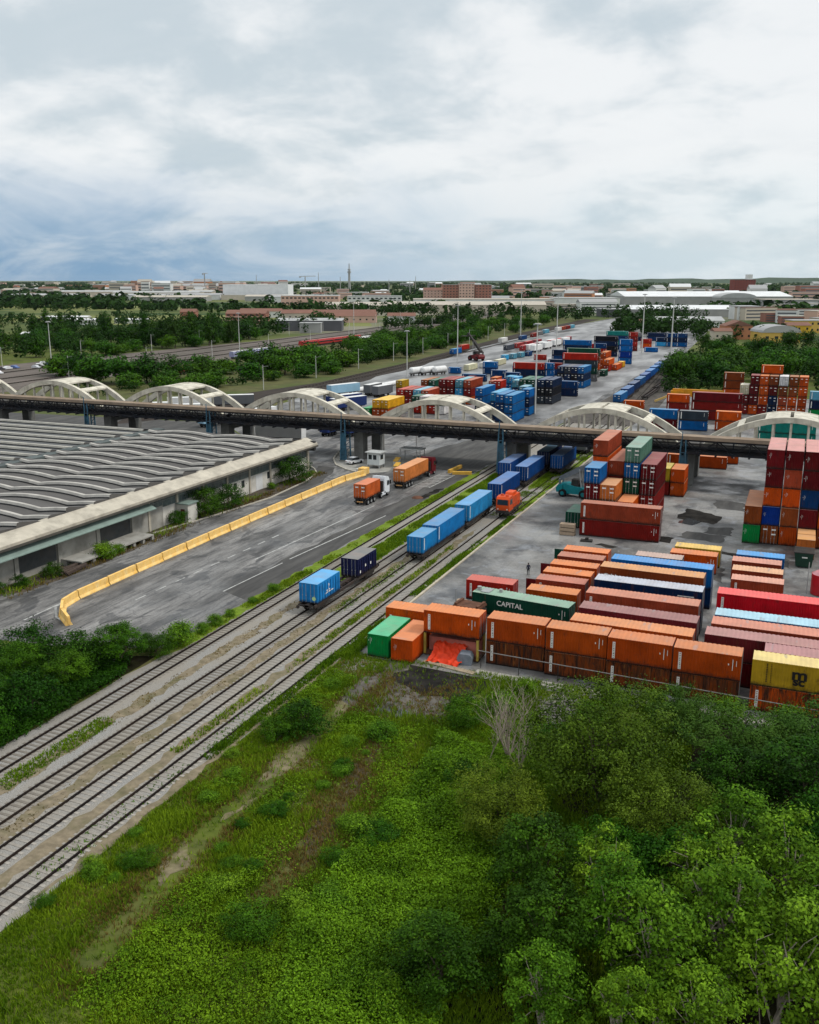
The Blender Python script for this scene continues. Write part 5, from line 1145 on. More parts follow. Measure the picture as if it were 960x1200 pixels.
# --------------------------------------------------------- lamp masts and posts
m_mast = mat('mast_galvanised', (.50, .50, .48), .6, .1, 1)
def mast(t, s, h, label, grp='tall lamp masts'):
    r = thing('lamp_mast', label, 'lamp mast', (t, s, 0), 0, grp)
    mb = MB(); mb.cyl((0, 0, 0), (0, 0, h), .30 * h / 26, .16 * h / 26, n=8); mb.build('mast_pole', m_mast, r)
    mb = MB(); mb.cyl((0, 0, h), (0, 0, h + .25), .9, n=12); mb.build('lamp_ring', m_mast, r)
    for i in range(4):
        a = i * math.pi / 2 + .4; mb = MB(); mb.box(-.25, .25, -.2, .2, -.3, .1); mb.build('lamp', m_steel, r, (.95 * math.cos(a), .95 * math.sin(a), h), a)
    return r
for t, s, h, l in [(-314.5, 336.6, 20.8, 'grey lamp mast at the left edge of the railway land'), (-296.7, 464.7, 20.8, 'grey lamp mast before the violet train'), (-151.2, 362.4, 18.7, 'grey lamp mast beside the white tank wagons'), (-155.8, 436.8, 27.1, 'tall lamp mast by the dark red reach stacker'),
                   (-73.4, 275.4, 26.4, 'tall pale lamp mast rising right behind the bridge between arches'), (-189.1, 663.3, 32, 'lamp mast far up the sidings'), (-55.7, 439.3, 31.4, 'tall lamp mast by the right hand trees'), (-83, 532.4, 31.4, 'tall lamp mast before the far dark blue block'), (-303.4, 627.5, 24, 'lamp mast beyond the red train'), (-132.5, 540, 30, 'lamp mast between the pale boxes and the tall stacks')]: mast(t, s, h, l)
def post(t, s, h, label, grp, nm='catenary_post'):
    mb = MB(); mb.cyl((0, 0, 0), (0, 0, h), .16, .10, n=6); mb.bar((0, 0, h - .6), (2.4, 0, h - .3), .08, .08); o = mb.build(nm, m_mast, None, (t, s, 0)); return tag(o, label, 'post', grp)
for i in range(24):
    s = 300 + i * 28 + rnd.uniform(-4, 4); post(-271 - .035 * (s - 215) + (i % 2) * -62, s, 9.5, 'overhead line post along the main line on the left', 'overhead line posts')
for i in range(10): post(-182 - .05 * (300 + i * 45 - 300), 300 + i * 45, 9, 'overhead line post along the dark sidings', 'posts along the sidings')
for x, y, h, l in ((-77.3, 190.5, 8.5, 'thin pale pole rising behind the gate canopy'), (-84.4, 188.2, 7.5, 'pale pole behind the gate booth'), (-112.5, 181, 7, 'thin pole behind the warehouse roof')):
    mb = MB(); mb.cyl((0, 0, 0), (0, 0, h), .09, .07, n=6); tag(mb.build('pole', m_mast, None, (x, y, 0)), l, 'pole')
# --------------------------------------------------------- trailers, trucks and tank wagons beyond the bridge
m_tarp = [mat('trailer_' + n, c, .6, .08, .5) for n, c in (('white', (.66, .66, .65)), ('grey', (.10, .105, .115)), ('navy', (.014, .03, .12)), ('pale_blue', (.25, .42, .55)))]
def trailer(t, s, rz, mi, label, L=13.4, grp='trailers behind the bridge'):
    r = thing('semi_trailer', label, 'trailer', (t, s, .012), rz, grp)
    MB().box(0, L, -1.25, 1.25, 1.1, 3.9).build('body', [m_tarp[mi]], r)
    MB().box(.02, L - .02, -1.22, 1.22, 3.901, 3.94).build('roof', m_tarp[0], r)
    MB().box(.1, L - .1, -.6, .6, .8, 1.099).build('frame', m_darksteel, r)
    for x in (1.2, 2.5, 3.8, L - 2.5):
        for y in (-1.0, 1.0): mb = MB(); mb.cyl((x, y - .2, .5), (x, y + .2, .5), .5, n=10); mb.build('wheel', m_tyre, r)
    return r
for t, s, rz, mi, l in [(-171, 250, .62, 1, 'grey curtain trailer behind the left arches'), (-180, 240, .62, 0, 'white trailer behind the graffiti arch, far one'), (-183, 224, .62, 0, 'white trailer seen through the arch over the roof'), (-170, 226, .62, 0, 'white trailer low behind the gap between arches'),
                        (-150, 214, 1.3, 3, 'pale blue trailer seen through the left arch hangers'), (-143, 222, 1.3, 0, 'white trailer seen through the left arch hangers'), (-112, 213, 1.45, 2, 'navy trailer seen through the middle arch'), (-106.5, 214, 1.45, 2, 'second navy trailer seen through the middle arch'),
                        (-131.5, 256, 1.2, 2, 'navy trailer with white roof left of the yellow pair'), (-136, 262, 1.2, 2, 'navy trailer right behind the middle arch'), (-150, 290, 1.2, 3, 'pale blue trailer on the far asphalt'), (-126, 203, .05, 0, 'white trailer parked under the bridge behind the roof'), (-62, 214, 1.5, 0, 'white trailer seen through the right hand hangers'), (-45.8, 213, 1.5, 1, 'dark trailer seen through the hangers'), (-40.2, 215, 1.5, 1, 'second dark trailer seen through the hangers')]: trailer(t, s, rz, mi, l)
for i in range(7):
    o = trailer(-139.5 - 4 * (i % 2) - .2 * i, 514 + 24 * (i // 2) + 3 * (i % 2), 1.5, 0, 'white roofed trailer in the rows on the far asphalt', 13.4, 'trailer rows on the far asphalt')
for i in range(10):
    c = [(.30, .02, .025), (.20, .02, .03), (.06, .07, .09), (.30, .03, .03)][i % 4]
    container(-146.5 + .9 * i * .9 - (14 if i > 5 else 0), 512 + (i % 6) * 17, .9, 13.6, 'col', c, 'long box with white roof in the wagon rows on the far asphalt', H=2.9, near=False, group='wagon rows on the far asphalt')
for i, (x, y, c) in enumerate([(-177, 571, 'white'), (-172.5, 600, 'dkblue'), (-173.5, 632, 'dkred'), (-176, 655, 'grey'), (-178, 680, 'ltblue'), (-177.5, 716, 'white'), (-177.6, 730, 'salmon'), (-177.5, 745, 'dkred'), (-177.4, 760, 'ltblue'), (-178, 500, 'red'), (-172, 470, 'blue')]):
    o = container(x, y, 1.2, 12.19, 'col', PAL[c], '%s wagon standing on the dark siding%s' % (WORD[c], [', first of the string', '', ', before the grey one', '', ', near the far end', ', past the light blue one', '', ', third from the end', ', last of the string', ', near the dark boom', ', close to the reach stacker'][i]), H=2.7, near=False, group='wagons on the dark siding', name='box_wagon', cat='rail wagon')
def tank_wagon(t, s, c, label):
    r = thing('tank_wagon', label, 'tank wagon', (t, s, .02), 1.25, 'white tank wagons')
    mb = MB(); mb.cyl((0, 0, 2.3), (7.0, 0, 2.3), 1.3, n=18); mb.cyl((-.45, 0, 2.3), (0, 0, 2.3), .8, 1.3, n=18); mb.cyl((7, 0, 2.3), (7.45, 0, 2.3), 1.3, .8, n=18); mb.build('tank', c, r, smooth=False)
    MB().box(-.3, 7.3, -.9, .9, .8, 1.02).build('frame', m_darksteel, r)
    for x in (1, 6): link('wheelset', me_ws, r, (x, 0, 0))
for t, s, l in ((-151.3, 366.8, 'white tank wagon right of the lamp mast'), (-147.8, 371.0, 'larger white tank in the middle of the three'), (-143.8, 374.4, 'white tank wagon half hidden by the stacks')): tank_wagon(t, s, m_tarp[0], l)
mb = MB(); mb.cyl((0, 0, .9), (30, 0, .9), .85, n=12); o = mb.build('pipe', m_tarp[0], None, (-146.5, 305, 0), 1.48); tag(o, 'long pale pipe section lying on the far asphalt', 'pipe')
for i, (x, y, rz) in enumerate(((-138.6, 296, 1.5), (-134, 293, 1.4))): trailer(x, y, rz, 1, 'dark flatbed trailer beside the long pale pipe, %s' % ('left' if i == 0 else 'right'), 9)
# trains on the main line
def train(t, s, rz, n, c1, c2, label):
    r = thing('passenger_train', label, 'train', (t, s, .05), rz)
    for i in range(n):
        x = i * 19
        mb = MB(); mb.prismx([(-1.35, 1.0), (1.35, 1.0), (1.4, 2.6), (1.05, 3.7), (-1.05, 3.7), (-1.4, 2.6)], x, x + 18.5); mb.build('carriage', c1, r)
        for sy in (-1, 1): MB().box(x + .8, x + 17.7, sy * 1.41 - .03, sy * 1.41 + .03, 2.0, 2.75).build('window_strip', m_glass, r)
        MB().box(x + .5, x + 18, -.8, .8, 3.71, 3.85).build('roof_strip', c2, r)
        MB().box(x + 1, x + 17.5, -1.1, 1.1, .2, .99).build('underframe', m_darksteel, r)
train(-268, 412, 1.535, 2, mat('violet_carriage', (.25, .26, .40), .5, .1, .3), m_tarp[0], 'pale violet train on the main line at the left')
train(-277, 500, 1.535, 4, mat('red_carriage', (.36, .03, .03), .5, .1, .3), mat('pink_roof', (.42, .22, .20), .7, .1, .3), 'red train on the main line farther off')
train(-264, 545, 1.535, 3, m_tarp[0], m_tarp[0], 'white train in front of the red one')
train(-245, 330, 1.5, 1, mat('faded_red_carriage', (.20, .06, .045), .7, .1, .3), m_rust, 'single faded red wagon among the bushes')
for i in range(14):
    c = [(.66, .67, .68), (.10, .16, .36), (.55, .56, .58), (.05, .05, .055)][i % 4]
    mb = MB(); mb.prism([(-2, .3), (2, .3), (2, .8), (1.1, .9), (.5, 1.45), (-1.3, 1.45), (-1.9, .9)], -.85, .85); n_ = 'car_body_%s' % ['white', 'blue', 'silver', 'black'][i % 4]
    o = mb.build('parked_car', mat(n_, c, .3, .05, 1) if n_ not in bpy.data.materials else bpy.data.materials[n_], None, (-318 + rnd.uniform(-6, 6) - 3 * i % 17, 308 + 4.5 * i, 0), rnd.choice((0, 1.57))); tag(o, 'small parked car on the railway land at the far left', 'car', 'cars on the railway land')
# ================================================================== vegetation
def leafmat(name, dark, light, rough=.6, trans=.28):
    m = MT(name, rough, .05)
    at = m.n('ShaderNodeAttribute', attribute_name='tint'); gm = m.n('ShaderNodeNewGeometry')
    f = m.math('ADD', m.math('MULTIPLY', at.outputs['Fac'], .65), m.math('MULTIPLY', gm.outputs['Random Per Island'], .35))
    f = m.math('POWER', f, 1.35); c = m.mix(f, dark, light); oi = m.n('ShaderNodeObjectInfo')
    hs = m.n('ShaderNodeHueSaturation'); m.l(c, hs.inputs['Color']); m.l(m.ramp(oi.outputs['Random'], 0, 1, .485, .512), hs.inputs['Hue']); m.l(m.ramp(oi.outputs['Random'], 0, 1, 1.22, .82), hs.inputs['Value'])
    c = hs.outputs[0]; m.col(c)
    tr_ = m.n('ShaderNodeBsdfTranslucent'); m.l(c, tr_.inputs[0]); mx = m.n('ShaderNodeMixShader'); mx.inputs[0].default_value = trans
    m.l(m.b.outputs[0], mx.inputs[1]); m.l(tr_.outputs[0], mx.inputs[2]); m.l(mx.outputs[0], m.t.nodes['Material Output'].inputs[0]); return m.m
ml_bright = leafmat('bright_leaves', (0.0152, 0.0550, 0.0017), (0.1686, 0.3274, 0.0164), .5, .12); ml_mid = leafmat('green_leaves', (0.0051, 0.0290, 0.0007), (0.0662, 0.1820, 0.0072), .5, .1)
ml_dark = leafmat('dark_leaves', (0.0030, 0.0172, 0.0007), (0.0368, 0.1112, 0.0049), .5, .08); ml_olive = leafmat('olive_leaves', (0.0155, 0.0375, 0.0018), (0.1250, 0.1966, 0.0141), .5, .1)
ml_grey = leafmat('grey_green_leaves', (0.0157, 0.0520, 0.0045), (0.0652, 0.1367, 0.0195), .6, .1); ml_far = leafmat('distant_leaves', (0.0086, 0.0293, 0.0042), (0.0319, 0.0695, 0.0112), .8, .1)
m_bark = mat('bark', (.085, .068, .050), .95, .3, 3); m_pale = mat('pale_bark', (.34, .30, .24), .9, .2, 3); m_dead = mat('bleached_wood', (.33, .27, .225), .9, .15, 3)
ng = np.random.default_rng(11)
def leaves(name, P, N, S, tint, m, asp=.55):
    n = len(P); r = ng.normal(size=(n, 3)); N = N / (np.linalg.norm(N, axis=1, keepdims=True) + 1e-9)
    a = r - (r * N).sum(1, keepdims=True) * N; a /= np.linalg.norm(a, axis=1, keepdims=True) + 1e-9; b = np.cross(N, a); S = S[:, None]
    V = np.stack([P - a * S, P - b * S * asp + N * S * .15, P + a * S, P + b * S * asp + N * S * .15], 1).reshape(-1, 3)
    me = bpy.data.meshes.new(name); me.vertices.add(4 * n); me.vertices.foreach_set('co', V.astype(np.float32).ravel())
    me.loops.add(4 * n); me.loops.foreach_set('vertex_index', np.arange(4 * n, dtype=np.int32)); me.polygons.add(n)
    me.polygons.foreach_set('loop_start', np.arange(0, 4 * n, 4, dtype=np.int32)); me.polygons.foreach_set('loop_total', np.full(n, 4, dtype=np.int32))
    at = me.attributes.new('tint', 'FLOAT', 'FACE'); at.data.foreach_set('value', np.clip(tint, 0, 1).astype(np.float32))
    me.materials.append(m); me.update(); me.validate(); return me
def crown_clusters(seed, h, r, base, n, shape='round'):
    g_ = np.random.default_rng(seed); out = []
    ctr = (h + base) / 2; hz = (h - base) / 2
    lob = g_.normal(size=(5, 3)); lob /= np.linalg.norm(lob, axis=1, keepdims=True)
    while len(out) < n:
        p = g_.normal(size=3); p /= np.linalg.norm(p); rr = g_.random() ** (1 / 2.6)
        k = .82 + .30 * max(0, (lob @ p).max()) ** 2
        q = p * rr * k
        if shape == 'poplar': q[:2] *= max(.25, 1 - .55 * max(0, q[2]))
        if q[2] < -.55 and g_.random() < .6: continue
        out.append((q[0] * r, q[1] * r, ctr + q[2] * hz))
    return np.array(out)
def tree_meshes(seed, h, r, base, n, per, leaf, m, sig=.16, shape='round', bark=m_bark, limbs=14, stems=1, name='tree'):
    cl = crown_clusters(seed, h, r, base, n, shape); g_ = np.random.default_rng(seed + 99)
    cs = sig * r * g_.uniform(.7, 1.35, n)
    P = np.repeat(cl, per, 0) + g_.normal(size=(n * per, 3)) * np.repeat(cs, per)[:, None] * np.array([1, 1, .62])
    P[:, 2] = np.maximum(P[:, 2], .25)
    out = P - np.array([0, 0, (h + base) / 2 - .25 * h]); out /= np.linalg.norm(out, axis=1, keepdims=True) + 1e-9
    cc = (P - np.repeat(cl, per, 0)) / np.repeat(cs, per)[:, None]; N = g_.normal(size=P.shape) * .38 + out * .35 + cc * .45 + np.array([0, 0, .55]); S = leaf * g_.uniform(.6, 1.3, n * per)
    tint = np.repeat(g_.random(n), per) * .75 + g_.random(n * per) * .25
    cm = leaves(name + '_crown', P, N, S, tint, m)
    mb = MB()
    for k in range(stems):
        ox, oy = (0, 0) if stems == 1 else (g_.uniform(-.18, .18) * r, g_.uniform(-.18, .18) * r)
        p = Vector((ox * .3, oy * .3, -.15)); rr = .022 * h + .05; rr = rr / (1 + .25 * (stems - 1)); top = Vector((ox * 2, oy * 2, base + (h - base) * .72)); pts = [p]
        for i in range(1, 6): pts.append(p.lerp(top, i / 5) + Vector((g_.normal() * .025 * h, g_.normal() * .025 * h, 0)))
        for i in range(5): mb.cyl(pts[i], pts[i + 1], rr * (1 - i * .17), rr * (1 - (i + 1) * .17), n=7)
        for j in range(max(3, limbs // stems)):
            i = int(g_.integers(1, 5)); q = Vector(cl[int(g_.integers(0, n))]); a = pts[i]
            if q.z < a.z - .1 * h: continue
            mid = a.lerp(q, .5) + Vector((0, 0, .06 * h)); b0 = rr * (1 - i * .17) * .55
            mb.cyl(a, mid, b0, b0 * .6, n=5); mb.cyl(mid, q, b0 * .6, b0 * .2, n=5)
    return mb.mesh(name + '_trunk', bark), cm
def plant_tree(ms, t, s, rz, sc_, label, cat='tree', group=None, name='tree', z=0):
    r = thing(name, label, cat, (t, s, z), rz, group); r.scale = sc_ if isinstance(sc_, tuple) else (sc_,) * 3
    link('trunk' if cat != 'shrub' else 'stem', ms[0], r); link('crown' if cat != 'shrub' else 'foliage', ms[1], r); return r
T = {}
T['olive'] = tree_meshes(1, 9.2, 6.0, 1.0, 190, 120, .12, ml_olive, .085, stems=3, name='olive_tree')
T['grey'] = tree_meshes(2, 7.0, 5.0, .8, 140, 120, .12, ml_grey, .09, stems=3, name='willow')
T['mid'] = tree_meshes(3, 8.0, 4.2, .9, 85, 130, .14, ml_mid, .105, stems=2, name='broad_tree')
T['dark'] = tree_meshes(4, 8.0, 4.0, .6, 85, 140, .13, ml_dark, .10, name='dark_tree')
T['sap'] = tree_meshes(5, 9.5, 2.6, 1.4, 100, 75, .115, ml_bright, .10, 'poplar', m_pale, 22, 2, 'sapling')
T['sap2'] = tree_meshes(6, 8.5, 3.0, 1.2, 105, 75, .12, ml_bright, .10, 'round', m_pale, 22, 3, 'sapling_b')
T['shrub'] = tree_meshes(7, 3.4, 2.5, .1, 46, 105, .10, ml_mid, .14, name='shrub', limbs=8, stems=3)
T['shrubd'] = tree_meshes(8, 3.6, 2.7, .1, 46, 110, .10, ml_dark, .14, name='dark_shrub', limbs=8, stems=3)
T['shrubb'] = tree_meshes(9, 2.6, 1.8, .05, 50, 75, .11, ml_bright, .22, name='bright_shrub', limbs=8, stems=3)
fgp = 'trees and scrub at the lower right'
def P(k, t, s, sc_, rz, label, cat='tree', group=fgp, name=None): return plant_tree(T[k], t, s, rz, sc_, label, cat, group, name or ('shrub' if cat == 'shrub' else 'tree'))
P('olive', -11.3, 66.5, (1.0, 1.0, 1.0), .4, 'big olive green round tree below the rusty container row')
P('olive', -17.2, 58.5, (.62, .62, .58), 2.0, 'low olive tree at the edge of the brambles, left of the big one')
P('olive', -6.3, 59.5, (.72, .72, .80), 3.3, 'olive green tree in front of the dark hollow, right of the big one')
P('grey', -2.0, 74.5, (.95, .95, .85), 0.2, 'grey green willow under the yellow container')
P('grey', 4.5, 77.5, (1.0, 1.0, .90), 1.9, 'grey green willow at the right edge below the yellow container')
P('grey', -7.6, 79.5, (.60, .60, .66), 3.0, 'small grey green willow close to the pipe rail')
P('grey', 9.5, 73, (1.0, 1.0, .95), 4.0, 'grey green willow cut by the right frame edge')
P('dark', 3.0, 68.0, (1.05, 1.05, .82), 1.0, 'dark tree at the right edge behind the bright saplings')
P('dark', -2.4, 67.5, (.8, .8, .70), 2.2, 'dark bushy tree in the hollow between olive tree and willow')
P('dark', -12.6, 50.6, (.85, .85, .86), 3.0, 'dark round tree in the middle of the lower edge scrub')
P('dark', -10.6, 44.6, (.8, .8, .80), 4.0, 'dark tree by the lower edge left of the bright saplings')
P('mid', -8.6, 55.0, (.66, .66, .70), 5.0, 'mid green bushy tree behind the dark round one')
P('mid', -4.8, 53.8, (.75, .75, .85), .5, 'mid green tree behind the front saplings')
P('mid', 3.8, 61.0, (.85, .85, .90), 1.5, 'mid green tree at the right behind pale stems')
P('mid', 7.5, 54, (1.0, 1.0, 1.05), 2.5, 'mid green tree at the right edge low down')
P('dark', -15.8, 42.5, (.75, .75, .55), 1.1, 'low dark bush by the lower edge next to the brambles', 'shrub')
for i, (t, s, k, z, r_) in enumerate([(-6.8, 46.8, 'sap', .95, 0), (-4.0, 44.5, 'sap2', 1.0, 1), (-1.2, 47.5, 'sap', 1.05, 2), (1.8, 46.2, 'sap2', 1.02, 3), (4.6, 49.8, 'sap', 1.1, 4), (1.6, 53.8, 'sap2', 1.05, 5), (-9.3, 41.2, 'sap2', .72, 1.4), (-5.4, 40.6, 'sap', .72, 2.4), (-1.6, 41.4, 'sap2', .80, .7), (-8.2, 50.0, 'sap', .85, 4.4), (-2.6, 51.6, 'sap', .95, 5.1), (6.8, 58.5, 'sap2', 1.0, 2.9), (-1.0, 58.5, 'sap2', .9, 1.9), (5.8, 45.2, 'sap2', .95, .3)]):
    P(k, t, s, z, r_, 'bright leafy %s sapling with pale stems %s' % ('slender' if k == 'sap' else 'spreading', ['left of the thicket centre', 'at the lower edge centre', 'in the middle of the thicket', 'right of the thicket centre', 'at the right frame edge', 'right, one row back', 'lowest at the lower left of the thicket', 'cut by the lower frame edge', 'lowest at the lower middle', 'against the dark round tree', 'behind the thicket centre', 'at the right, before the willow', 'tucked behind the front row', 'in the lower right corner'][i]), group='bright saplings at the lower right')
# bare whitish stems among the saplings
for i in range(6):
    t = -7 + i * 2.2 + rnd.uniform(-.6, .6); s = 44.5 + rnd.uniform(-1.5, 7); mb = MB(); p = Vector((0, 0, 0)); hh = rnd.uniform(5.2, 6.8)
    for k in range(5):
        q = p + Vector((rnd.uniform(-.45, .45), rnd.uniform(-.4, .4), hh / 5)); mb.cyl(p, q, .042 - k * .007, .035 - k * .007, n=5)
        if k > 1: mb.cyl(q, q + Vector((rnd.uniform(-1.0, 1.0), rnd.uniform(-.8, .8), rnd.uniform(.5, 1.3))), .025, .008, n=4)
        p = q
    tag(mb.build('bare_stem', m_dead, None, (t, s, 0)), 'thin bare whitish stem standing among the bright saplings', 'dead tree', 'bare stems in the thicket')
# dead bleached trees
def dead(label, t, s, h, nb, seed, spread):
    r = random.Random(seed); mb = MB()
    def br(p, d, L, rad, dep):
        n = 4
        for i in range(n):
            d2 = (d + Vector((r.uniform(-.16, .16), r.uniform(-.16, .16), r.uniform(-.02, .14)))).normalized(); q = p + d2 * L / n; mb.cyl(p, q, rad * (1 - i * .2), rad * (1 - (i + 1) * .2), n=5)
            if dep and i >= (1 if dep > 1 else 0):
                for _ in range(2): br(q, (d2 + Vector((r.uniform(-.8, .8), r.uniform(-.8, .8), r.uniform(-.1, .4)))).normalized(), L * r.uniform(.35, .55), rad * .42, dep - 1)
            p, d = q, d2
    for i in range(nb):
        a = 2 * math.pi * i / nb + r.uniform(-.4, .4); br(Vector((0, 0, 0)), Vector((math.cos(a) * spread, math.sin(a) * spread, 1)).normalized(), h * r.uniform(.75, 1.0), .075, 2)
    tag(mb.build('dead_tree', m_dead, None, (t, s, 0)), label, 'dead tree')
dead('large bleached bare tree with many upright twigs by the rubble', -19.9, 69.5, 4.9, 8, 5, .34)
dead('small bleached bare tree beside the large bare one', -18.4, 67.6, 3.0, 4, 8, .40)
dead('leaning bleached bare trunk left of the large bare tree', -21.3, 67.6, 4.2, 1, 13, .40)
# shrubs on the left of the tracks and along them
gs = 'shrubs along the left side of the tracks'
for i, (k, t, s, z, l) in enumerate([('mid', -63.2, 74.0, .62, 'largest bush at the left, leaning over the barrier tip'), ('shrubd', -66.5, 70.5, 1.25, 'dark bush in the left thicket behind the largest'), ('mid', -64.0, 66.5, .52, 'green bush in the middle of the left thicket'), ('mid', -69.5, 66.0, .55, 'green bush at the left edge by the street'), ('shrubd', -63.3, 61.0, 1.2, 'dark bush low in the left thicket'), ('mid', -67.0, 60.0, .50, 'green bush at the left edge, lower'), ('shrubd', -72.5, 71.0, 1.2, 'dark bush at the left edge next to the asphalt'), ('shrub', -62.9, 55.5, 1.1, 'small green bush above the left end of the track'), ('shrubd', -66.5, 54.0, 1.3, 'dark bush cut by the left frame edge'), ('shrubb', -60.8, 80.4, 1.0, 'tall bright shrub standing alone by the asphalt'), ('shrubb', -60.6, 84.6, .45, 'bright shrub by the track, second past the bushes'), ('shrubb', -60.6, 87.2, .5, 'bright shrub by the track, third past the bushes'), ('shrubb', -60.6, 90.4, .35, 'small bright shrub by the track, fourth past the bushes'), ('shrubb', -60.6, 95.5, .33, 'small bright shrub by the track, fifth past the bushes'), ('shrubb', -60.6, 100.5, .42, 'small bright shrub by the track, last of the line'), ('shrubd', -60.9, 77.0, .7, 'small dark shrub at the foot of the largest bush'), ('shrubd', -62.8, 77.4, .6, 'small dark shrub between the bushes and the lone bright one')]):
    plant_tree(T[k], t, s, i * .9, z, l, 'shrub', gs, 'shrub')
for t, s, z, k, l in [(-38.2, 67.3, .95, 'shrubd', 'round dark shrub on the right side of the tracks'), (-39.6, 65.2, .62, 'shrub', 'smaller shrub at the foot of the round dark one'), (-39.8, 76.4, .45, 'shrubb', 'low bright shrub near the pale gravel'), (-25.2, 74.0, .8, 'shrub', 'spreading shrub left of the bleached trees'), (-23.0, 77.5, .85, 'shrubb', 'bright spreading shrub between soot patch and bleached trees'), (-22.0, 82.4, .6, 'shrubb', 'bright shrub at the foot of the front row, left'), (-13.6, 83.4, .75, 'shrubb', 'bright shrub at the foot of the front row, middle'), (-10.4, 84.2, .7, 'shrubb', 'bright shrub at the foot of the front row, right'), (-3.5, 84.0, .85, 'shrubb', 'bright shrub before the gap beside the yellow container'), (1.5, 83.4, 1.0, 'shrubb', 'bright shrub below the yellow container'), (-16.5, 73.0, .8, 'shrub', 'green shrub between the rubble and the big olive tree'), (-15.0, 78.8, .8, 'shrubb', 'bright shrub right of the rubble'), (-21.5, 63.8, .7, 'shrubd', 'dark shrub below the small bleached tree')]:
    plant_tree(T[k], t, s, t, z, l, 'shrub', 'shrubs on the waste ground', 'shrub')
for t, s, z, k, l in [(-91.8, 137.5, 1.25, 'shrubd', 'dark tall bush against the warehouse, left of the windows'), (-92.4, 131.6, 1.45, 'shrubd', 'largest dark bush against the warehouse beside the hut'), (-91.6, 160.5, 1.55, 'shrubd', 'dark bush against the warehouse near its far corner'), (-92.2, 89.5, .5, 'shrubd', 'low dark bush by the warehouse at the left edge'), (-91.4, 94.4, .6, 'shrubd', 'dark bush beside the timber pile'), (-90.4, 104.0, .95, 'shrubb', 'bright sapling bush at the edge of the loading platform'), (-90.5, 107.0, .55, 'shrubb', 'small bright bush on the loading platform edge'), (-92.4, 124.2, .7, 'shrub', 'small bush left of the white hut'), (-92.6, 85.8, .5, 'shrub', 'green bush at the left end of the warehouse wall'), (-92.4, 154, .5, 'shrubb', 'small shrub under the warehouse windows'), (-99, 177, .8, 'shrubb', 'bright shrub behind the far warehouse corner'), (-95.5, 172.5, .7, 'shrubd', 'dark shrub at the warehouse far corner')]:
    plant_tree(T[k], t, s, t * 3, z, l, 'shrub', 'bushes along the warehouse', 'shrub')
r4 = random.Random(44)
for i in range(44):
    t, s = (r4.uniform(-42, -29), r4.uniform(34, 72)) if i < 30 else (r4.uniform(-30, -17), r4.uniform(38, 70))
    if min(abs(t + 37 + (s < 50) * -.5), abs(t + 29.8)) < 1.4: t -= 2.6
    if t < -42.4: continue
    z = r4.uniform(.16, .36) if i < 30 else r4.uniform(.35, .6); k = r4.choice(('shrubb', 'shrub', 'shrubb'))
    plant_tree(T[k], t, s, i, (z * 1.25, z * 1.25, z), 'low leafy weed clump standing out of the %s' % ('meadow between the tracks and the brambles' if i < 30 else 'bramble thicket'), 'shrub', 'weed clumps on the waste ground' if i < 30 else 'clumps in the bramble thicket', 'weed_clump')
# ---- ground cover: grass and brambles as masses nobody could count
def vnoise(x, y, f, seed):
    g_ = np.random.default_rng(seed); tb = g_.random((64, 64)); X = x * f + 1000; Y = y * f + 1000
    i = np.floor(X).astype(int); j = np.floor(Y).astype(int); u = X - i; v = Y - j; u = u * u * (3 - 2 * u); v = v * v * (3 - 2 * v)
    q = lambda a, b: tb[(a) % 64, (b) % 64]
    return q(i, j) * (1 - u) * (1 - v) + q(i + 1, j) * u * (1 - v) + q(i, j + 1) * (1 - u) * v + q(i + 1, j + 1) * u * v
def dist_line(x, y, L):
    d = np.full(x.shape, 1e9)
    for (x0, y0), (x1, y1) in zip(L, L[1:]):
        dx, dy = x1 - x0, y1 - y0; k = np.clip(((x - x0) * dx + (y - y0) * dy) / (dx * dx + dy * dy), 0, 1); d = np.minimum(d, np.hypot(x - x0 - k * dx, y - y0 - k * dy))
    return d
def scatter(n, x0, x1, y0, y1, dens, seed):
    g_ = np.random.default_rng(seed); x = g_.uniform(x0, x1, n); y = g_.uniform(y0, y1, n); k = g_.random(n) < dens(x, y); return x[k], y[k]
path1 = [(-37.4, 80), (-37.2, 73), (-36.8, 61), (-36.9, 50), (-36, 42), (-35.6, 37)]; path2 = [(-31.3, 70), (-30.9, 65), (-29.4, 56), (-28.8, 50), (-29.5, 46)]
def cover(name, m, x, y, hgt, size, seed, up=.8, per=3, layers=1.0, lean=.5):
    g_ = np.random.default_rng(seed); n = len(x); h = hgt(x, y)
    X = np.repeat(x, per) + g_.normal(size=n * per) * .10; Y = np.repeat(y, per) + g_.normal(size=n * per) * .10
    Z = np.repeat(h, per) * (1 - .8 * g_.random(n * per) ** 1.6) + .02
    Pp = np.stack([X, Y, Z], 1); N = g_.normal(size=Pp.shape) * lean + np.array([0, 0, up]); S = size * g_.uniform(.55, 1.35, n * per)
    t = .6 * np.repeat(vnoise(x, y, .45, seed + 1), per) + .4 * g_.random(n * per); return tag(link(name, leaves(name, Pp, N, S, t, m)), kind='stuff')
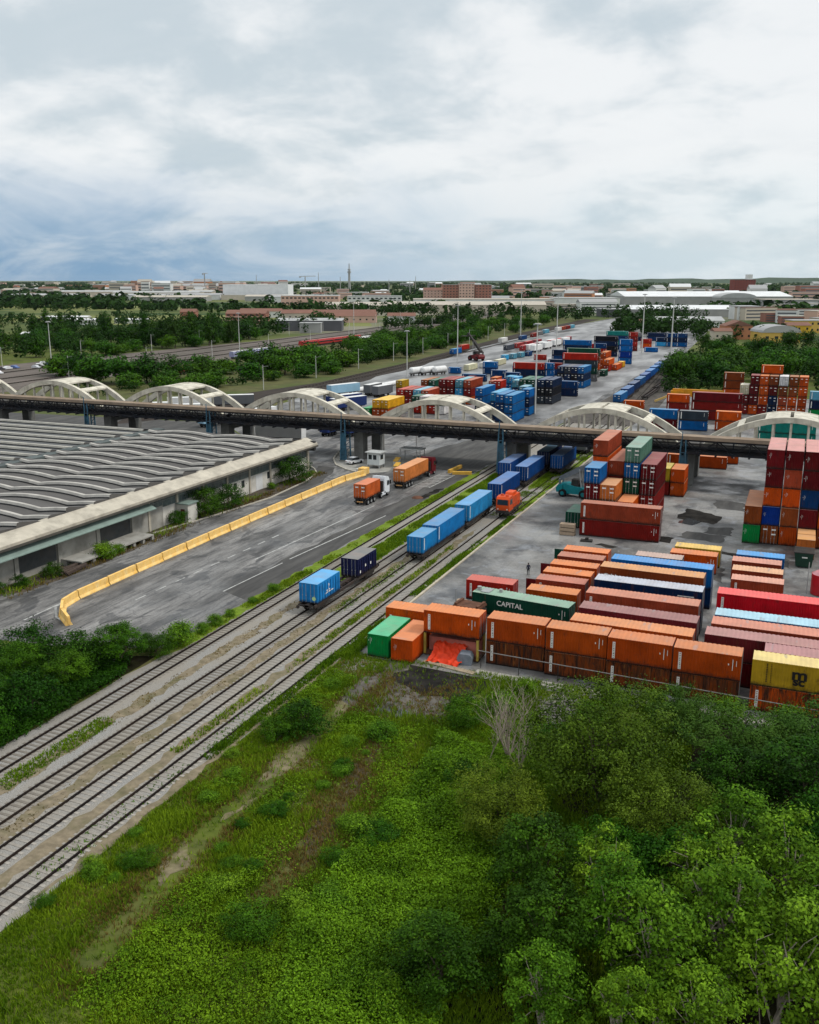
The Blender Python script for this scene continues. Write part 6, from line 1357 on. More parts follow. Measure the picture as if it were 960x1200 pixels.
def blades(name, m, x, y, hgt, wid, seed, per=4):
    """upright grass: narrow leaf blades standing in tufts"""
    g_ = np.random.default_rng(seed); n = len(x); h = np.repeat(hgt(x, y), per) * g_.uniform(.5, 1.2, n * per)
    X = np.repeat(x, per) + g_.normal(size=n * per) * .08; Y = np.repeat(y, per) + g_.normal(size=n * per) * .08
    a = g_.uniform(0, 6.28, n * per); lx = g_.normal(size=n * per) * .35 * h; ly = g_.normal(size=n * per) * .35 * h; w_ = wid * g_.uniform(.6, 1.4, n * per)
    z0 = np.zeros_like(X)
    V = np.stack([np.stack([X - w_ * np.cos(a), Y - w_ * np.sin(a), z0], 1), np.stack([X + w_ * np.cos(a), Y + w_ * np.sin(a), z0], 1), np.stack([X + lx + .35 * w_ * np.cos(a), Y + ly + .35 * w_ * np.sin(a), h], 1), np.stack([X + lx - .35 * w_ * np.cos(a), Y + ly - .35 * w_ * np.sin(a), h], 1)], 1).reshape(-1, 3)
    k = n * per; me = bpy.data.meshes.new(name); me.vertices.add(4 * k); me.vertices.foreach_set('co', V.astype(np.float32).ravel()); me.loops.add(4 * k); me.loops.foreach_set('vertex_index', np.arange(4 * k, dtype=np.int32))
    me.polygons.add(k); me.polygons.foreach_set('loop_start', np.arange(0, 4 * k, 4, dtype=np.int32)); me.polygons.foreach_set('loop_total', np.full(k, 4, dtype=np.int32))
    at = me.attributes.new('tint', 'FLOAT', 'FACE'); t = .65 * np.repeat(vnoise(x, y, .35, seed + 2), per) + .35 * g_.random(k); at.data.foreach_set('value', np.clip(t, 0, 1).astype(np.float32))
    me.materials.append(m); me.update(); me.validate(); return tag(link(name, me), kind='stuff')
ml_grass = leafmat('meadow_grass_blades', (0.0351, 0.0979, 0.0028), (0.2366, 0.3462, 0.0147), .7, .15); ml_weed = leafmat('green_weeds', (0.0190, 0.0672, 0.0016), (0.1758, 0.3152, 0.0112), .6, .12)
ml_dry = leafmat('dry_grass_blades', (.105, .070, .018), (.21, .165, .045), .8, .2); ml_bram = leafmat('bramble_leaves', (0.0073, 0.0365, 0.0008), (0.1565, 0.3292, 0.0124), .45, .1)
def edge(x, y):   # share of ground covered by grass
    d1 = dist_line(x, y, path1); d2 = dist_line(x, y, path2)
    soot = .96 * np.exp(-(((x + 32.0) / 6.2) ** 2 + ((y - 80) / 7.4) ** 2) ** 3); rub = np.exp(-(((x + 18.2) / 2.2) ** 2 + ((y - 80) / 4.5) ** 2) ** 2)
    return np.clip((d1 - .7) * .8, 0.07, 1) * np.clip((d2 - .6) * .8, 0.06, 1) * (1 - .97 * soot) * (1 - .95 * rub)
def dpatch(x, y): return edge(x, y) * np.clip(vnoise(x, y, .22, 5) * 2.2 - .30, .55, 1)
x, y = scatter(110000, -42.3, -6, 30, 86, dpatch, 21); blades('meadow_grass', ml_grass, x, y, lambda a, b: .14 + .55 * vnoise(a, b, .45, 9) ** 1.5, .03, 22, 4)
def dweed(x, y): return edge(x, y) * np.clip((vnoise(x, y, .16, 31) - .42) * 4, 0, 1) * np.where(x < -24, 1, .5)
x, y = scatter(70000, -42.0, -16, 30, 80, dweed, 32); cover('weeds', ml_weed, x, y, lambda a, b: .12 + .75 * np.clip((vnoise(a, b, .16, 31) - .35) * 2, 0, 1) * vnoise(a, b, .8, 35) + .25 * vnoise(a, b, 1.6, 36), .08, 33, .7, 4)
def ddry(x, y): return np.clip(1.25 - np.minimum(dist_line(x, y, path1), dist_line(x, y, path2)) * .38, 0, .6) * np.clip(dist_line(x, y, path1) - .5, 0, 1) + .30 * np.clip((vnoise(x, y, .12, 77) - .5) * 5, 0, 1) * (x < -27)
x, y = scatter(40000, -42.2, -24, 30, 84, ddry, 41); blades('dry_grass', ml_dry, x, y, lambda a, b: .15 + .25 * vnoise(a, b, .4, 9), .028, 42, 4)
# brambles: right of the dark path
def bh(x, y): return .15 + 1.15 * np.clip(vnoise(x, y, .20, 51) * 1.1 - .05, 0, 1) * np.clip((x + 29.0 + 2 * vnoise(x, y, .3, 52)) / 3, .15, 1) + .95 * vnoise(x, y, .55, 53) ** 1.6 + .3 * vnoise(x, y, 1.5, 54)
def dbr(x, y):
    e = -28.2 + 2.6 * vnoise(x, y, .18, 54) + np.clip((48 - y) * .22, 0, 4); top = 69 + 4 * vnoise(x, y, .25, 55)
    return np.clip((x - e) * 1.2, 0, 1) * np.clip((top - y) * .7, 0, 1) * np.clip((-14.6 - x) * .9, 0, 1)
x, y = scatter(78000, -31, -12, 34, 74, dbr, 56); cover('brambles', ml_bram, x, y, bh, .085, 57, .7, 4)
# left thicket undergrowth
def dl(x, y): return np.clip((-60.2 - x) * 2.5, 0, 1) * np.clip((77.8 - .12 * (-x - 60) * 0 - np.where(x < -70, 5, 0) - np.clip((x + 64.5) * 1.6, 0, 7) - y) * .6, 0, 1)
x, y = scatter(40000, -82, -60.1, 44, 80, dl, 61); cover('undergrowth', ml_dark, x, y, lambda a, b: .25 + 1.1 * vnoise(a, b, .35, 62), .12, 63, .8, 4)
# grass strips between and beside the rails
def strip(n, x0, x1, y0, y1, seed, h=.22, m=None, thin=.9, nm='track_grass'):
    x, y = scatter(n, x0, x1, y0, y1, lambda a, b: np.clip(vnoise(a, b, .25, seed) * 2.4 - .45, 0, 1) * thin, seed); blades(nm, m or ml_grass, x, y, lambda a, b: h * (.5 + vnoise(a, b, .5, seed + 1)), .05, seed + 3, 3)
strip(7000, -61.4, -59.8, 80, 185, 71, .20); strip(14000, -57.2, -54.0, 104, 190, 73, .25); strip(6000, -43.8, -42.8, 60, 150, 75, .3); strip(9000, -47.2, -42.8, 150, 225, 77, .2); strip(2500, -51.3, -49.9, 40, 150, 79, .08, ml_dry, .3); strip(2500, -56.2, -54.4, 24, 104, 81, .09, ml_dry, .35)
strip(1300, -56.8, -54.8, 50, 63, 83, .22, ml_grass, .8); strip(5000, -46.9, -45.9, 60, 130, 85, .22, ml_grass, .4); strip(4000, -43.2, -41.6, 84, 96, 87, .35); strip(3500, -91.5, -89.4, 84, 172, 89, .35, ml_dry, .4); strip(2500, -93.5, -90.5, 84, 172, 90, .5, ml_grass, .5); strip(900, -45.2, -43.4, 40, 74, 91, .16, ml_weed, .4); strip(5000, -50.6, -48.8, 96, 150, 93, .16, ml_grass, .35)
# loose stones on the rubble patch
mb = MB(); r9 = random.Random(9)
for i in range(420):
    a, b = r9.gauss(-18.2, 1.3), r9.gauss(80, 2.6); s_ = r9.uniform(.06, .26); q = [(r9.uniform(.5, 1) * s_ * math.cos(k * 1.05), r9.uniform(.5, 1) * s_ * math.sin(k * 1.05)) for k in range(6)]
    mb.slab([(a + u, b + v) for u, v in q], 0, s_ * r9.uniform(.5, 1.1))
tag(mb.build('rubble', mat('grey_rubble', (.115, .108, .098), .95, .5, 2, spec=.03)), kind='stuff')

# ================================================================== middle distance trees
M = {}
for k, (m_, h, r_, sh_, b_) in enumerate([(ml_dark, 9, 4.6, 'round', .6), (ml_mid, 8, 4.4, 'round', .5), (ml_dark, 11, 4.4, 'round', 1.2), (ml_mid, 6, 4.2, 'round', .2), (ml_far, 10, 5.0, 'round', .6)]):
    M[k] = tree_meshes(100 + k, h, r_, b_, 60, 34, .42, m_, .20, sh_, name='belt_tree', limbs=5)
M['pop'] = tree_meshes(120, 19, 2.6, 1.0, 80, 26, .5, ml_dark, .30, 'poplar', name='poplar', limbs=4); M['pop2'] = tree_meshes(121, 17, 3.0, 1.0, 80, 24, .5, ml_far, .30, 'poplar', name='poplar_b', limbs=4)
def belt(n, quad, label, grp, kinds=(0, 1, 2, 3), s0=.8, s1=1.3, seed=1):
    r = random.Random(seed); A, B, C_, D = quad
    for i in range(n):
        u, v = r.random(), r.random(); t = (A[0] * (1 - u) + B[0] * u) * (1 - v) + (D[0] * (1 - u) + C_[0] * u) * v; s = (A[1] * (1 - u) + B[1] * u) * (1 - v) + (D[1] * (1 - u) + C_[1] * u) * v
        k = r.choice(kinds); z = r.uniform(s0, s1); plant_tree(M[k], t, s, r.uniform(0, 6), (z * r.uniform(.9, 1.2), z * r.uniform(.9, 1.2), z), '%s %s' % ({0: 'dark rounded tree', 1: 'mid green tree', 2: 'tall dark tree', 3: 'low green bush', 4: 'dull dark tree'}.get(k, 'tall narrow poplar'), label), 'tree', grp)
for t, s, z, k in [(-288, 313, 1.15, 3), (-244, 297, 1.2, 1), (-236, 303, 1.1, 0), (-212, 309, 1.0, 0), (-224, 300, .8, 3), (-199, 279, .8, 1), (-203, 352, 1.25, 1), (-214, 360, 1.2, 0), (-212, 390, 1.2, 1), (-203, 380, 1.15, 3), (-228, 345, .9, 3), (-196, 330, .6, 3), (-262, 300, .9, 3), (-190, 345, .9, 3), (-196, 372, 1.1, 1), (-272, 308, 1.1, 0), (-256, 296, 1.2, 1), (-222, 318, 1.1, 1), (-230, 285, .8, 3), (-214, 284, .8, 3), (-238, 322, .9, 0), (-206, 330, 1.0, 3), (-220, 372, 1.1, 3), (-196, 396, 1.1, 3), (-300, 330, 1.0, 1), (-204, 300, .9, 3), (-232, 372, 1.0, 1), (-186, 362, .8, 3)]:
    plant_tree(M[k], t, s, t, (z * 1.35, z * 1.35, z * 1.15), '%s on the verge right behind the bridge arches' % {3: 'low green bush', 1: 'mid green tree', 0: 'dark rounded tree'}[k], 'tree', 'trees right behind the bridge')
belt(60, [(-222, 395), (-186, 420), (-205, 720), (-262, 700)], 'in the green belt along the dark sidings', 'green belt along the sidings', (1, 3, 0, 1), .8, 1.3, 2)
belt(18, [(-262, 640), (-205, 700), (-222, 900), (-296, 900)], 'in the far end of the green belt', 'far green belt', (1, 0, 3), .8, 1.2, 3)
belt(46, [(-348, 350), (-340, 600), (-440, 600), (-450, 390)], 'in the wood beyond the railway land', 'wood beyond the railway', (0, 2, 2, 1), .9, 1.3, 4)
belt(14, [(-338, 400), (-333, 560), (-346, 590), (-352, 395)], 'at the near edge of the wood beyond the railway', 'wood edge by the railway', (1, 3, 3), .8, 1.2, 14)
for i, (t, s, h) in enumerate([(-457, 541, 17.6), (-459, 489, 20), (-359, 461, 18.6), (-350, 465, 19.6), (-347, 490, 19), (-480, 532, 14), (-343, 468, 19), (-337, 494, 18), (-480, 500, 16), (-355, 478, 17), (-352, 500, 18.5), (-341, 505, 17.5), (-338, 520, 17), (-400, 480, 17), (-420, 500, 18), (-345, 535, 16), (-440, 520, 15), (-470, 515, 17)]): plant_tree(M['pop' if i % 3 else 'pop2'], t, s, i, (h / 18,) * 3, 'tall narrow dark poplar standing out of the wood', 'poplar tree', 'poplars beyond the railway', 'poplar_tree')
belt(34, [(-52, 372), (22, 402), (30, 500), (-48, 455)], 'in the clump behind the orange stacks', 'clump behind the orange stacks', (1, 0, 1), 1.0, 1.35, 7)
belt(20, [(-48, 455), (30, 500), (10, 620), (-56, 560)], 'in the clump before the houses at the right', 'clump before the houses', (0, 1, 2), .9, 1.25, 8)
# ---- trees of the plain past the three hundred nearest: one mass
def tree_mass(name, quads, seed, m, per=64):
    g_ = np.random.default_rng(seed); PP = []; NN = []; SS = []; TT = []
    for n, (A, B, C_, D), h0, h1 in quads:
        u = g_.random(n); v = g_.random(n); A, B, C2, D = map(np.array, (A, B, C_, D))
        c = (A * (1 - u)[:, None] + B * u[:, None]) * (1 - v)[:, None] + (D * (1 - u)[:, None] + C2 * u[:, None]) * v[:, None]
        hh = g_.uniform(h0, h1, n); rr = hh * g_.uniform(.32, .5, n); q = g_.normal(size=(n * per, 3)); q /= np.linalg.norm(q, axis=1, keepdims=True); q *= (g_.random(n * per) ** .33)[:, None]
        PP.append(np.stack([np.repeat(c[:, 0], per) + q[:, 0] * np.repeat(rr, per), np.repeat(c[:, 1], per) + q[:, 1] * np.repeat(rr, per), np.repeat(hh, per) * (.53 + .47 * q[:, 2])], 1))
        NN.append(q + g_.normal(size=q.shape) * .5 + np.array([0, 0, .5])); SS.append(np.repeat(rr, per) * g_.uniform(.16, .32, n * per)); TT.append(.65 * np.repeat(g_.random(n), per) + .35 * g_.random(n * per))
    return tag(link(name, leaves(name, np.concatenate(PP), np.concatenate(NN), np.concatenate(SS), np.concatenate(TT), m, .75)), kind='stuff')
tree_mass('trees_of_the_plain', [
    (46, [(-350, 600), (-345, 760), (-430, 800), (-440, 610)], 8, 13), (34, [(-520, 470), (-460, 620), (-560, 720), (-640, 560)], 8, 13), (55, [(-135, 690), (-70, 680), (-66, 790), (-150, 800)], 9, 15), (30, [(-70, 690), (-10, 640), (-6, 720), (-60, 780)], 6, 11),
    (70, [(-330, 905), (-200, 900), (-230, 1150), (-420, 1150)], 8, 14), (16, [(-620, 720), (-470, 700), (-500, 800), (-660, 800)], 8, 12), (26, [(-900, 900), (-620, 940), (-660, 1060), (-960, 1040)], 9, 14), (60, [(-560, 940), (-380, 1000), (-420, 1120), (-620, 1060)], 9, 15), (40, [(20, 640), (90, 700), (80, 900), (10, 900)], 8, 12),
    (60, [(-48, 345), (24, 350), (24, 402), (-50, 378)], 3, 6), (110, [(-250, 262), (-188, 262), (-190, 420), (-258, 440)], 2, 5), (150, [(-262, 440), (-195, 420), (-215, 800), (-285, 800)], 3, 7), (110, [(-352, 360), (-342, 600), (-450, 610), (-460, 380)], 5, 10), (60, [(-48, 375), (24, 402), (30, 560), (-52, 540)], 4, 9), (60, [(-215, 395), (-190, 420), (-205, 820), (-270, 800)], 3, 6), (80, [(-205, 1000), (-120, 900), (-100, 1050), (-200, 1300)], 9, 15), (40, [(-330, 740), (-300, 700), (-310, 900), (-345, 900)], 6, 11), (30, [(-400, 600), (-380, 640), (-470, 700), (-500, 650)], 8, 14), (26, [(-760, 640), (-600, 660), (-640, 720), (-820, 700)], 8, 13), (36, [(-1150, 900), (-940, 960), (-1000, 1040), (-1250, 1000)], 9, 14)], 5, ml_far)
# ---- woods beyond that merge into one mass
def far_wood(name, n, x0, x1, y0, y1, seed, m, dens=None, h0=8, h1=15):
    g_ = np.random.default_rng(seed); x = g_.uniform(x0, x1, n); d = np.exp(g_.uniform(np.log(y0), np.log(y1), n)); 
    th = np.arctan2(x, 1.0); X = x * d; Y = d
    k = g_.random(n) < np.clip((vnoise(X, Y, .004, seed) - .36) * 5, .05, 1); X, Y = X[k], Y[k]; nn = len(X); per = 16
    hh = g_.uniform(h0, h1, nn); rr = hh * g_.uniform(.5, .8, nn); q = g_.normal(size=(nn * per, 3)); q /= np.linalg.norm(q, axis=1, keepdims=True)
    Pp = np.stack([np.repeat(X, per) + q[:, 0] * np.repeat(rr, per) * .8, np.repeat(Y, per) + q[:, 1] * np.repeat(rr, per) * .8, np.repeat(hh, per) * (.52 + .45 * q[:, 2])], 1)
    N = q + np.array([0, 0, .5]) + g_.normal(size=q.shape) * .3; S = np.repeat(rr, per) * g_.uniform(.35, .6, nn * per)
    return tag(link(name, leaves(name, Pp, N, S, .7 * np.repeat(g_.random(nn), per) + .3 * g_.random(nn * per), m, .8)), kind='stuff')
far_wood('distant_woodland', 3600, -1.15, .12, 1050, 3200, 3, ml_far); far_wood('distant_woodland', 7500, -1.15, .15, 3000, 11000, 4, ml_far, None, 9, 20)
# ================================================================== buildings in the distance
def building(label, t, s, rz, L, D, H, wall, roof, kind='flat', win=None, rise=2.0, name='house', cat='house', group=None, wcol=None):
    r = thing(name, label, cat, (t, s, 0), rz, group)
    MB().box(0, L, 0, D, 0, H).build('wall', wall, r)
    mb = MB()
    if kind == 'flat': mb.box(-.3, L + .3, -.3, D + .3, H, H + .6)
    elif kind == 'gable': mb.prismx([(-.5, H), (D + .5, H), (D / 2, H + rise)], -.4, L + .4)
    elif kind == 'gabley': mb.prism([(-.5, H), (L + .5, H), (L / 2, H + rise)], -.4, D + .4)
    elif kind == 'shed': mb.prismx([(-.4, H), (D + .4, H), (D + .4, H + rise)], -.4, L + .4)
    elif kind == 'vault':
        n = 10; mb.prism([(L / 2 - (L / 2 + .4) * math.cos(math.pi * i / n), H + rise * math.sin(math.pi * i / n)) for i in range(n + 1)], -.4, D + .4)
    mb.build('roof', roof, r)
    if win:
        nx, nz, w_, h_ = win
        me = MB().box(-w_ / 2, w_ / 2, -.06, -.004, 0, h_).mesh('window', wcol or m_glass)
        for i in range(nx):
            for j in range(nz): link('window', me, r, ((i + .5) * L / nx, 0, (j + .38) * H / nz))
    return r
W_ = lambda n, c, **k: bpy.data.materials.get(n) or mat(n, c, .85, .10, .12, **k)
w_white = W_('far_white_wall', (.62, .62, .60)); w_cream = W_('far_cream_wall', (.50, .44, .36)); w_brick = W_('far_brick_wall', (.30, .135, .10)); w_pink = W_('far_pink_wall', (.56, .37, .30)); w_yellow = W_('far_yellow_wall', (.55, .36, .09)); w_orange = W_('far_orange_wall', (.45, .20, .105)); w_grey = W_('far_grey_wall', (.30, .30, .29))
r_white = W_('far_white_roof', (.62, .63, .63)); r_grey = W_('far_grey_roof', (.33, .33, .33)); r_tile = W_('far_tile_roof', (.185, .095, .070)); r_beige = W_('far_beige_roof', (.42, .38, .32)); r_lgrey = W_('far_pale_grey_roof', (.36, .365, .36))
yr = R(22.5)
building('big plain white hall on the left horizon', -1111, 1687, yr, 133, 90, 29.5, W_('hall_white', (.70, .71, .72)), r_white, name='hall', cat='hall'); building('low beige block at the foot of the white hall', -1085, 1640, yr, 120, 30, 9, w_cream, r_beige, name='hall', cat='hall')
building('large pink brick block with darker wings on the horizon', -571, 1525, yr, 26, 30, 31, w_brick, r_grey, win=(5, 7, 2.4, 1.5), name='apartment_block', cat='apartment block')
building('central pink section of the large brick block', -546, 1534, yr, 26, 36, 33, w_pink, r_grey, win=(5, 7, 2.4, 1.5), name='apartment_block', cat='apartment block'); building('right hand section of the large brick block', -521, 1546, yr, 27, 30, 31, w_brick, r_grey, win=(5, 7, 2.4, 1.5), name='apartment_block', cat='apartment block')
building('long pale shed with beige roof before the brick block', -482, 1096, yr, 195, 40, 9, w_cream, r_beige, 'gable', rise=4, name='shed', cat='shed'); building('second long pale shed left of the first', -560, 1075, yr, 80, 36, 8, w_cream, r_beige, 'gable', rise=4, name='shed', cat='shed'); building('long pale shed behind the beige roofed one', -520, 1270, yr, 210, 60, 12, w_white, r_beige, name='shed', cat='shed'); building('pale shed to the right behind the sidings', -330, 1330, yr, 90, 60, 14, w_white, r_lgrey, name='shed', cat='shed')
building('huge white roofed factory hall at the right', -257, 1460, yr, 251, 110, 15, w_grey, r_white, 'gable', rise=7, name='factory_hall', cat='hall'); building('arched grey end of the huge white roofed hall', -120, 1452, yr, 52, 40, 14, w_grey, r_lgrey, 'vault', rise=7, name='factory_hall', cat='hall'); building('pale grey wing at the right end of the huge hall', -52, 1330, yr, 70, 50, 14, w_grey, r_beige, name='factory_hall', cat='hall')
building('white roofed workshop before the huge hall', -176, 1045, yr, 123, 60, 8.5, w_grey, r_white, 'shed', rise=3, name='workshop', cat='workshop'); building('dark fronted low workshop left of the white roofed one', -205, 1040, yr, 40, 40, 8, W_('far_dark_wall', (.10, .10, .11)), r_grey, name='workshop', cat='workshop'); building('blue white office end of the white roofed workshop', -66, 1020, yr, 22, 30, 13, w_white, r_lgrey, win=(4, 3, 3, 1.6), name='office', cat='office')
building('long low white roofed house right of the yard end', -109, 771, yr, 52, 20, 8, w_white, r_lgrey, 'gable', (9, 2, 1.6, 1.3), 3, name='house'); building('orange gabled house before the long white roof', -51, 678, yr, 18, 14, 9, w_orange, r_tile, 'gabley', (4, 2, 1.3, 1.4), 3.5); building('cream low extension of the orange gabled house', -57, 665, yr, 12, 10, 6, w_cream, r_tile, 'gable', (3, 1, 1.3, 1.3), 2)
building('small white house among dark trees left of the long roof', -128, 770, yr, 14, 12, 6, w_white, r_tile, 'gable', (3, 1, 1.2, 1.3), 3)
building('yellow shed with grey barrel roof at the right', -26.4, 649, yr, 24, 22, 6.5, w_yellow, r_grey, 'vault', (4, 1, 2.2, 1.8), 4.5, name='shed', cat='shed'); building('yellow long house at the right edge', -11, 780, yr, 34, 16, 9, w_yellow, r_lgrey, 'flat', (8, 2, 1.4, 1.6)); building('small bright yellow house behind the barrel roof', -13, 700, yr, 16, 14, 9, W_('far_bright_yellow_wall', (.62, .38, .04)), r_tile, 'gable', (3, 2, 1.3, 1.5), 2)
building('dark grey open shed on the left with pale roof edge', -386, 657, yr, 52, 24, 8, W_('far_dark_wall', (.10, .10, .11)), r_lgrey, 'shed', rise=1.2, name='shed', cat='shed'); building('small white block beside the open shed', -355, 640, yr, 16, 12, 7, w_grey, r_lgrey, name='shed', cat='shed')
building('long tile roofed row right of the terraced house', -488, 843, yr, 94, 20, 6.5, w_cream, r_tile, 'gable', (16, 1, 1.6, 1.4), 3.5, name='row_house', cat='row house'); building('second tile roofed row behind the open shed', -430, 800, yr, 60, 18, 6, w_pink, r_tile, 'gable', (10, 1, 1.6, 1.4), 3.5, name='row_house', cat='row house')
tr_ = building('stepped terraced house with red brick balconies', -487, 742, yr, 36, 24, 9.5, w_brick, r_tile, 'gable', (7, 3, 2.2, 1.2), 3); MB().box(-1, 37, -1.6, -.07, 3.1, 3.9).build('balcony', w_pink, tr_); MB().box(-1, 37, -1.6, -.07, 6.2, 7.0).build('balcony', w_pink, tr_)
building('white low house with tile roof by the yellow field', -560, 880, yr, 44, 16, 6.5, w_white, r_tile, 'gable', (9, 1, 1.5, 1.4), 3); building('tile roofed house left of the white low one', -600, 830, yr, 16, 14, 7, w_brick, r_tile, 'gable', (3, 2, 1.4, 1.3), 3); building('tile roofed house by the mown field', -366, 830, yr, 26, 14, 6, w_white, r_tile, 'gable', (5, 1, 1.4, 1.3), 3)
building('white industrial front with long windows', -767, 1326, yr, 90, 40, 15, w_pink, r_white, win=(14, 2, 4, 2.2), name='factory', cat='factory'); building('second white industrial front, right of the first', -672, 1368, yr, 85, 40, 14, w_white, r_lgrey, win=(12, 2, 4, 2.2), name='factory', cat='factory'); building('pink apartment house before the far woods', -620, 1560, yr, 46, 24, 22, w_pink, r_tile, 'gable', (8, 5, 1.8, 1.4), 4, name='apartment_block', cat='apartment block')
building('grey kiosk wall at the left frame edge', -352, 318, yr, 14, 10, 9, w_cream, r_beige, name='shed', cat='shed')
for i, (t, s, L, D, h) in enumerate([(-1500, 1500, 150, 60, 9), (-1330, 1560, 170, 60, 9), (-1170, 1470, 140, 50, 8), (-1420, 1720, 190, 60, 12), (-1180, 1620, 90, 50, 10), (-980, 1560, 100, 50, 9), (-1640, 1800, 160, 60, 12), (-880, 1480, 110, 50, 10)]): building('long pale low shed in the industrial strip at the left, %s' % ['leftmost of the front line', 'second of the front line', 'third of the front line', 'behind the second', 'before the white hall', 'right of the white hall', 'farthest left', 'nearest the industrial front'][i], t, s, yr, L, D, h, [w_cream, w_white, w_grey][i % 3], [r_lgrey, r_grey, r_beige][i % 3], 'gable', rise=3, name='shed', cat='shed')
for i, (t, s, L) in enumerate([(-640, 690, 40), (-590, 715, 30), (-492, 500, 26), (-700, 740, 46)]): building('low white roof among the trees at the left, %s' % ['by the yellow field', 'beside the first one', 'nearest the railway', 'farthest left'][i], t, s, yr, L, 12, 3.5, w_white, r_white, 'gable', rise=1.2, name='shed', cat='shed')
for i in range(16): tag(link('parked_car', next(o_ for o_ in bpy.data.objects if o_.name.startswith('parked_car') and o_.type == 'MESH').data, None, (-610 + 4.5 * (i % 8), 668 + 9 * (i // 8) + i % 8 * 1.9, 0), yr), 'small parked car in the car park before the yellow fields', 'car', 'cars in the far car park')
# tower, cranes, chimneys
tw_ = thing('telecom_tower', 'tall slender grey tower on the horizon', 'tower', (-1612, 3300, 0)); tw_.scale = (.9, .9, .84)
mb = MB(); mb.cyl((0, 0, 0), (0, 0, 78), 6, 4.2, n=12); mb.build('shaft', w_grey, tw_); mb = MB(); mb.cyl((0, 0, 76), (0, 0, 84), 7.5, n=14); mb.cyl((0, 0, 88), (0, 0, 93), 6.5, n=14); mb.build('platform', w_grey, tw_); mb = MB(); mb.cyl((0, 0, 84), (0, 0, 118), 3.2, 1.5, n=8); mb.build('antenna', w_grey, tw_)
def crane(t, s, h, rz, label):
    r = thing('tower_crane', label, 'crane', (t, s, 0), rz, 'cranes on the horizon'); MB().box(-1.2, 1.2, -1.2, 1.2, 0, h).build('mast', w_grey, r); MB().bar((-14, 0, h), (36, 0, h + 1), 1.5, 1.8).build('jib', w_grey, r); MB().box(-20, -14, -1.6, 1.6, h - 4, h).build('counterweight', w_grey, r)
crane(-1710, 2500, 58, 1.9, 'tower crane on the left horizon beside the white hall'); crane(-1500, 2750, 50, .9, 'tower crane on the horizon behind the white hall')
for i, (t, s, h) in enumerate([(-1650, 2700, 55), (-1320, 2500, 60), (-1240, 2480, 48), (-1010, 2300, 40), (-960, 2320, 38), (-1180, 2900, 50)]): mb = MB(); mb.cyl((0, 0, 0), (0, 0, h), 1.6, .7, n=6); tag(mb.build('mast', w_grey, None, (t, s, 0)), 'thin grey mast on the horizon', 'mast', 'masts on the horizon')
rb = building('tall dark red building with a pale turret on the right horizon', -205, 2900, yr, 60, 40, 40, W_('far_dark_red_wall', (.20, .055, .045)), r_grey, win=(8, 6, 3, 2), name='tower_block', cat='tower block'); MB().box(38, 52, 5, 25, 40.6, 54).build('turret', w_white, rb)
# the town that fills the plain: small blocks, each one a thing
rc_ = random.Random(17); wl_ = [(w_white, 'white'), (w_cream, 'cream'), (w_pink, 'pink'), (w_brick, 'brick red'), (w_grey, 'grey'), (w_orange, 'orange')]; rl_ = [r_tile, r_grey, r_lgrey, r_white, r_beige]
shapes = {}
def town(n, a0, a1, d0, d1, big, where, grp, seed, tall=(6, 16), pal=None):
    r = random.Random(seed)
    for i in range(n):
        a = r.uniform(a0, a1); d = math.exp(r.uniform(math.log(d0), math.log(d1))); t = a * d; s = d; k = (r.choice(pal) if pal else r.choice((0, 1, 2, 3, 4, 5, 1, 0)), r.randrange(5), r.randrange(3))
        L = r.uniform(18, 60) * big; D = r.uniform(12, 26) * big; h = r.uniform(*tall)
        if k not in shapes:
            mb = MB(); mb.box(-.5, .5, -.5, .5, 0, 1)
            if k[2]: mb.box(-.51, .51, -.51, .51, 1.0, 1.04, 1)
            else: mb.prismx([(-.52, 1), (.52, 1), (0, 1.3)], -.51, .51, 1)
            for j in range(3): mb.box(-.46, .46, -.506, -.5005, .16 + .28 * j, .27 + .28 * j, 2)
            shapes[k] = mb.mesh('town_house', [wl_[k[0]][0], rl_[k[1]], W_('far_window_row', (.10, .105, .115))])
        o = link('town_house', shapes[k], None, (t, s, 0), yr + r.uniform(-.5, .5), None, (L, D, h)); tag(o, 'small %s %s house %s' % (wl_[k[0]][1], 'flat roofed' if k[2] else 'gabled', where), 'house', grp)
town(70, -1.12, -.52, 1750, 3000, 1.0, 'in the town at the left horizon', 'town at the left horizon', 1); town(50, -1.12, -.55, 2900, 5200, 1.6, 'in the far town at the left horizon', 'far town at the left horizon', 2, (10, 34))
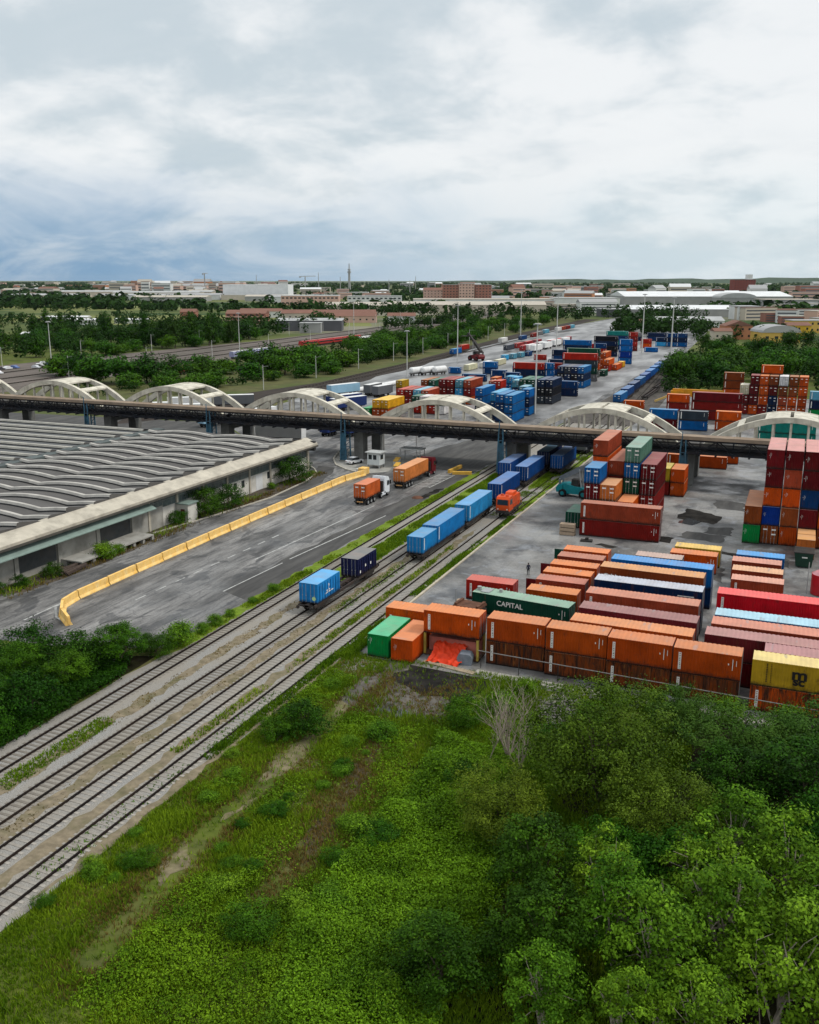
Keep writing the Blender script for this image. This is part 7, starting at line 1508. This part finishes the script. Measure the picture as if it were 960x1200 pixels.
town(40, -.82, -.62, 2300, 3000, 1.0, 'in the pink apartment strip by the white hall', 'pink apartment strip', 3, (20, 34), (2, 1, 2, 0)); town(34, -.52, -.22, 1700, 2900, 1.0, 'in the town behind the brick block', 'town in the middle horizon', 4); town(44, -.30, .06, 1750, 3000, 1.1, 'in the town behind the huge white hall', 'town at the right horizon', 5, (8, 24)); town(30, -.5, .08, 3000, 6000, 1.7, 'in the far town along the middle horizon', 'far town in the middle', 6, (10, 26)); town(22, -.06, .06, 900, 1500, .8, 'among the roofs at the right edge', 'roofs at the right edge', 7, (6, 12)); town(18, -.33, -.2, 1180, 1650, .9, 'among the roofs between the sheds and the huge hall', 'roofs between the halls', 8, (6, 13))
# low wooded hills at the right end of the horizon
mb = MB(); n = 60; vs_h = []
for i in range(n + 1):
    a = -.55 + .85 * i / n; d = 13000
    h = 42 + 60 * max(0, (a + .25) / .55) ** 1.3 + 7 * math.sin(i * .9) + 5 * math.sin(i * 2.3)
    if a < -.25: h = max(5, 42 + (a + .25) * 160 + 5 * math.sin(i))
    vs_h += [(a * d, d - 900, -5), (a * d, d, h), (a * d, d + 1500, -5)]
mb.add(vs_h, [(3 * i, 3 * i + 3, 3 * i + 4, 3 * i + 1) for i in range(n)] + [(3 * i + 1, 3 * i + 4, 3 * i + 5, 3 * i + 2) for i in range(n)])
tag(mb.build('hills', mat('wooded_hills', (.035, .06, .03), .95, .3, .004)), kind='structure')
# ================================================================== haze
if HAZE:
    mb = MB(); mb.box(-17000, 6000, -300, 18000, -1.2, 128.0)
    hm = bpy.data.materials.new('haze'); hm.use_nodes = True; t_ = hm.node_tree; t_.nodes.clear()
    pv = t_.nodes.new('ShaderNodeVolumePrincipled'); pv.inputs['Color'].default_value = (.80, .88, .95, 1); pv.inputs['Density'].default_value = HAZE; pv.inputs['Anisotropy'].default_value = 0.0
    ou = t_.nodes.new('ShaderNodeOutputMaterial'); t_.links.new(pv.outputs[0], ou.inputs['Volume'])
    tag(mb.build('haze', hm), kind='stuff')
